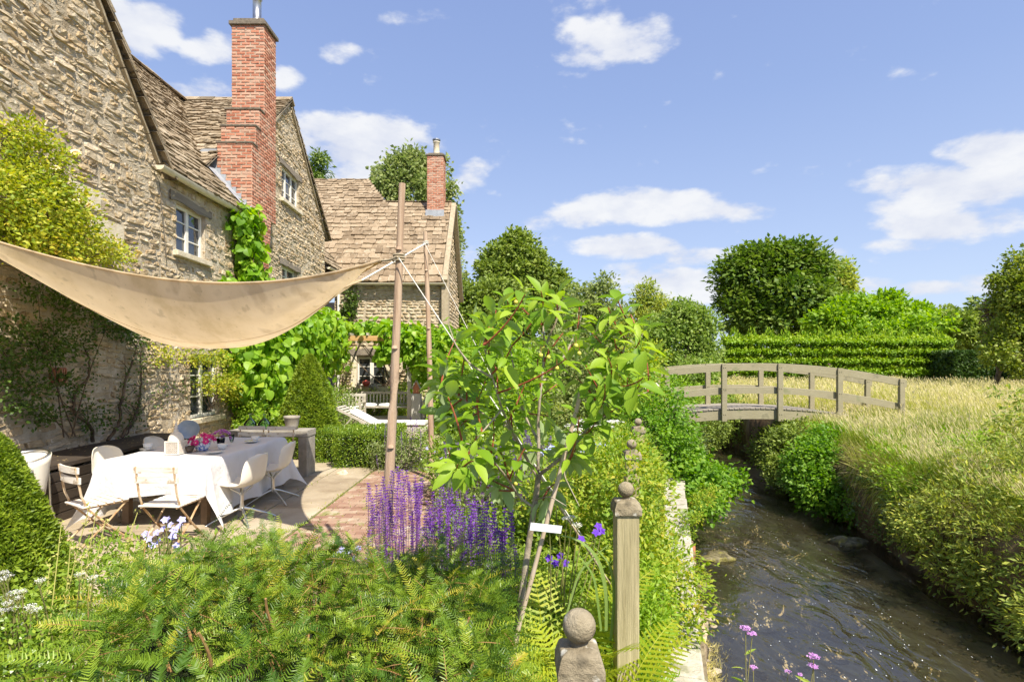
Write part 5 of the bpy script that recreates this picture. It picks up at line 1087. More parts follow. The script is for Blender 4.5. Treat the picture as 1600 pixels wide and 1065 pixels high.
tree('hazel_tree', 'large pale leafy bush behind the left end of the bridge', (6.4, 22, 0), [B_(1055, 525, 46, 48, 22), B_(1085, 510, 34, 36, 22), B_(1030, 545, 34, 40, 21.5), B_(1100, 555, 28, 34, 22), B_(1070, 490, 20, 24, 22), B_(1060, 580, 60, 30, 21.5)], 1900, 12, .32, .13, .08, 'hazel', .12)
tree('chestnut_tree', 'huge round dark green chestnut standing alone beyond the clipped hedge', (25.5, 52, .5), [B_(1212, 425, 52, 42, 52), B_(1170, 440, 42, 44, 52), B_(1250, 435, 46, 44, 52), B_(1212, 470, 80, 48, 52), B_(1160, 485, 40, 36, 51), B_(1275, 480, 36, 42, 52), B_(1190, 405, 34, 22, 52), B_(1235, 402, 34, 22, 52), B_(1215, 505, 80, 30, 51)], 1500, 26, 1.35, .46, .30, 'chest', .7, shell=(.80, 1.03), up=1.1, out=.35, squash=.55, limbs=14)
tree('sycamore_tree', 'thin yellowish tree peeping over the right shoulder of the chestnut', (37, 64, .5), [B_(1305, 440, 24, 34, 64), B_(1320, 455, 16, 26, 64), B_(1290, 425, 14, 18, 64)], 480, 10, 1., .40, .25, 'willow', .35)
tree('lime_tree', 'bright green spreading tree right of the chestnut', (28, 42, .5), [B_(1330, 485, 34, 26, 42), B_(1375, 492, 40, 26, 42), B_(1420, 495, 36, 24, 42), B_(1455, 505, 28, 22, 42), B_(1385, 470, 22, 14, 42), B_(1300, 505, 34, 28, 41), B_(1390, 520, 90, 26, 41)], 2200, 12, .6, .30, .20, 'lime', .35)
tree('elder_tree', 'low green tree beyond the dark clipped hedge', (32, 38, .5), [B_(1495, 515, 30, 26, 38), B_(1525, 505, 18, 24, 38), B_(1540, 530, 40, 28, 38), B_(1526, 480, 6, 14, 38)], 900, 12, .5, .24, .15, 'oak', .2)
tree('cherry_tree', 'yellow green tree entering the frame at the right edge', (19.6, 20, .5), [B_(1590, 470, 34, 40, 20), B_(1570, 445, 18, 30, 20), B_(1612, 430, 30, 50, 20), B_(1555, 438, 13, 8, 20), B_(1575, 405, 10, 14, 20), B_(1640, 480, 60, 80, 20), B_(1585, 520, 34, 40, 20), B_(1560, 550, 24, 30, 20), B_(1600, 565, 34, 30, 20)], 1500, 12, .24, .12, .075, 'cherry', .12, out=.4)
tree('plum_tree', 'purple leaved small tree under the yellow green one at the right edge', (18.6, 21, .5), [B_(1568, 490, 26, 30, 21), B_(1590, 525, 34, 26, 21)], 520, 12, .24, .11, .07, 'purple', .1)
for i, (x0, sc) in enumerate(((-95, 1.1), (-62, .9), (-36, 1.), (62, 1.), (84, 1.2), (110, 1.))):
    tree('field_tree', ['dark hedgerow tree far beyond the house, outermost', 'dark hedgerow tree far beyond the house, middle one', 'dark hedgerow tree far beyond the house, innermost', 'distant hedgerow tree beyond the right edge, innermost', 'distant hedgerow tree beyond the right edge, tallest', 'distant hedgerow tree beyond the right edge, outermost'][i], (x0, 80, 0), [(x0, 80, 6*sc, 7*sc, 5, 5*sc), (x0+4, 81, 4.5*sc, 5, 4, 4*sc), (x0-5, 80, 4*sc, 5, 4, 3.6*sc)], 500, 10, 1.2, .7, .5, 'oak', .4, group='hedgerow trees on the horizon')
g = MB(); n = 42000; X = -120+270*rng.random(n); Y = 100+8*rng.random(n); hgt = 5+1.6*np.sin(X*.11)+1.2*np.sin(X*.31+1)+.8*np.sin(X*.9); Z = hgt*rng.random(n)**.6
leaves(g, np.stack([X, Y, Z], -1), unit(n), unit(n)+(0, -.6, .6), 1.0, .8, 'quad'); tag(g.build('distant_woods', LM['oak']), kind='stuff')
# ---------------------------------------------------------------- hedges
hp = np.linspace(11.3, 23.2, 10)
for i in range(9):
    a, b = hp[i], hp[i+1]; c = (a+b)/2
    t = thing('pleached_hornbeam', 'pleached hornbeam trained flat in tiers, '+['leftmost of the row', 'second of the row from the left', 'third of the row from the left', 'fourth of the row from the left', 'middle of the row of nine', 'fourth of the row from the right', 'third of the row from the right', 'second of the row from the right', 'rightmost of the row beside the dark hedge'][i], 'tree', (c, 29, .5), 'pleached hornbeams along the meadow')
    g = MB()
    for q, (z, h) in enumerate(((3.0, .19), (2.5, .18), (2.0, .18), (1.45, .24))):
        n = 1500; x = a-.1+(b-a+.2)*rng.random(n); zz = z+h*.6*rng.normal(size=n)+.06*np.sin(x*3+q)+.05*np.sin(x*8+q*2)+.04*np.sin(x*17); y = 29+.22*rng.normal(size=n)*(1.2-.5*np.abs(zz-z)/h)
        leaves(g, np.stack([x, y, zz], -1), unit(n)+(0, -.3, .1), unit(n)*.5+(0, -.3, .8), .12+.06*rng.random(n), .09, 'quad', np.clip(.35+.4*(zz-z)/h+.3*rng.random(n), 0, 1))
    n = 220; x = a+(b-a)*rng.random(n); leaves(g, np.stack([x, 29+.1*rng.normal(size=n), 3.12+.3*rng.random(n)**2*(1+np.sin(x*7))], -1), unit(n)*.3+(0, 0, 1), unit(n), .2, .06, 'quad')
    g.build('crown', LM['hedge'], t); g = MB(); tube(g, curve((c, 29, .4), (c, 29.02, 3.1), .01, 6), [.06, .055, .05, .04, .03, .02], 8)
    for z in (1.5, 2.0, 2.5, 3.0): tube(g, [(a, 29.02, z+.02), (c, 29.02, z-.02), (b, 29.02, z+.02)], .018, 5)
    g.build('trunk', BARK, t)
def clipped(name, label, x0, x1, y0, y1, z0, z1, n, L, W, m_, cat='hedge', rounding=.06, core=True):
    t = thing(name, label, cat, ((x0+x1)/2, (y0+y1)/2, z0)); g = MB(); sx, sy, sz = x1-x0, y1-y0, z1-z0
    A = np.array([sx*sy, sx*sz, sx*sz, sy*sz, sy*sz]); f = rng.choice(5, n, p=A/A.sum()); a, b = rng.random(n), rng.random(n); dp = np.abs(rng.normal(size=n))*rounding
    wob = .04*np.sin(a*sx*5)+.03*np.sin(b*9)
    P = np.zeros((n, 3)); Nn = np.zeros((n, 3))
    for k, (pf, nn) in enumerate(((lambda a, b, d: (x0+a*sx, y0+b*sy, z1-d), (0, 0, 1)), (lambda a, b, d: (x0+a*sx, y0+d, z0+b*sz), (0, -1, 0)), (lambda a, b, d: (x0+a*sx, y1-d, z0+b*sz), (0, 1, 0)), (lambda a, b, d: (x0+d, y0+a*sy, z0+b*sz), (-1, 0, 0)), (lambda a, b, d: (x1-d, y0+a*sy, z0+b*sz), (1, 0, 0)))):
        q = f == k; P[q] = np.stack(pf(a[q], b[q], dp[q]+wob[q]*.6), -1); Nn[q] = nn
    leaves(g, P, Nn*.8+unit(n)*.8+(0, 0, .3), Nn*.7+unit(n)*.7+(0, 0, .4), L*(.7+.6*rng.random(n)), W, 'quad'); g.build('foliage', LM[m_], t)
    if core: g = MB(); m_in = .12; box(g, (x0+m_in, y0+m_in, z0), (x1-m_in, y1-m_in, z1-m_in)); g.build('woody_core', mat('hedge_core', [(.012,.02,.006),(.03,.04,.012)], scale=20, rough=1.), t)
    return t
clipped('clipped_hedge', 'dark clipped hedge block right of the pleached hornbeams', 22.0, 25.4, 27, 29.5, .5, 2.42, 15000, .13, .09, 'dkhedge')
clipped('clipped_hedge', 'second dark clipped hedge block running off the right edge of the photo', 24.3, 32, 25.5, 26.8, .5, 2.25, 19000, .13, .09, 'dkhedge')
clipped('box_hedge', 'low clipped bright green box hedge behind the terrace left of the leaning pole', -3.05, -2.05, 9.2, 10.6, 0, .65, 24000, .028, .018, 'box', rounding=.085)
clipped('box_hedge', 'short clump of box beside the concrete console', -3.5, -3.0, 9.7, 10.6, 0, .62, 9000, .028, .018, 'box', rounding=.06)
# ---------------------------------------------------------------- shrubs behind the sapling, along the garden
bush('philadelphus_bush', 'big mixed green shrub behind the sapling, left of its trunk', 'shrub', [B_(770, 560, 50, 50, 13), B_(815, 590, 50, 50, 12.5), B_(735, 600, 38, 40, 13.5), B_(780, 640, 60, 36, 12)], 900, 12, .25, .085, .05, 'lime')
bush('viburnum_bush', 'tall dense shrub behind the right half of the sapling', 'shrub', [B_(880, 570, 50, 50, 14), B_(930, 590, 48, 46, 13.5), B_(970, 570, 34, 38, 14), B_(900, 640, 60, 36, 13)], 1000, 12, .26, .09, .055, 'poplar')
bush('golden_bush', 'yellowish shrub right of the sapling, behind the dark rose bush', 'shrub', [B_(985, 580, 42, 40, 12), B_(1015, 560, 22, 26, 12.4), B_(1000, 620, 40, 30, 11.5)], 620, 12, .2, .065, .04, 'yell')
T = bush('rose_bush', 'dark glossy rose bush with one pale pink bloom beside the left end of the bridge', 'rose bush', [(2.28, 8.6, 1.1, .42, .4, .52), (2.0, 8.3, .75, .4, .4, .5), (2.62, 8.9, .75, .35, .4, .55), (2.35, 8.5, .4, .5, .4, .4)], 520, 12, .16, .058, .036, 'bram', stems=8)
g = MB()
for (px, py) in ((1018, 601), (1024, 604), (1010, 606)): posy(g, at(px, py, 8.1)-(0, 0, .0), 1, .01, .01, .07, 0, 9)
g.build('bloom', [leafmat('pale_pink_petals', [(.82,.58,.55),(.85,.72,.68)], .3), CREAMC], T)
# ---------------------------------------------------------------- vines and climbers on the house
def wallblob(px, py, Y, rx, ry, thick=.22, off=.12): 
    z = EYE+(HY-py)/F*Y; s = F/Y; return (wx(Y)+off+thick*.5, Y, z, thick, rx, ry/s)
T = bush('grape_vine', 'large leaved bright green grape vine covering the house wall beyond the lower window', 'vine', [(-5.6, 11.9, 1.9, .40, .55, 1.0), (-5.6, 12.7, 2.4, .45, .7, .8), (-5.5, 13.7, 2.5, .5, .8, .8), (-5.5, 14.8, 2.75, .5, .9, .65), (-5.5, 15.9, 2.7, .5, .9, .6), (-5.65, 12.2, .9, .35, .6, .75), (-5.6, 13.4, 1.4, .45, .8, .9), (-5.7, 15.0, 1.7, .35, .8, .9), (-5.7, 16.6, 2.2, .4, .8, .6)], 640, 8, .34, .17, .17, 'vine', 'round', zmin=.1, up=.1, out=.8, ran=.5, hang=.8, stems=14, stemr=.02, tm=VSTEM)
bush('grape_vine', 'narrow tongue of vine climbing past the foot of the near brick chimney', 'vine', [(-5.92, 12.05, 4.95, .16, .3, .34), (-5.92, 12.2, 4.4, .15, .26, .5), (-5.92, 12.25, 3.7, .16, .3, .4), (-5.92, 11.6, 3.35, .14, .5, .14), (-5.92, 12.75, 3.9, .08, .2, .2)], 150, 7, .2, .14, .14, 'vine', 'round', zmin=2, up=.1, out=.9, ran=.5, hang=.8, stems=8, stemr=.012, tm=VSTEM)
bush('pergola_vine', 'vine trailing over the pergola beam and post in front of the cottage', 'vine', [(-5.5, 17.4, 2.95, .4, .3, .15), (-4.5, 17.3, 2.95, .5, .3, .14), (-3.5, 17.1, 2.7, .5, .35, .35), (-2.9, 17, 2.3, .5, .4, .6), (-2.75, 17.1, 1.6, .45, .4, .5), (-3.9, 17.2, 2.2, .3, .3, .35), (-4.1, 18.4, 2.9, 1.2, .9, .15)], 270, 7, .26, .17, .17, 'vine', 'round', zmin=.4, hang=.7, out=.6, up=.2, ran=.5, stems=16, stemr=.02, tm=VSTEM, shell=(.3, 1.05))
bush('hop_vine', 'mass of bright climbing leaves right of the thinner pole, hiding the cottage corner', 'vine', [(-1.6, 15.5, 2.0, .7, .6, .8), (-1.0, 15, 1.5, .7, .6, .9), (-2.1, 16, 2.4, .4, .5, .5), (-.3, 14.5, 1.2, .7, .6, .9), (-1.2, 14, .7, .9, .5, .7)], 560, 9, .3, .12, .11, 'vine', 'round', hang=.5, out=.7, stems=8, tm=VSTEM)
bush('ivy', 'small patch of ivy on the cottage wall under the gutter', 'ivy', [(-6.0, 20.15, 4.1, .22, .12, .45), (-6.1, 20.15, 3.3, .3, .12, .55), (-6.35, 20.15, 2.9, .2, .1, .5), (-5.85, 20.15, 4.5, .1, .1, .2)], 130, 14, .16, .07, .07, 'ivy', 'quad', out=.8, stems=4, tm=VSTEM)
bush('wall_shrub', 'straggly brownish climber on the cottage wall left of its window', 'climber', [(-6.2, 20.1, 1.4, .28, .15, .8), (-6.3, 20.1, .5, .3, .2, .4)], 70, 10, .2, .07, .04, 'willow', 'quad', out=.7, stems=14, stemr=.02, tm=VSTEM)
bush('hydrangea_bush', 'low green bush under the cottage window', 'shrub', [(-5.9, 19.4, .45, .7, .4, .5), (-4.9, 19.4, .4, .6, .4, .45), (-3.7, 19.3, .6, .6, .4, .6)], 260, 10, .24, .09, .06, 'perennial')
bush('laurel_bush', 'leafy shrubs at the foot of the grape vine behind the conical yew', 'shrub', [(-4.9, 12.3, .6, .6, .5, .6), (-5.3, 11.4, .5, .45, .5, .5), (-4.6, 13.4, .7, .6, .5, .6), (-4.75, 14.5, .6, .4, .5, .6)], 420, 12, .2, .05, .032, 'box')
bush('silver_bush', 'silvery green shrub between the conical yew and the sun lounger', 'shrub', [(-4.5, 14.2, .55, .45, .4, .55), (-4.2, 13.7, .3, .35, .3, .35)], 220, 12, .2, .06, .03, 'sage')
def cone(name, label, c, r, h, n, L, W, m_, belly=.5):
    t = thing(name, label, 'topiary', c); g = MB(); z = rng.random(n)**1.25; a = rng.random(n)*2*math.pi; prof = r*np.clip((1-z)**.62, 0, 1)*(1-.25*np.maximum(0, .15-z)/.15)
    bump = 1+.06*np.sin(a*5+z*9)+.05*np.sin(a*11-z*23)+.035*rng.normal(size=n); rr = prof*bump*(1-.12*rng.random(n)**2)
    P = np.stack([c[0]+rr*np.cos(a), c[1]+rr*np.sin(a), c[2]+z*h], -1); Nn = np.stack([np.cos(a), np.sin(a), np.full(n, .45)], -1)
    leaves(g, P, Nn*.7+unit(n)*.7+(0, 0, .3), Nn+unit(n)*.7, L*(.6+.8*rng.random(n)), W, 'quad', np.clip(.5+.22*np.sin(a*7+z*31)*np.sin(z*17)+.28*rng.normal(size=n), 0, 1)); g.build('foliage', LM[m_], t)
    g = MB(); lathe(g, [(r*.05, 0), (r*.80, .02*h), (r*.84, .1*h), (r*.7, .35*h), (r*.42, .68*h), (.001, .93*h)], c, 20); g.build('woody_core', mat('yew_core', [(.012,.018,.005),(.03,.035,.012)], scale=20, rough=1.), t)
    g = MB(); tube(g, [(c[0], c[1], c[2]-.05), (c[0], c[1], c[2]+h*.5)], .03, 8); g.build('trunk', BARK, t)
cone('topiary_cone', 'clipped yellow green yew cone filling the left edge of the photo', (-3.02, 3.15, 0), .46, 1.37, 90000, .026, .011, 'cone')
cone('topiary_cone', 'conical yew standing in front of the grape vine, behind the urn', (-3.95, 10.6, 0), .66, 1.95, 52000, .05, .022, 'cone')
# climbing rose on the near gable
T = bush('climbing_rose', 'yellow green rambling rose with cream blooms on the sunny gable wall above the sail', 'climbing rose', [wallblob(15, 250, 6.5, .35, 45, .30), wallblob(10, 320, 6.4, .4, 60, .42), wallblob(50, 320, 6.75, .35, 55, .34), wallblob(75, 350, 7.0, .35, 45, .3), wallblob(115, 388, 7.4, .38, 28, .26), wallblob(155, 398, 7.9, .30, 16, .2), wallblob(88, 305, 7.0, .16, 16, .2), wallblob(35, 385, 6.6, .5, 34, .4), wallblob(20, 215, 6.5, .2, 22, .2), wallblob(-60, 330, 5.8, .6, 100, .45), wallblob(108, 352, 7.3, .12, 12, .15)], 1250, 14, .16, .048, .028, 'rose', 'quad', zmin=2.9, out=.6, up=.4, stems=26, stemr=.012, tm=VSTEM, shell=(.35, 1.1))
RC_ = leafmat('rose_centre', [(.72,.42,.05),(.8,.5,.08)], .2)
for (px, py, Y) in ((31, 342, 6.5), (82, 320, 7.1), (141, 378, 7.7), (124, 319, 7.3), (103, 325, 7.2), (100, 380, 7.2), (180, 397, 8.1), (182, 403, 8.1), (2, 290, 6.4), (78, 245, 6.9), (58, 335, 6.8), (46, 270, 6.6)): c = at(px, py, Y); c[0] += .42; c[1] -= .12; g = MB(); posy(g, c, 1, .015, .015, .06, 0, 9); g.build('bloom', [YEL, RC_], T)
T = bush('climbing_rose', 'darker shaded rose branches across the wall under the sail, near the left edge', 'climbing rose', [wallblob(30, 540, 6.5, .5, 45, .22), wallblob(90, 530, 7.0, .4, 35, .2), wallblob(20, 610, 6.4, .35, 40, .16), wallblob(135, 480, 7.4, .4, 18, .18), wallblob(175, 500, 7.9, .45, 16, .2), wallblob(210, 520, 8.3, .4, 16, .2), wallblob(60, 450, 6.7, .4, 20, .16), wallblob(100, 600, 7.1, .2, 16, .1), wallblob(145, 655, 7.6, .22, 20, .1), wallblob(60, 650, 6.8, .2, 12, .08)], 420, 14, .15, .045, .028, 'dark', 'quad', zmin=.7, out=.6, stems=4, stemr=.01, tm=VSTEM, shell=(.3, 1.1))
bush('climbing_rose', 'thin yellowish rose spray hanging across the lower window', 'climbing rose', [wallblob(335, 597, 10.9, .55, 18, .24, .2), wallblob(310, 600, 10.5, .4, 14, .24, .25), wallblob(325, 560, 10.8, .4, 12, .2, .2), wallblob(355, 605, 11.3, .4, 18, .2, .2), wallblob(250, 555, 9.3, .5, 12, .14), wallblob(300, 560, 10.3, .4, 12, .14), wallblob(360, 640, 11.5, .3, 26, .16, .2)], 300, 12, .15, .045, .03, 'rose', 'quad', zmin=.9, out=.6, stems=10, stemr=.008, tm=VSTEM, shell=(.3, 1.1))
# bare stems that fan out from the deck
for i, (l, pts) in enumerate((('bare twisted climber stem rising from the deck at the left of the fan', [(163, 690, 7.7), (150, 668, 7.62), (120, 640, 7.35), (128, 612, 7.45), (150, 590, 7.6), (150, 560, 7.6), (148, 535, 7.55)]), ('bare climber stem rising straight behind the white chair backs', [(190, 688, 8.0), (205, 660, 8.2), (212, 630, 8.3), (222, 600, 8.4), (233, 570, 8.5), (240, 545, 8.6), (235, 520, 8.5)]), ('bare climber stem bending right towards the lower window', [(218, 683, 8.3), (232, 655, 8.5), (247, 640, 8.7), (249, 615, 8.8), (246, 580, 8.75), (240, 550, 8.7)]), ('thin bare climber stem arching to the lower window frame', [(225, 680, 8.4), (238, 650, 8.6), (262, 625, 9.0), (290, 605, 9.7), (318, 600, 10.3)]))):
    t = thing('climber', l, 'climber', (wx(pts[0][2])+.12, pts[0][2], .66)); g = MB(); P = np.array([(wx(Y)+.09+.04*math.sin(k*1.7), Y, EYE+(HY-py)/F*Y) for k, (px, py, Y) in enumerate(pts)])
    T_ = np.linspace(0, len(P)-1, 30); P = np.stack([np.interp(T_, range(len(P)), P[:, k]) for k in range(3)], -1); P[1:-1] += rng.normal(size=(28, 3))*.008; tube(g, P, np.linspace(.026 if i < 3 else .012, .009, 30), 7)
    for k in range(7): j = rng.integers(6, 28); d = unit(1)[0]*(.1, 1, 1); d[2] = abs(d[2]); tube(g, curve(P[j], P[j]+d*.35, .2, 6), np.linspace(.007, .003, 6), 5)
    g.build('stem', VSTEM, t); g = MB(); n = 160; j = rng.integers(4, 30, n); leaves(g, P[j]+rng.normal(size=(n, 3))*(.04, .10, .10)+(.03, 0, 0), unit(n), unit(n)+(1, 0, .3), .045, .028, 'quad'); g.build('foliage', LM['dark'], t)
# ---------------------------------------------------------------- yew in the foreground
def noise2(x, y): return .5*np.sin(x*5.1+1.3)+.35*np.sin(y*6.3+x*2.1)+.3*np.sin(x*11.7-y*4.2+2)+.2*np.sin(x*19+y*17)
def twigs(mb, P, D, N, Lt, nn, nl, nw, curl=.25):
    """flat sprays: each twig a short bowed stem with two ranks of needles"""
    n = len(P); D = nrm(D); N = nrm(N-D*np.sum(N*D, -1, keepdims=True)); S = np.cross(D, N); t = np.linspace(.05, 1, nn)
    sp = P[:, None]+D[:, None]*(t[None, :, None]*Lt[:, None, None])-N[:, None]*(curl*(t**2)[None, :, None]*Lt[:, None, None])
    rr = np.repeat(np.clip(rng.beta(2, 2.6, n)+np.where(rng.random(n) < .03, .45, 0), 0, 1), nn*2).reshape(n, nn, 2)+.1*rng.random((n, nn, 2))
    w = (1-.55*t**3)[None, :, None]
    for s in (-1, 1):
        d = S[:, None]*s*1.+D[:, None]*.55+N[:, None]*.22+rng.normal(size=(n, nn, 3))*.12
        leaves(mb, sp.reshape(-1, 3), d.reshape(-1, 3), np.broadcast_to(N[:, None], (n, nn, 3)).reshape(-1, 3)+rng.normal(size=(n*nn, 3))*.25, (nl*w*(.8+.4*rng.random((n, nn, 1)))).ravel(), nw, 'needle', np.clip(rr[..., (s+1)//2].ravel(), 0, 1))
    return sp
def yewtop(x, y):
    edge = np.interp(x, [-2.1, -1.7, -1.3, -.9, -.4, -.1, .12, .26], [.75, .86, .98, .96, .93, .90, .80, .55])
    return edge-.035*np.maximum(0, y-2.0)/.5+.05*noise2(x, y)+.045*np.sin(x*17+1)*np.sin(y*15+x*4)
T = thing('yew_bush', 'sprawling dark green yew with feathery needles and orange tips across the bottom foreground', 'shrub', (-.8, 1.8, 0))
g = MB(); st = MB(); n = 5600; y = .80+1.95*rng.random(n)**.8; x = -2.15+2.55*rng.random(n)
fr0 = np.interp(y, [.8, 1.4, 1.7, 1.95, 2.3, 2.75], [.24, .15, -.03, -.09, -.13, -.25]); lf0 = np.interp(y, [.8, 1.4, 2.0, 2.75], [-.85, -1.15, -1.5, -1.62]); k = (x < fr0+.05*np.sin(y*19)) & (x > lf0); x, y = x[k], y[k]; n = len(x)
dep = np.abs(rng.normal(size=n))*.22*rng.random(n); z = yewtop(x, y)-dep; back = np.clip((y-2.35)/.35, 0, 1); z = z-back**2*.22; P = np.stack([x, y, z], -1)
D = np.stack([rng.normal(size=n)*.8, rng.normal(size=n)*.8-.25+back, .35+.35*rng.random(n)], -1)
sp = twigs(g, P, D, np.tile((0, -.15, 1.), (n, 1))+rng.normal(size=(n, 3))*.35, .07+.13*rng.random(n), 20, .021, .0034)
n2_ = 2600; a = rng.random(n2_); sidep = rng.random(n2_); y2 = .9+1.75*a; x2 = np.where(sidep < .5, np.interp(y2, [.8, 1.4, 1.7, 1.95, 2.3, 2.75], [.24, .15, -.03, -.09, -.13, -.25])+.02, -2.0+2.3*rng.random(n2_)); y2 = np.where(sidep < .5, y2, 2.62+.1*rng.random(n2_)); z2 = yewtop(x2, y2)*rng.random(n2_)
P2 = np.stack([x2, y2, z2], -1); D2 = np.where((sidep < .5)[:, None], np.array((1, -.2, .1)), np.array((0, 1, .1)))+rng.normal(size=(n2_, 3))*.5; twigs(g, P2, D2, np.tile((0, 0, 1.), (n2_, 1))+rng.normal(size=(n2_, 3))*.4, .08+.12*rng.random(n2_), 14, .021, .0036)
g.build('foliage', LM['yew'], T)
for i in rng.choice(n, 500, replace=False): tube(st, sp[i][::5], .0016, 3, cap=False)
for i in rng.choice(n, 130, replace=False): tube(st, curve((P[i, 0]*.6-.3, P[i, 1]*.6+.7, .02), P[i]-(0, 0, .02), .15, 7), np.linspace(.012, .004, 7), 5)
for (a, b, Y) in (((310, 1000), (330, 1040), 1.42), ((415, 945), (430, 985), 1.6)): tube(st, curve(at(*a, Y)+(0, 0, .02), at(*b, Y+.05), .1, 6), np.linspace(.0035, .005, 6), 6)
st.build('branches', mat('yew_twig', [(.16,.14,.04),(.36,.19,.08),(.25,.24,.06)], scale=20, rough=.8), T)
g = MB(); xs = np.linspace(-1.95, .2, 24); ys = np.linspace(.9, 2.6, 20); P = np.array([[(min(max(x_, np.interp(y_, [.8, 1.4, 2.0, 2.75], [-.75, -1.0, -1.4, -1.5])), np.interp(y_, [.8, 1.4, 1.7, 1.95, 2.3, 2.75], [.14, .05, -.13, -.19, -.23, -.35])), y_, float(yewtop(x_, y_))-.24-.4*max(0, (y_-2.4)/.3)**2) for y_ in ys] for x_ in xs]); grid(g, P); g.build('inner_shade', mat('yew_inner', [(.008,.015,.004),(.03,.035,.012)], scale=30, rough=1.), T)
# small leaved shrub in the bottom left corner
bush('box_shrub', 'bright small leaved shrub in the bottom left corner of the photo', 'shrub', [(-1.62, 1.72, .62, .36, .34, .26), (-1.95, 2.1, .62, .36, .3, .28), (-1.35, 1.45, .66, .2, .25, .22), (-1.75, 1.7, .3, .42, .45, .35), (-1.5, 2.35, .62, .3, .25, .22)], 1500, 14, .07, .019, .012, 'box', 'quad', stems=20, stemr=.006, shell=(.5, 1.02))
# perennials between yew and terrace
bush('border_perennial', 'leafy yellow green perennial with small seed heads in front of the folding chairs', 'plant', [(-1.95, 2.9, .55, .35, .25, .27), (-1.55, 2.9, .55, .3, .22, .27), (-2.3, 3.0, .50, .3, .3, .3), (-1.2, 2.8, .5, .25, .2, .2), (-1.75, 2.75, .2, .6, .3, .3)], 900, 12, .09, .032, .014, 'perennial', 'quad', stems=30, stemr=.004, tm=TWIG)
bush('border_perennial', 'fine leaved yellow green clump left of the purple salvia, beyond the yew', 'plant', [(-.85, 2.95, .36, .28, .22, .24), (-.5, 2.9, .36, .24, .2, .26), (-1.15, 3.0, .22, .2, .2, .2), (-.75, 2.8, .15, .5, .25, .25)], 700, 12, .09, .038, .009, 'perennial', 'quad', stems=24, stemr=.004, tm=TWIG)
def flowerplant(name, label, heads, base, m_, size, petals=5, cat='flower', stemr=.0025, foliage_m='perennial', leafn=60, leafL=.05):
    t = thing(name, label, cat, base)
    for (p) in heads:
        g = MB(); p = np.array(p, float); nn = nrm((rng.normal()*.3, -.6, .6)); a1 = nrm(np.cross(nn, (0, 0, 1))); a2 = np.cross(nn, a1); th_ = np.arange(petals)*2*math.pi/petals; D = a1*np.cos(th_)[:, None]+a2*np.sin(th_)[:, None]+nn*.35
        leaves(g, np.tile(p, (petals, 1)), D, np.tile(nn, (petals, 1)), size, size*.85, 'oval'); g.build('flower', m_, t)
    g = MB()
    for p in heads: tube(g, curve(np.array(base)+unit(1)[0]*(.05, .05, 0), np.array(p), .08, 7), np.linspace(stemr*1.4, stemr, 7), 5)
    g.build('stem', TWIG, t); g = MB(); h = np.array(heads); k = rng.integers(0, len(h), leafn); f = rng.random(leafn)[:, None]*.85; leaves(g, np.array(base)+(h[k]-base)*f+rng.normal(size=(leafn, 3))*.015, unit(leafn)+(0, 0, .2), unit(leafn)+(0, 0, 1), leafL, leafL*.35, 'quad'); g.build('leaves', LM[foliage_m], t); return t
hd = lambda L, Y: [at(px, py, Y+.06*rng.normal()) for px, py in L]
flowerplant('bellflower', 'pale lavender blue bellflowers in front of the folding chairs, above the yew', hd([(232, 842), (245, 832), (255, 826), (238, 852), (228, 834), (248, 846), (270, 838), (276, 852), (266, 820), (262, 812), (280, 822), (272, 828), (284, 812), (258, 812)], 2.8), (-1.85, 2.85, .0), LAV, .021, leafn=160)
flowerplant('bellflower', 'low pale lavender flowers at the edge of the brick path, left of the salvia', hd([(522, 868), (530, 864), (537, 870), (528, 876), (515, 880), (505, 876), (548, 860), (560, 856), (541, 862), (510, 862), (553, 872), (534, 858)], 2.75), (-.92, 2.75, .0), LAV, .017, leafn=160)
g_ = MB(); t = thing('seeding_grass', 'tall yellow flower stems with seed capsules leaning right in front of the clipped yew', 'plant', (-2.1, 2.4, 0))
for (a, b) in (((98, 950), (150, 800)), ((60, 940), (96, 815)), ((72, 960), (110, 850)), ((110, 965), (165, 812)), ((75, 945), (140, 790)), ((120, 960), (128, 870)), ((50, 955), (78, 880)), ((140, 900), (215, 800))):
    p0, p1 = at(*a, 2.3), at(*b, 2.45+.1*rng.normal()); P = curve(p0-(0, 0, .5), p1, .04, 12); tube(g_, P, np.linspace(.0032, .0016, 12), 5)
    n = 34; k = 6+rng.integers(0, 6, n); C = P[k]+unit(n)*.012; leaves(g_, C, unit(n)+(0, 0, .5), unit(n), .014, .010, 'quad')
g_.build('stem', mat('straw_stem', [(.30,.30,.07),(.48,.44,.14)], rough=.8), t)
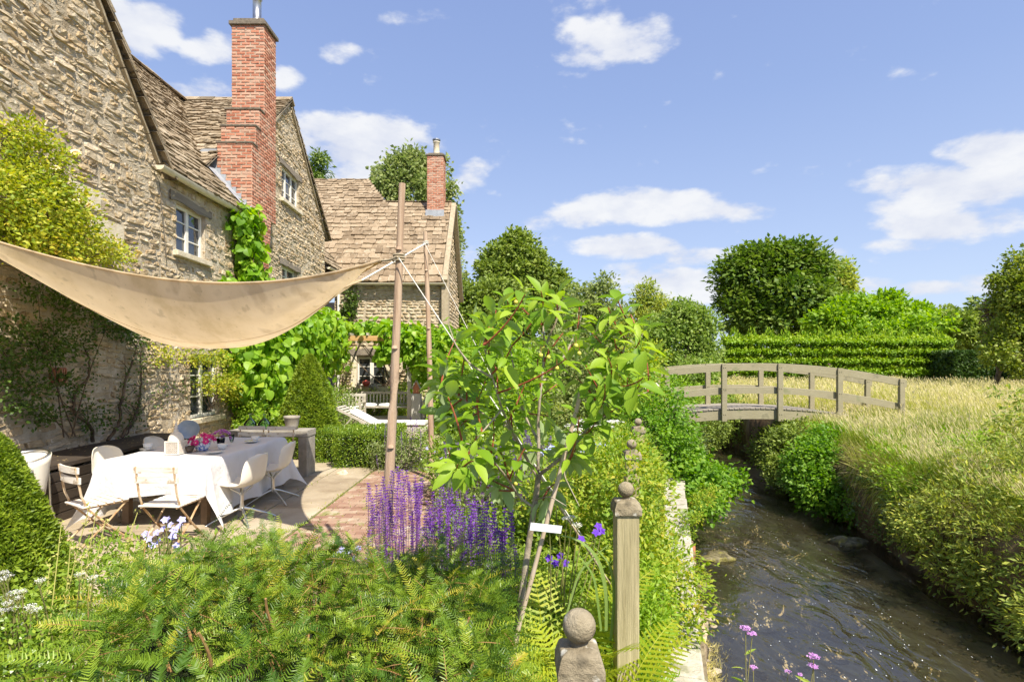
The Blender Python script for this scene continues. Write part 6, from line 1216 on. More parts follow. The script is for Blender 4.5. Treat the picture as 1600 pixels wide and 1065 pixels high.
def umbels(name, label, L, Y, base, r, m_=None, stems=True):
    t = thing(name, label, 'flower', base)
    for (px, py) in L:
        g = MB(); c = at(px, py, Y+.08*rng.normal()); n = 90; a = rng.random(n)*6.28; q = np.sqrt(rng.random(n))*r; leaves(g, c+np.stack([q*np.cos(a), q*np.sin(a), -.25*q*q/r+rng.normal(size=n)*.003], -1), unit(n)*(1, 1, .2), np.tile((0, 0, 1.), (n, 1))+unit(n)*.4, r*.24, r*.22, 'quad'); g.build('flower_head', m_ or WF, t)
    g = MB()
    for (px, py) in L:
        c = at(px, py, Y); tube(g, curve(np.array(base)+unit(1)[0]*(.08, .08, 0), c-(0, 0, .03), .06, 7), np.linspace(.004, .0025, 7), 5)
        for k in range(7): a = k*.9; tube(g, [c-(0, 0, .035), c+(r*.7*math.cos(a), r*.7*math.sin(a), -.004)], .001, 3)
    g.build('stem', TWIG, t); g = MB(); n = 140; leaves(g, np.array(base)+np.abs(rng.normal(size=(n, 1)))*(0, 0, .2)+rng.normal(size=(n, 3))*(.12, .12, .06)+(0, 0, .1), unit(n)+(0, 0, .4), unit(n)+(0, 0, .8), .05, .014, 'quad'); g.build('leaves', LM['perennial'], t)
umbels('yarrow', 'white clustered flower heads at the left edge above the small leaved shrub', [(5, 893), (12, 898), (2, 903), (20, 924), (10, 930), (35, 922), (28, 932), (12, 940), (48, 945), (57, 950), (40, 952), (3, 952), (22, 948), (33, 974), (62, 905), (125, 895), (145, 900)], 2.05, (-1.9, 2.25, 0), .018)
# salvias
def salvia(label, box_, Y, nsp, hts, seed):
    px0, px1, pyb = box_; k = np.random.default_rng(seed); cx = at((px0+px1)/2, pyb, Y); base = np.array((cx[0], Y, 0)); t = thing('salvia', label, 'flower', base, 'purple salvias in the border')
    for i in range(nsp):
        px = px0+(px1-px0)*(i+k.random()*.9)/nsp; yy = Y+.16*k.normal(); top = at(px, hts(px)+k.random()**1.5*75, yy); bx = top[0]*.8+base[0]*.2+k.normal()*.03
        P = curve((bx, yy, .02), top, .09, 12); L = .16+.16*k.random(); g = MB(); tube(g, P, np.linspace(.0028, .0014, 12), 4, .95)
        hgt = top[2]; nW = int(L*2/.017); fade = .25+.4*k.random()
        for w in range(nW):
            f = w/nW; z = hgt-L*2*f
            if z < .12: break
            c = np.array([np.interp(z, P[:, 2], P[:, j]) for j in range(3)]); m_ = 6; a = k.random()*6+np.arange(m_)*1.05; r = .004+.010*min(1, f*5)*(1 if f < fade else .55)
            leaves(g, c+np.stack([r*np.cos(a), r*np.sin(a), k.normal(size=m_)*.002], -1)*.5, np.stack([np.cos(a), np.sin(a), np.full(m_, .7)], -1), unit(m_)+(0, 0, 1), .011+.004*k.random(m_) if f < fade else .0065, .0075 if f < fade else .005, 'quad', np.clip((.15+.6*k.random(m_)) if f < fade else .85+.15*k.random(m_), 0, 1))
        g.build('flower_spike', VIO, t)
    g = MB(); n = 2600; xw = (px1-px0)/F*Y; P = np.stack([cx[0]+(rng.random(n)-.5)*xw*1.15, Y+.2*rng.normal(size=n), .02+(.48*rng.random(n)**.8)], -1); leaves(g, P, unit(n)+(0, 0, .2), unit(n)+(0, 0, 1), .05*(.6+.8*rng.random(n)), .018, 'quad'); g.build('leaves', LM['sage'], t)
salvia('dense clump of purple salvia spikes in front of the leaning pole', (574, 665, 900), 3.55, 42, lambda x: np.interp(x, [574, 600, 620, 650, 680], [752, 742, 730, 742, 745]), 1)
salvia('purple salvia clump with fading spikes between the two poles and the sapling trunk', (665, 745, 910), 3.3, 32, lambda x: np.interp(x, [665, 690, 720, 745], [742, 745, 775, 775]), 2)
salvia('lower purple salvia clump just left of the sapling trunk', (735, 806, 930), 3.0, 28, lambda x: np.interp(x, [735, 760, 806], [785, 780, 800]), 3)
salvia('hazy purple salvia mass seen through the sapling branches', (690, 800, 760), 5.6, 40, lambda x: np.interp(x, [690, 740, 800], [690, 682, 690]), 4)
salvia('deep purple salvia behind the sapling trunk, right of its fork', (800, 885, 770), 5.2, 40, lambda x: np.interp(x, [800, 830, 885], [678, 668, 690]), 5)
salvia('sparse lavender coloured spikes beside the foot of the sun lounger', (585, 660, 735), 9.2, 26, lambda x: np.interp(x, [585, 620, 660], [648, 655, 640]), 6)
bush('geranium_clump', 'leafy clump with small blue flowers between the thinner pole and the green planter', 'plant', [(-1.35, 9.3, .35, .4, .35, .35), (-.8, 9.5, .3, .5, .35, .35), (-1.7, 9.6, .3, .35, .35, .35), (-.2, 9.3, .35, .5, .4, .4)], 520, 12, .14, .035, .024, 'box', stems=10, stemr=.004, tm=TWIG)
flowerplant('geranium', 'small pale blue flowers scattered above the clump beside the green planter', hd([(700, 698), (711, 696), (724, 704), (730, 700), (736, 698), (690, 716), (715, 712), (745, 705), (752, 700), (680, 705), (668, 700), (760, 712)], 8.9), (-.9, 9.0, 0), LAV, .035, leafn=120)
# ---------------------------------------------------------------- border between path and stream
def P3(px, py, Y): return at(px, py, Y)
bush('spiraea_bush', 'wide yellow green bush with orange tinted leaves behind the tall ball topped post', 'shrub', [(.60, 4.2, .80, .36, .4, .34), (.90, 4.6, .82, .30, .4, .34), (.80, 3.45, .90, .20, .16, .31), (.98, 4.75, .95, .18, .16, .26), (.66, 3.3, .45, .3, .3, .3), (1.08, 5.2, .75, .28, .4, .40), (.35, 4.6, .62, .30, .4, .35), (.62, 3.3, .2, .35, .35, .25), (.82, 4.0, .35, .36, .5, .35), (1.05, 4.4, .30, .20, .4, .34), (1.05, 3.6, .28, .22, .3, .3)], 3000, 13, .10, .034, .017, 'yell', 'quad', stems=30, stemr=.004, tm=TWIG, zmin=.0)
bush('loosestrife', 'upright bright green leafy stems on the coping right of the tall ball topped post', 'plant', [(.66, 2.85, .35, .13, .28, .30), (.58, 2.5, .22, .11, .25, .26), (.76, 3.2, .36, .15, .25, .26), (.48, 2.15, .08, .12, .25, .16)], 640, 12, .07, .034, .011, 'lime', 'quad', stems=34, stemr=.003, tm=TWIG, up=.4)
bush('catmint_clump', 'dark leafy clump with deep violet flowers between the sapling and the tall post', 'plant', [(.22, 3.1, .42, .26, .3, .28), (.0, 3.3, .35, .26, .3, .28), (.35, 2.9, .2, .3, .3, .25), (.12, 2.9, .2, .3, .2, .25)], 1000, 12, .09, .032, .018, 'perennial', 'quad', stems=20, stemr=.004, tm=TWIG)
flowerplant('catmint', 'small deep violet flowers beside the white plant label', hd([(858, 872), (876, 868), (868, 880), (935, 822), (931, 832), (940, 830), (884, 880), (908, 842)], 2.75), (.2, 2.8, 0), leafmat('deep_violet', [(.12,.04,.45),(.22,.08,.6)], .3), .022, leafn=60)
umbels('wild_carrot', 'flat creamy white flower heads between sapling and dark rose bush', [(895, 662), (915, 655), (905, 668), (946, 664), (960, 656), (928, 664), (935, 690), (912, 678), (948, 686), (990, 684), (975, 680), (905, 704), (925, 700)], 5.4, (.85, 5.5, 0), .085)
flowerplant('cranesbill', 'pale blue cranesbill flowers between the sapling and the white flower heads', hd([(855, 705), (862, 700), (916, 718), (928, 692), (940, 695), (945, 697), (912, 705), (905, 722), (870, 706), (930, 698), (913, 725), (848, 706), (920, 690)], 4.9), (.6, 4.9, 0), BLUE, .035, leafn=200)
umbels('astrantia', 'small cream flower heads low beside the plant label', [(868, 782), (885, 808), (893, 806), (857, 792), (902, 818)], 2.6, (.2, 2.7, 0), .022)
bush('phlox_clump', 'leafy green border growth below the white flower heads', 'plant', [(.45, 5.6, .6, .45, .45, .36), (.95, 6.2, .7, .4, .45, .38), (1.45, 7.0, .6, .4, .5, .4), (0, 5.9, .5, .5, .45, .36), (.7, 5.2, .3, .5, .45, .3)], 1300, 12, .13, .045, .02, 'perennial', 'quad', stems=26, stemr=.004, tm=TWIG)
bush('peony_clump', 'dark green leafy clump behind the salvias and below the sapling crown', 'plant', [(-.35, 6.6, .45, .5, .5, .42), (-.7, 7.3, .45, .45, .45, .4), (.2, 7.3, .55, .5, .5, .5), (-.2, 4.6, .25, .4, .4, .28), (.3, 4.4, .3, .3, .4, .3)], 1100, 12, .15, .055, .028, 'box', 'quad', stems=16, stemr=.005, tm=TWIG)
bush('border_perennial', 'bright grey green leafy growth at the feet of the salvias, behind the yew', 'plant', [(-.62, 2.95, .45, .25, .2, .2), (-.25, 2.85, .46, .25, .2, .2), (.0, 2.75, .42, .2, .2, .24), (-.4, 2.8, .2, .5, .25, .25)], 700, 12, .09, .036, .013, 'perennial', 'quad', stems=24, stemr=.004, tm=TWIG)
bush('nettle_clump', 'lush green herbs overhanging the right bank between the bramble and the willow bush', 'plant', [(5.75, 8.1, .28, .4, .5, .3), (5.45, 7.3, .15, .35, .45, .3), (6.2, 8.9, .4, .4, .5, .28), (5.35, 7.0, -.3, .25, .35, .3), (6.5, 7.6, .5, .5, .6, .3)], 700, 12, .13, .05, .024, 'lime', 'quad', zmin=-.88, stems=30, stemr=.004, tm=TWIG, shell=(.3, 1.1))
# ferns
def fern(label, c, n, L, tint='fern'):
    c = np.array(c, float); t = thing('fern', label, 'fern', c, 'ferns at the foot of the sapling')
    for i in range(n):
        a = i*2.4+rng.random()*.5; l = L*(.7+.5*rng.random()); d = np.array((math.cos(a), math.sin(a)*.9, 0)); K = 34; s = np.linspace(0, 1, K)[:, None]
        P = c+d*(l*.50*s**1.5)+np.array((0, 0, 1))*(l*1.0*s-l*.28*s**2.6); T_ = nrm(np.gradient(P, axis=0)); S = nrm(np.cross(T_, (0, 0, 1))); N = np.cross(S, T_); g = MB(); tube(g, P, np.linspace(.003, .0012, K), 4, .9)
        w = (np.sin(np.pi*np.clip(s[:, 0]*.93+.05, 0, 1))**.75)*l*.15
        for sd in (-1, 1):
            for row in (0,):
                C = P[3:]; D = S[3:]*sd+T_[3:]*.38; leaves(g, C, D, N[3:]+rng.normal(size=(K-3, 3))*.1, w[3:], l*.012, 'needle', np.clip(.45+.4*rng.random(K-3), 0, 1))
                for q in (.3, .5, .7, .86):   # pinnules
                    for s2 in (-1, 1): leaves(g, C+nrm(D)*(w[3:, None]*q), nrm(D)*.5+T_[3:]*s2, N[3:], w[3:]*.14*(1.2-q), l*.008, 'needle', np.clip(.45+.4*rng.random(K-3), 0, 1))
        g.build('frond', LM[tint], t)
fern('large yellow green fern right of the sapling trunk', (.17, 2.35, 0), 12, .98)
fern('yellowing fern between the tall post and the nearest ball topped post', (.34, 2.15, 0), 10, .80)
fern('fern in front of the tall post, beside the coping', (.50, 2.15, 0), 7, .52)
fern('small dark fern below the sapling in the yew', (-.0, 2.55, 0), 8, .86)
# strap leaves
g = MB(); t = thing('iris', 'long strap leaves arching over to the right of the plant label', 'plant', (.42, 2.6, 0))
for (pts, w) in ((((948, 985), (950, 930), (938, 870), (905, 840), (865, 834)), .022), (((955, 1000), (962, 930), (955, 880), (925, 850)), .018), (((940, 985), (930, 900), (900, 860)), .014), (((880, 980), (905, 890), (960, 842)), .010)):
    P = np.array([at(a, b, 2.35) for a, b in pts]); tt = np.linspace(0, len(P)-1, 16); P = np.stack([np.interp(tt, range(len(P)), P[:, k]) for k in range(3)], -1)
    for _ in range(3): P[1:-1] = (P[:-2]+2*P[1:-1]+P[2:])/4
    T_ = nrm(np.gradient(P, axis=0)); S = nrm(np.cross(T_, (.3, -.6, .8))); ww = w*np.sin(np.linspace(.9, 3.1, 16))[:, None]; N = np.cross(T_, S); grid(g, np.stack([P-S*ww/2+N*ww*.2, P, P+S*ww/2+N*ww*.2]))
g.build('leaf_blades', leafmat('iris_blade', [(.20,.34,.08),(.34,.48,.16)], .4), t)
# ---------------------------------------------------------------- the sapling
SY = 2.2
SP = thing('apple_sapling', 'young apple sapling with big glossy leaves, pale undersides and small yellow fruit in the centre', 'tree', (at(800, 1035, SY)[0], SY, 0))
TB = mat('sapling_bark', [(.20,.15,.10),(.36,.30,.22),(.48,.42,.34)], scale=14, stretch=(1, 1, .5), rough=.85, bump=.6, bscale=60, speck=((.38,.40,.26), 18, .6, .6))
def poly(pts, n=20, Y=SY):
    P = np.array([at(p[0], p[1], Y+(p[2] if len(p) > 2 else 0)) for p in pts]); t = np.linspace(0, len(P)-1, n); P = np.stack([np.interp(t, range(len(P)), P[:, k]) for k in range(3)], -1)
    for _ in range(2): P[1:-1] = (P[:-2]+2*P[1:-1]+P[2:])/4
    return P
g = MB(); tr = poly([(790, 1150), (801, 1030), (815, 930), (826, 850), (836, 785), (842, 740)], 24); tr = np.concatenate([[(tr[0, 0], SY, -.02)], tr]); tube(g, tr, np.linspace(.016, .011, 25), 10); g.build('trunk', TB, SP, smooth=True)
limbs = [([(836, 785), (841, 731), (842, 690), (840, 654), (846, 600), (852, 540), (846, 490)], .009), ([(842, 742), (868, 722), (895, 700), (925, 660), (947, 618), (968, 570), (985, 510)], .008), ([(840, 745), (822, 715), (800, 670, -.1), (784, 640, -.15), (770, 590, -.2), (756, 540, -.2)], .007),
         ([(834, 792), (812, 778), (796, 752, -.1), (780, 730, -.15), (752, 700, -.2), (722, 690, -.2)], .006), ([(846, 600), (880, 560, .1), (905, 510, .15), (912, 470, .15)], .006), ([(842, 690), (815, 640, .1), (800, 560, .15), (790, 500, .15)], .006),
         ([(925, 660), (960, 640, .1), (990, 620, .15), (1012, 612, .15)], .005), ([(770, 590, -.2), (735, 570, -.2), (712, 540, -.2), (700, 505, -.2)], .005), ([(800, 670, -.1), (760, 650, 0), (720, 620, .05), (690, 600, .05)], .005), ([(852, 540), (870, 500), (880, 460)], .005), ([(895, 700), (880, 740, -.1), (905, 790, -.15)], .004), ([(968, 570), (990, 550), (1005, 520)], .004), ([(834, 780), (860, 775, -.1), (885, 790, -.15)], .004), ([(784, 640, -.15), (740, 690, -.2), (715, 740, -.2)], .004)]
lg = MB(); tips = []; allp = []
for pts, r in limbs:
    P = poly(pts, 18); tube(lg, P, np.linspace(r, r*.35, 18), 8); tips.append(P[-1]); allp.append(P[5:])
lg.build('branches', TB, SP, smooth=True)
allp = np.concatenate(allp); sh = MB(); lf = MB(); fr_ = MB(); shoots = []
targets = [(870, 600), (820, 600), (800, 640), (860, 650), (745, 680), (770, 650), (840, 560), (900, 590), (735, 640), (925, 520), (820, 460), (775, 485), (1005, 590), (685, 590), (950, 480), (793, 470), (845, 455), (868, 462), (905, 480), (965, 468), (985, 490), (940, 505), (768, 500), (745, 510), (712, 530), (1000, 530), (1010, 560), (725, 560), (698, 560), (700, 620), (690, 650), (720, 665), (700, 700), (740, 720), (760, 745), (780, 700), (880, 520), (830, 505), (815, 480), (860, 540), (925, 545), (950, 560), (980, 590), (1000, 600), (960, 640), (930, 610), (760, 590), (745, 620), (850, 700), (880, 690), (730, 600), (770, 560), (800, 540), (885, 560), (915, 570), (945, 600), (765, 530), (760, 700), (795, 740), (820, 700), (745, 750), (715, 725), (905, 530), (960, 530), (870, 755), (850, 790), (900, 700), (930, 660), (905, 650)]
for (px, py) in targets:
    tip = at(px, py, SY+rng.normal()*.16); d = np.linalg.norm(allp-tip+(0, 0, .10), axis=1); b = allp[np.argmin(d)]
    P = curve(b, tip, .12, 10); tube(sh, P, np.linspace(.0042, .0022, 10), 5); shoots.append(P)
    n = 8+int(rng.random()*6); ax = nrm(P[-1]-P[-4])
    for k in range(n):
        f = 1-k/n*.75; j = int(f*9); p = P[j]; a = k*2.4+rng.random()*.8; s1 = nrm(np.cross(ax, (.3, 1, .2))); s2 = np.cross(ax, s1); out_ = s1*math.cos(a)+s2*math.sin(a)
        lean = .55 if k < 2 else .25; D = out_*(.9-.2*lean)+ax*lean+np.array((0, 0, .15 if k < 3 else -.25)); pl = .016+.01*rng.random(); D = nrm(D); tube(lf, [p, p+D*pl], .0011, 4, .3)
        l = (.050+.052*rng.random())*(1 if k else .75); Nn = ax*.6+np.array((0, 0, .8))+unit(1)[0]*.45
        leaves(lf, (p+D*pl)[None], D[None], Nn[None], l, l*(.40+.16*rng.random()), 'oval')
# small fruit in loose bunches
FRU = mat('small_fruit', [(.42,.46,.06),(.60,.58,.10),(.70,.42,.08)], scale=20, rnd=.6, rough=.4)
for (px, py) in ((806, 472), (850, 545), (857, 558), (900, 540), (905, 552), (845, 555), (797, 645), (800, 612), (808, 735), (812, 745), (806, 755), (818, 630), (870, 575)):
    c = at(px, py, SY-.08+.05*rng.normal()); a = np.linspace(-1.57, 1.57, 9); tube(sh, [c, c+(0, 0, .035)], .001, 4); fr_ = MB(); lathe(fr_, [(.0085*math.cos(b)+.0001, .009*math.sin(b)) for b in a], c, 12); fr_.build('fruit', FRU, SP, smooth=True)
lf.build('leaves', LM['apple'], SP, smooth=True); sh.build('shoots', REDTW, SP)
CANE = mat('bamboo_cane', [(.38,.27,.18),(.52,.41,.30),(.58,.49,.38)], scale=10, stretch=(1, 1, .3), rough=.6)
for (a, b, Y, r, l) in (((908, 613), (797, 1030), 2.12, .0085, 'thick bamboo cane leaning beside the sapling trunk'), ((783, 650), (902, 833), 2.28, .006, 'thinner bamboo cane crossing behind the sapling trunk')):
    g = MB(); p, q = at(*a, Y), at(*b, Y+(.02 if r > .007 else .5)); e = q+(q-p)*(q[2]/(p[2]-q[2])); P = np.linspace(p, e, 22); rr = r*(1+.12*(np.arange(22) % 3 == 0)); tube(g, P, rr, 8); tag(g.build('bamboo_cane', CANE, smooth=True), l, 'cane')
g = MB(); c = at(853, 824.5, 2.08); ax = nrm((1, .1, -.14)); obox(g, c, ax, (0, 1, .1), np.cross(ax, (0, 1, .1)), .122, .0015, .030); tag(g.build('plant_label', mat('white_plastic', [(.82,.83,.85)], rough=.35)), 'white plastic plant label tied across the sapling trunk and cane', 'label')
# ---------------------------------------------------------------- stream side
bush('alder_sapling', 'leafy alder shoots leaning over the water from the retaining wall', 'shrub', [(2.95, 8.4, .02, .38, .35, .25), (3.3, 8.7, -.12, .40, .3, .20), (2.8, 7.9, -.2, .25, .4, .25), (3.55, 8.8, .02, .16, .2, .14), (2.9, 8.9, .2, .3, .3, .25)], 330, 10, .15, .07, .05, 'bram', 'oval', zmin=-.85, stems=20, stemr=.005, tm=TWIG, trunk=(2.65, 8.4, -.3), shell=(.3, 1.05))
bush('goldenrod_shoot', 'yellow green budded shoot arching out over the water beside the coping', 'plant', [(1.95, 5.9, .12, .12, .14, .06), (2.13, 6.1, .24, .12, .12, .06), (2.28, 6.2, .34, .10, .1, .06), (1.78, 5.7, .0, .12, .14, .07)], 130, 12, .045, .03, .014, 'yell', 'quad', trunk=(1.5, 5.5, -.02), stems=5, stemr=.004, tm=TWIG)
bush('dogwood_bush', 'dark shrub with orange tinged leaves in the shade under the bridge', 'shrub', [(5.0, 15.6, -.1, .8, .7, .75), (4.2, 14.4, .1, .6, .6, .8), (5.9, 16.6, -.05, .8, .6, .75), (4.6, 13.9, -.3, .4, .4, .5), (6.9, 17.2, .1, .9, .6, .8)], 900, 12, .22, .075, .045, 'oak', zmin=-.92, stems=14)
bush('hawthorn_bush', 'shrubs beyond the bridge that close off the view upstream', 'shrub', [(3.6, 16, .4, 1.0, .8, .9), (5.2, 18, .5, 1.2, .8, .9), (7.2, 19.2, .45, 1.0, .8, .7), (2.6, 14, .4, .9, .8, .9)], 1000, 12, .26, .085, .055, 'lime', zmin=-.9, stems=12)
bush('ivy_bush', 'dark leafy growth tumbling down the left bank under the end of the bridge', 'shrub', [(3.75, 12.2, -.1, .35, .6, .7), (3.5, 11.3, .1, .35, .5, .6), (3.25, 10.6, .15, .35, .5, .55), (3.95, 13, -.3, .4, .5, .5), (3.0, 9.9, .1, .3, .5, .5)], 760, 12, .16, .06, .042, 'ivy', zmin=-.9, stems=10)
bush('bramble', 'bright green bramble spilling down the right bank to the water below the bridge', 'bramble', [(5.62, 9.7, -.15, .38, .5, .55), (5.35, 9.5, -.42, .32, .4, .42), (5.95, 10.2, .15, .45, .5, .45), (5.3, 9.9, -.1, .3, .4, .5), (5.75, 9.1, -.5, .3, .35, .4), (6.2, 10.6, .3, .5, .5, .3)], 1150, 12, .15, .062, .044, 'bram', 'quad', zmin=-.88, stems=20, stemr=.005, tm=TWIG, shell=(.5, 1.05))
bush('bramble', 'second, greyer bramble mound on the right bank just before the bridge', 'bramble', [(5.85, 11.6, -.1, .45, .5, .6), (5.6, 11.2, -.45, .35, .4, .4), (6.35, 12.0, .2, .5, .5, .4), (6.0, 12.6, -.2, .4, .5, .5)], 780, 12, .17, .065, .04, 'oak', 'quad', zmin=-.88, stems=14, stemr=.006, tm=TWIG)
def right(px, py, Y): return at(px, py, Y)
WB = [(5.3, 6.2, .05, .42, .5, .5), (5.1, 5.6, -.2, .4, .4, .45), (5.75, 6.6, .35, .45, .5, .45), (5.0, 5.1, -.35, .35, .4, .4), (5.5, 5.6, .25, .45, .5, .45), (5.35, 4.9, .1, .5, .45, .5), (6.1, 6.1, .6, .5, .5, .45), (4.75, 4.7, -.5, .28, .35, .3), (5.0, 6.5, -.1, .3, .3, .3), (5.2, 4.3, -.1, .5, .5, .5), (4.98, 5.4, -.55, .28, .5, .3), (5.05, 6.1, -.5, .25, .45, .32), (4.85, 4.7, -.6, .28, .4, .28), (5.2, 6.9, -.3, .28, .4, .35)]
bush('willow_bush', 'airy grey green and yellow willow bush leaning from the right bank over the dark water', 'shrub', WB, 2500, 12, .14, .056, .020, 'willow', 'quad', zmin=-.86, stems=60, stemr=.006, tm=TWIG, shell=(.4, 1.12), out=.35, up=.4, ran=.9)
bush('willow_bush', 'single willow sprig with dark leaves jutting in at the right edge above the grass', 'shrub', [(4.62, 5.0, 1.28, .14, .2, .10), (4.75, 5.1, 1.45, .16, .2, .14), (4.5, 5.0, 1.15, .12, .14, .08), (4.95, 5.0, 1.1, .2, .3, .3)], 120, 10, .09, .042, .018, 'willow', 'oval', zmin=None, trunk=(5.3, 5.0, .2), stems=16, stemr=.005, tm=TWIG, shell=(.2, 1.1))
# ---------------------------------------------------------------- grass
def blades(mb, X, Y, Z, H, W, lean, rnd, K=4, heads=None):
    n = len(X); a = rng.random(n)*6.28; l = lean*(.3+rng.random(n)); d = np.stack([np.cos(a)*l-.18, np.sin(a)*l*.6, np.zeros(n)], -1); t = np.linspace(0, 1, K)
    P = np.stack([X, Y, Z], -1)[:, None]+np.array((0, 0, 1.))*(H[:, None, None]*(t-.18*t**3*l[:, None])[:, :, None])+d[:, None]*(H[:, None, None]*(t**2)[None, :, None])
    S = np.stack([np.cos(a+1.57), .4*np.sin(a+1.57), np.zeros(n)], -1); w = W[:, None]*(1-t**1.5*.85)[None]
    V = np.stack([P-S[:, None]*w[:, :, None]/2, P+S[:, None]*w[:, :, None]/2], 2).reshape(n, 2*K, 3); f = np.array([[2*i, 2*i+1, 2*i+3, 2*i+2] for i in range(K-1)])
    mb.add(V.reshape(-1, 3), (f[None]+(np.arange(n)*2*K)[:, None, None]).reshape(-1, 4), np.repeat(rnd, K-1)); return P[:, -1], d
GRASS = leafmat('meadow_grass', [(.14,.24,.025),(.27,.37,.04),(.43,.47,.09),(.55,.50,.18),(.62,.54,.27),(.66,.58,.36)], .35, .7, .15, rnd=1.)
g = MB(); n = 190000; Y = 5.2*np.exp(rng.random(n)*math.log(62/5.2)); lo_ = XR(Y)+.30; hi_ = np.maximum(Y*1.08+1.5, lo_+2); X = lo_+(hi_-lo_)*rng.random(n)
Zg = np.where(X-XR(Y) < 1.2, top_r(Y)-.05, top_r(Y)); edge_ = np.clip((X-XR(Y)-.3)/2.2, 0, 1); far_ = np.clip((Y-8)/10, 0, 1)
patch = .5*np.sin(X*.8+Y*.45)+.35*np.sin(X*1.9-Y*1.1+1)+.3*np.sin(X*3.7+Y*2.9); dry = np.clip(.04+.20*edge_+.28*far_+.22*patch+.19*rng.normal(size=n), 0, 1); H = (.34+.3*rng.random(n))*(.65+.35*edge_)*(1+.22*np.sin(X*2.3-Y*1.7)*np.sin(X*.9+Y*1.3)+.12*np.sin(X*5.1+Y*4.3)); H = H*np.where(Y > 25, .9, 1)*np.where((X > 6.6) & (X < 9.3) & (Y > 10.2) & (Y < 14.2), .55, 1)
W_ = np.maximum(.0045, Y*.00075)*(.7+.6*rng.random(n)); tipP, dd_ = blades(g, X, Y, Zg, H, W_, .45, dry)
k = rng.random(n) < .30; m_ = int(k.sum()); leaves(g, tipP[k]-(0, 0, .02), dd_[k]+np.array((0, 0, .8)), unit(m_)+(0, -1, 0), .07+.06*rng.random(m_), np.maximum(.008, Y[k]*.0011), 'quad', np.clip(.72+.28*rng.random(m_), 0, 1))
tag(g.build('meadow_grass', GRASS), kind='stuff')
g = MB(); n = 30000; Y = 4.5+9*rng.random(n); X = XR(Y)+.12+.42*rng.random(n)**1.3; Z = np.interp(X-XR(Y), [.1, .25, .45, .7], [-.25, .0, .0, .0])+top_r(Y)-.12
hang_ = rng.random(n) < .55; D = np.stack([-.5+.7*rng.normal(size=n), rng.normal(size=n)*.8, np.where(hang_, -.7, .8)+.5*rng.normal(size=n)], -1); leaves(g, np.stack([X, Y, Z], -1), D, unit(n)+(0, 0, .6), .16+.26*rng.random(n), .006, 'long', np.clip(.30+.15*np.sin(Y*2.3)+.25*rng.normal(size=n), 0, 1))
n = 9000; Y = 5.5+7*rng.random(n); X = XR(Y)+.02+.22*rng.random(n); Z = top_r(Y)-.12-.35*rng.random(n)
leaves(g, np.stack([X, Y, Z], -1), np.stack([-.35-.3*rng.random(n), .35*rng.normal(size=n), -1-.3*rng.random(n)], -1), unit(n)+(-1, 0, .3), .12+.34*rng.random(n), .006, 'long', np.clip(.45+.3*rng.normal(size=n), 0, 1))
tag(g.build('bank_grass', GRASS), kind='stuff')
bush('bank_fern', 'patchy green growth on the shaded earth face of the right bank', 'plant', [(5.42, 8.5, -.45, .16, .35, .2), (5.6, 9.0, -.1, .16, .3, .2), (5.3, 7.7, -.55, .15, .35, .22), (5.28, 7.3, -.1, .18, .4, .2), (5.5, 8.0, .05, .2, .5, .16)], 260, 10, .10, .045, .02, 'ivy', 'quad', zmin=-.88, stems=12, stemr=.003, tm=TWIG, shell=(.2, 1.1))
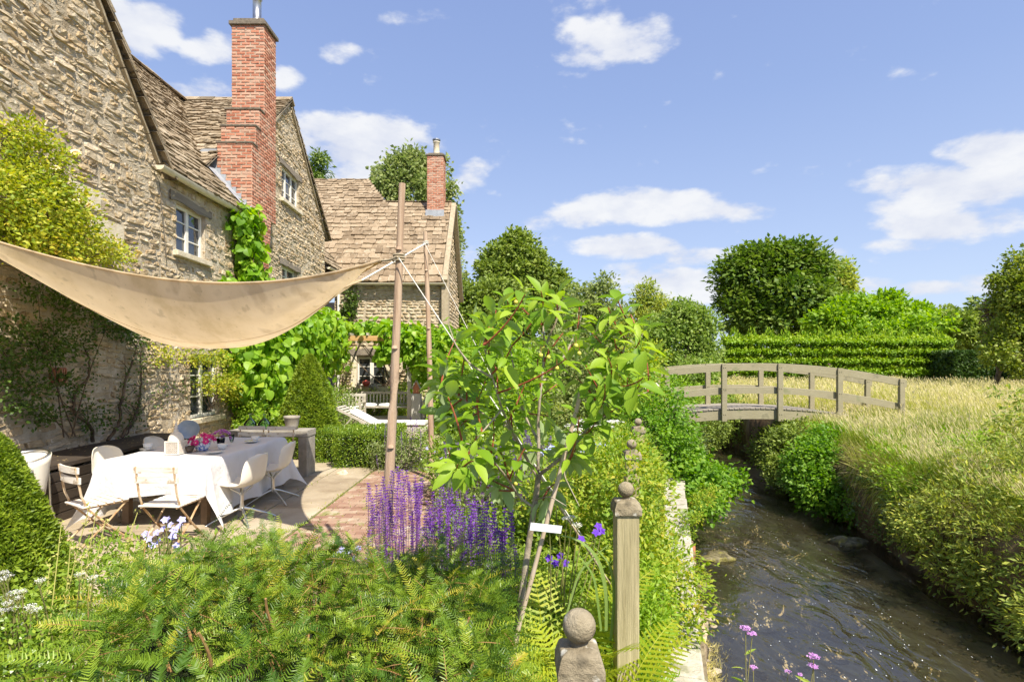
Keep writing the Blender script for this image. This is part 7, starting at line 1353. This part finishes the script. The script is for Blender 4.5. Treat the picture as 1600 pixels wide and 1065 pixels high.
# low ground cover in the garden bed
g = MB(); n = 60000; Y = 1.6+11.5*rng.random(n)**1.1; lo_ = np.where(Y < 9, -.48, -.3); X = lo_+(XL(Y)-.3-lo_)*rng.random(n); Z = -.02+.22*rng.random(n)**2*(1+.5*np.sin(X*4+Y*3)); leaves(g, np.stack([X, Y, Z], -1), unit(n)+(0, 0, .5), unit(n)+(0, 0, 1), .03+.035*rng.random(n), .018, 'quad')
tag(g.build('ground_cover', LM['perennial']), kind='stuff')
g = MB(); n = 26000; Y = 12+22*rng.random(n); X = -6+(XL(Y)+5.8)*rng.random(n); k = ~((X < -1.2) & (Y < 19)); X, Y = X[k], Y[k]; n = len(X); blades(g, X, Y, np.full(n, -.03), .1+.25*rng.random(n), np.full(n, .02), .5, np.clip(.1+.2*rng.random(n), 0, 1), K=3)
tag(g.build('lawn_grass', GRASS), kind='stuff')
g = MB(); n = 5200; Y = 2.0+3.2*rng.random(n); X = XL(Y)+.02+.32*rng.random(n)**1.4; leaves(g, np.stack([X, Y, bedz(Y, X)+.02], -1), unit(n)+(0, 0, .4), unit(n), .05+.06*rng.random(n), .005, 'long', np.clip(.5+.4*rng.random(n), 0, 1)); tag(g.build('wall_foot_debris', GRASS), kind='stuff')
# verbena in front of the stream
def verbena(label, heads, Y, bx):
    t = thing('verbena', label, 'flower', (bx, Y, -.02)); g = MB(); 
    for (px, py, r) in heads:
        h = MB(); c = at(px, py, Y); n = 60; a = rng.random(n)*6.28; q = np.sqrt(rng.random(n))*r; C = c+np.stack([q*np.cos(a), q*np.sin(a), .4*(r-q)], -1); leaves(h, C, unit(n)*(1, 1, .4)+(0, 0, .2), unit(n)*.6+(0, -.4, 1), r*.5, r*.42, 'quad'); h.build('flower_head', leafmat('mauve_florets', [(.45,.20,.50),(.62,.36,.66),(.30,.10,.30)], .3), t); tube(g, curve((bx, Y, -.02), c-(0, 0, .01), .04, 10), np.linspace(.0022, .0012, 10), 5)
    g.build('stem', TWIG, t)
    g = MB(); n = 10; leaves(g, np.array([np.array((bx, Y, 0))+(at(heads[0][0], heads[0][1], Y)-np.array((bx, Y, 0)))*f for f in np.linspace(.6, .93, n)]), unit(n)*(1, .6, .3)+(0, 0, .4), unit(n)+(0, 0, 1), .04, .009, 'long'); g.build('leaves', LM['perennial'], t)
verbena('tall verbena with two mauve flower heads against the brown water', [(1165, 981, .012), (1175, 990, .011), (1177, 1042, .009)], 1.5, .62)
verbena('verbena with a mauve flower head above another at the bottom edge of the photo', [(1271, 1025, .012), (1270, 1040, .011), (1250, 1053, .006)], 1.4, .72)
verbena('tiny lone mauve verbena head at the bottom edge, between the other two', [(1231, 1048, .007)], 1.45, .68)
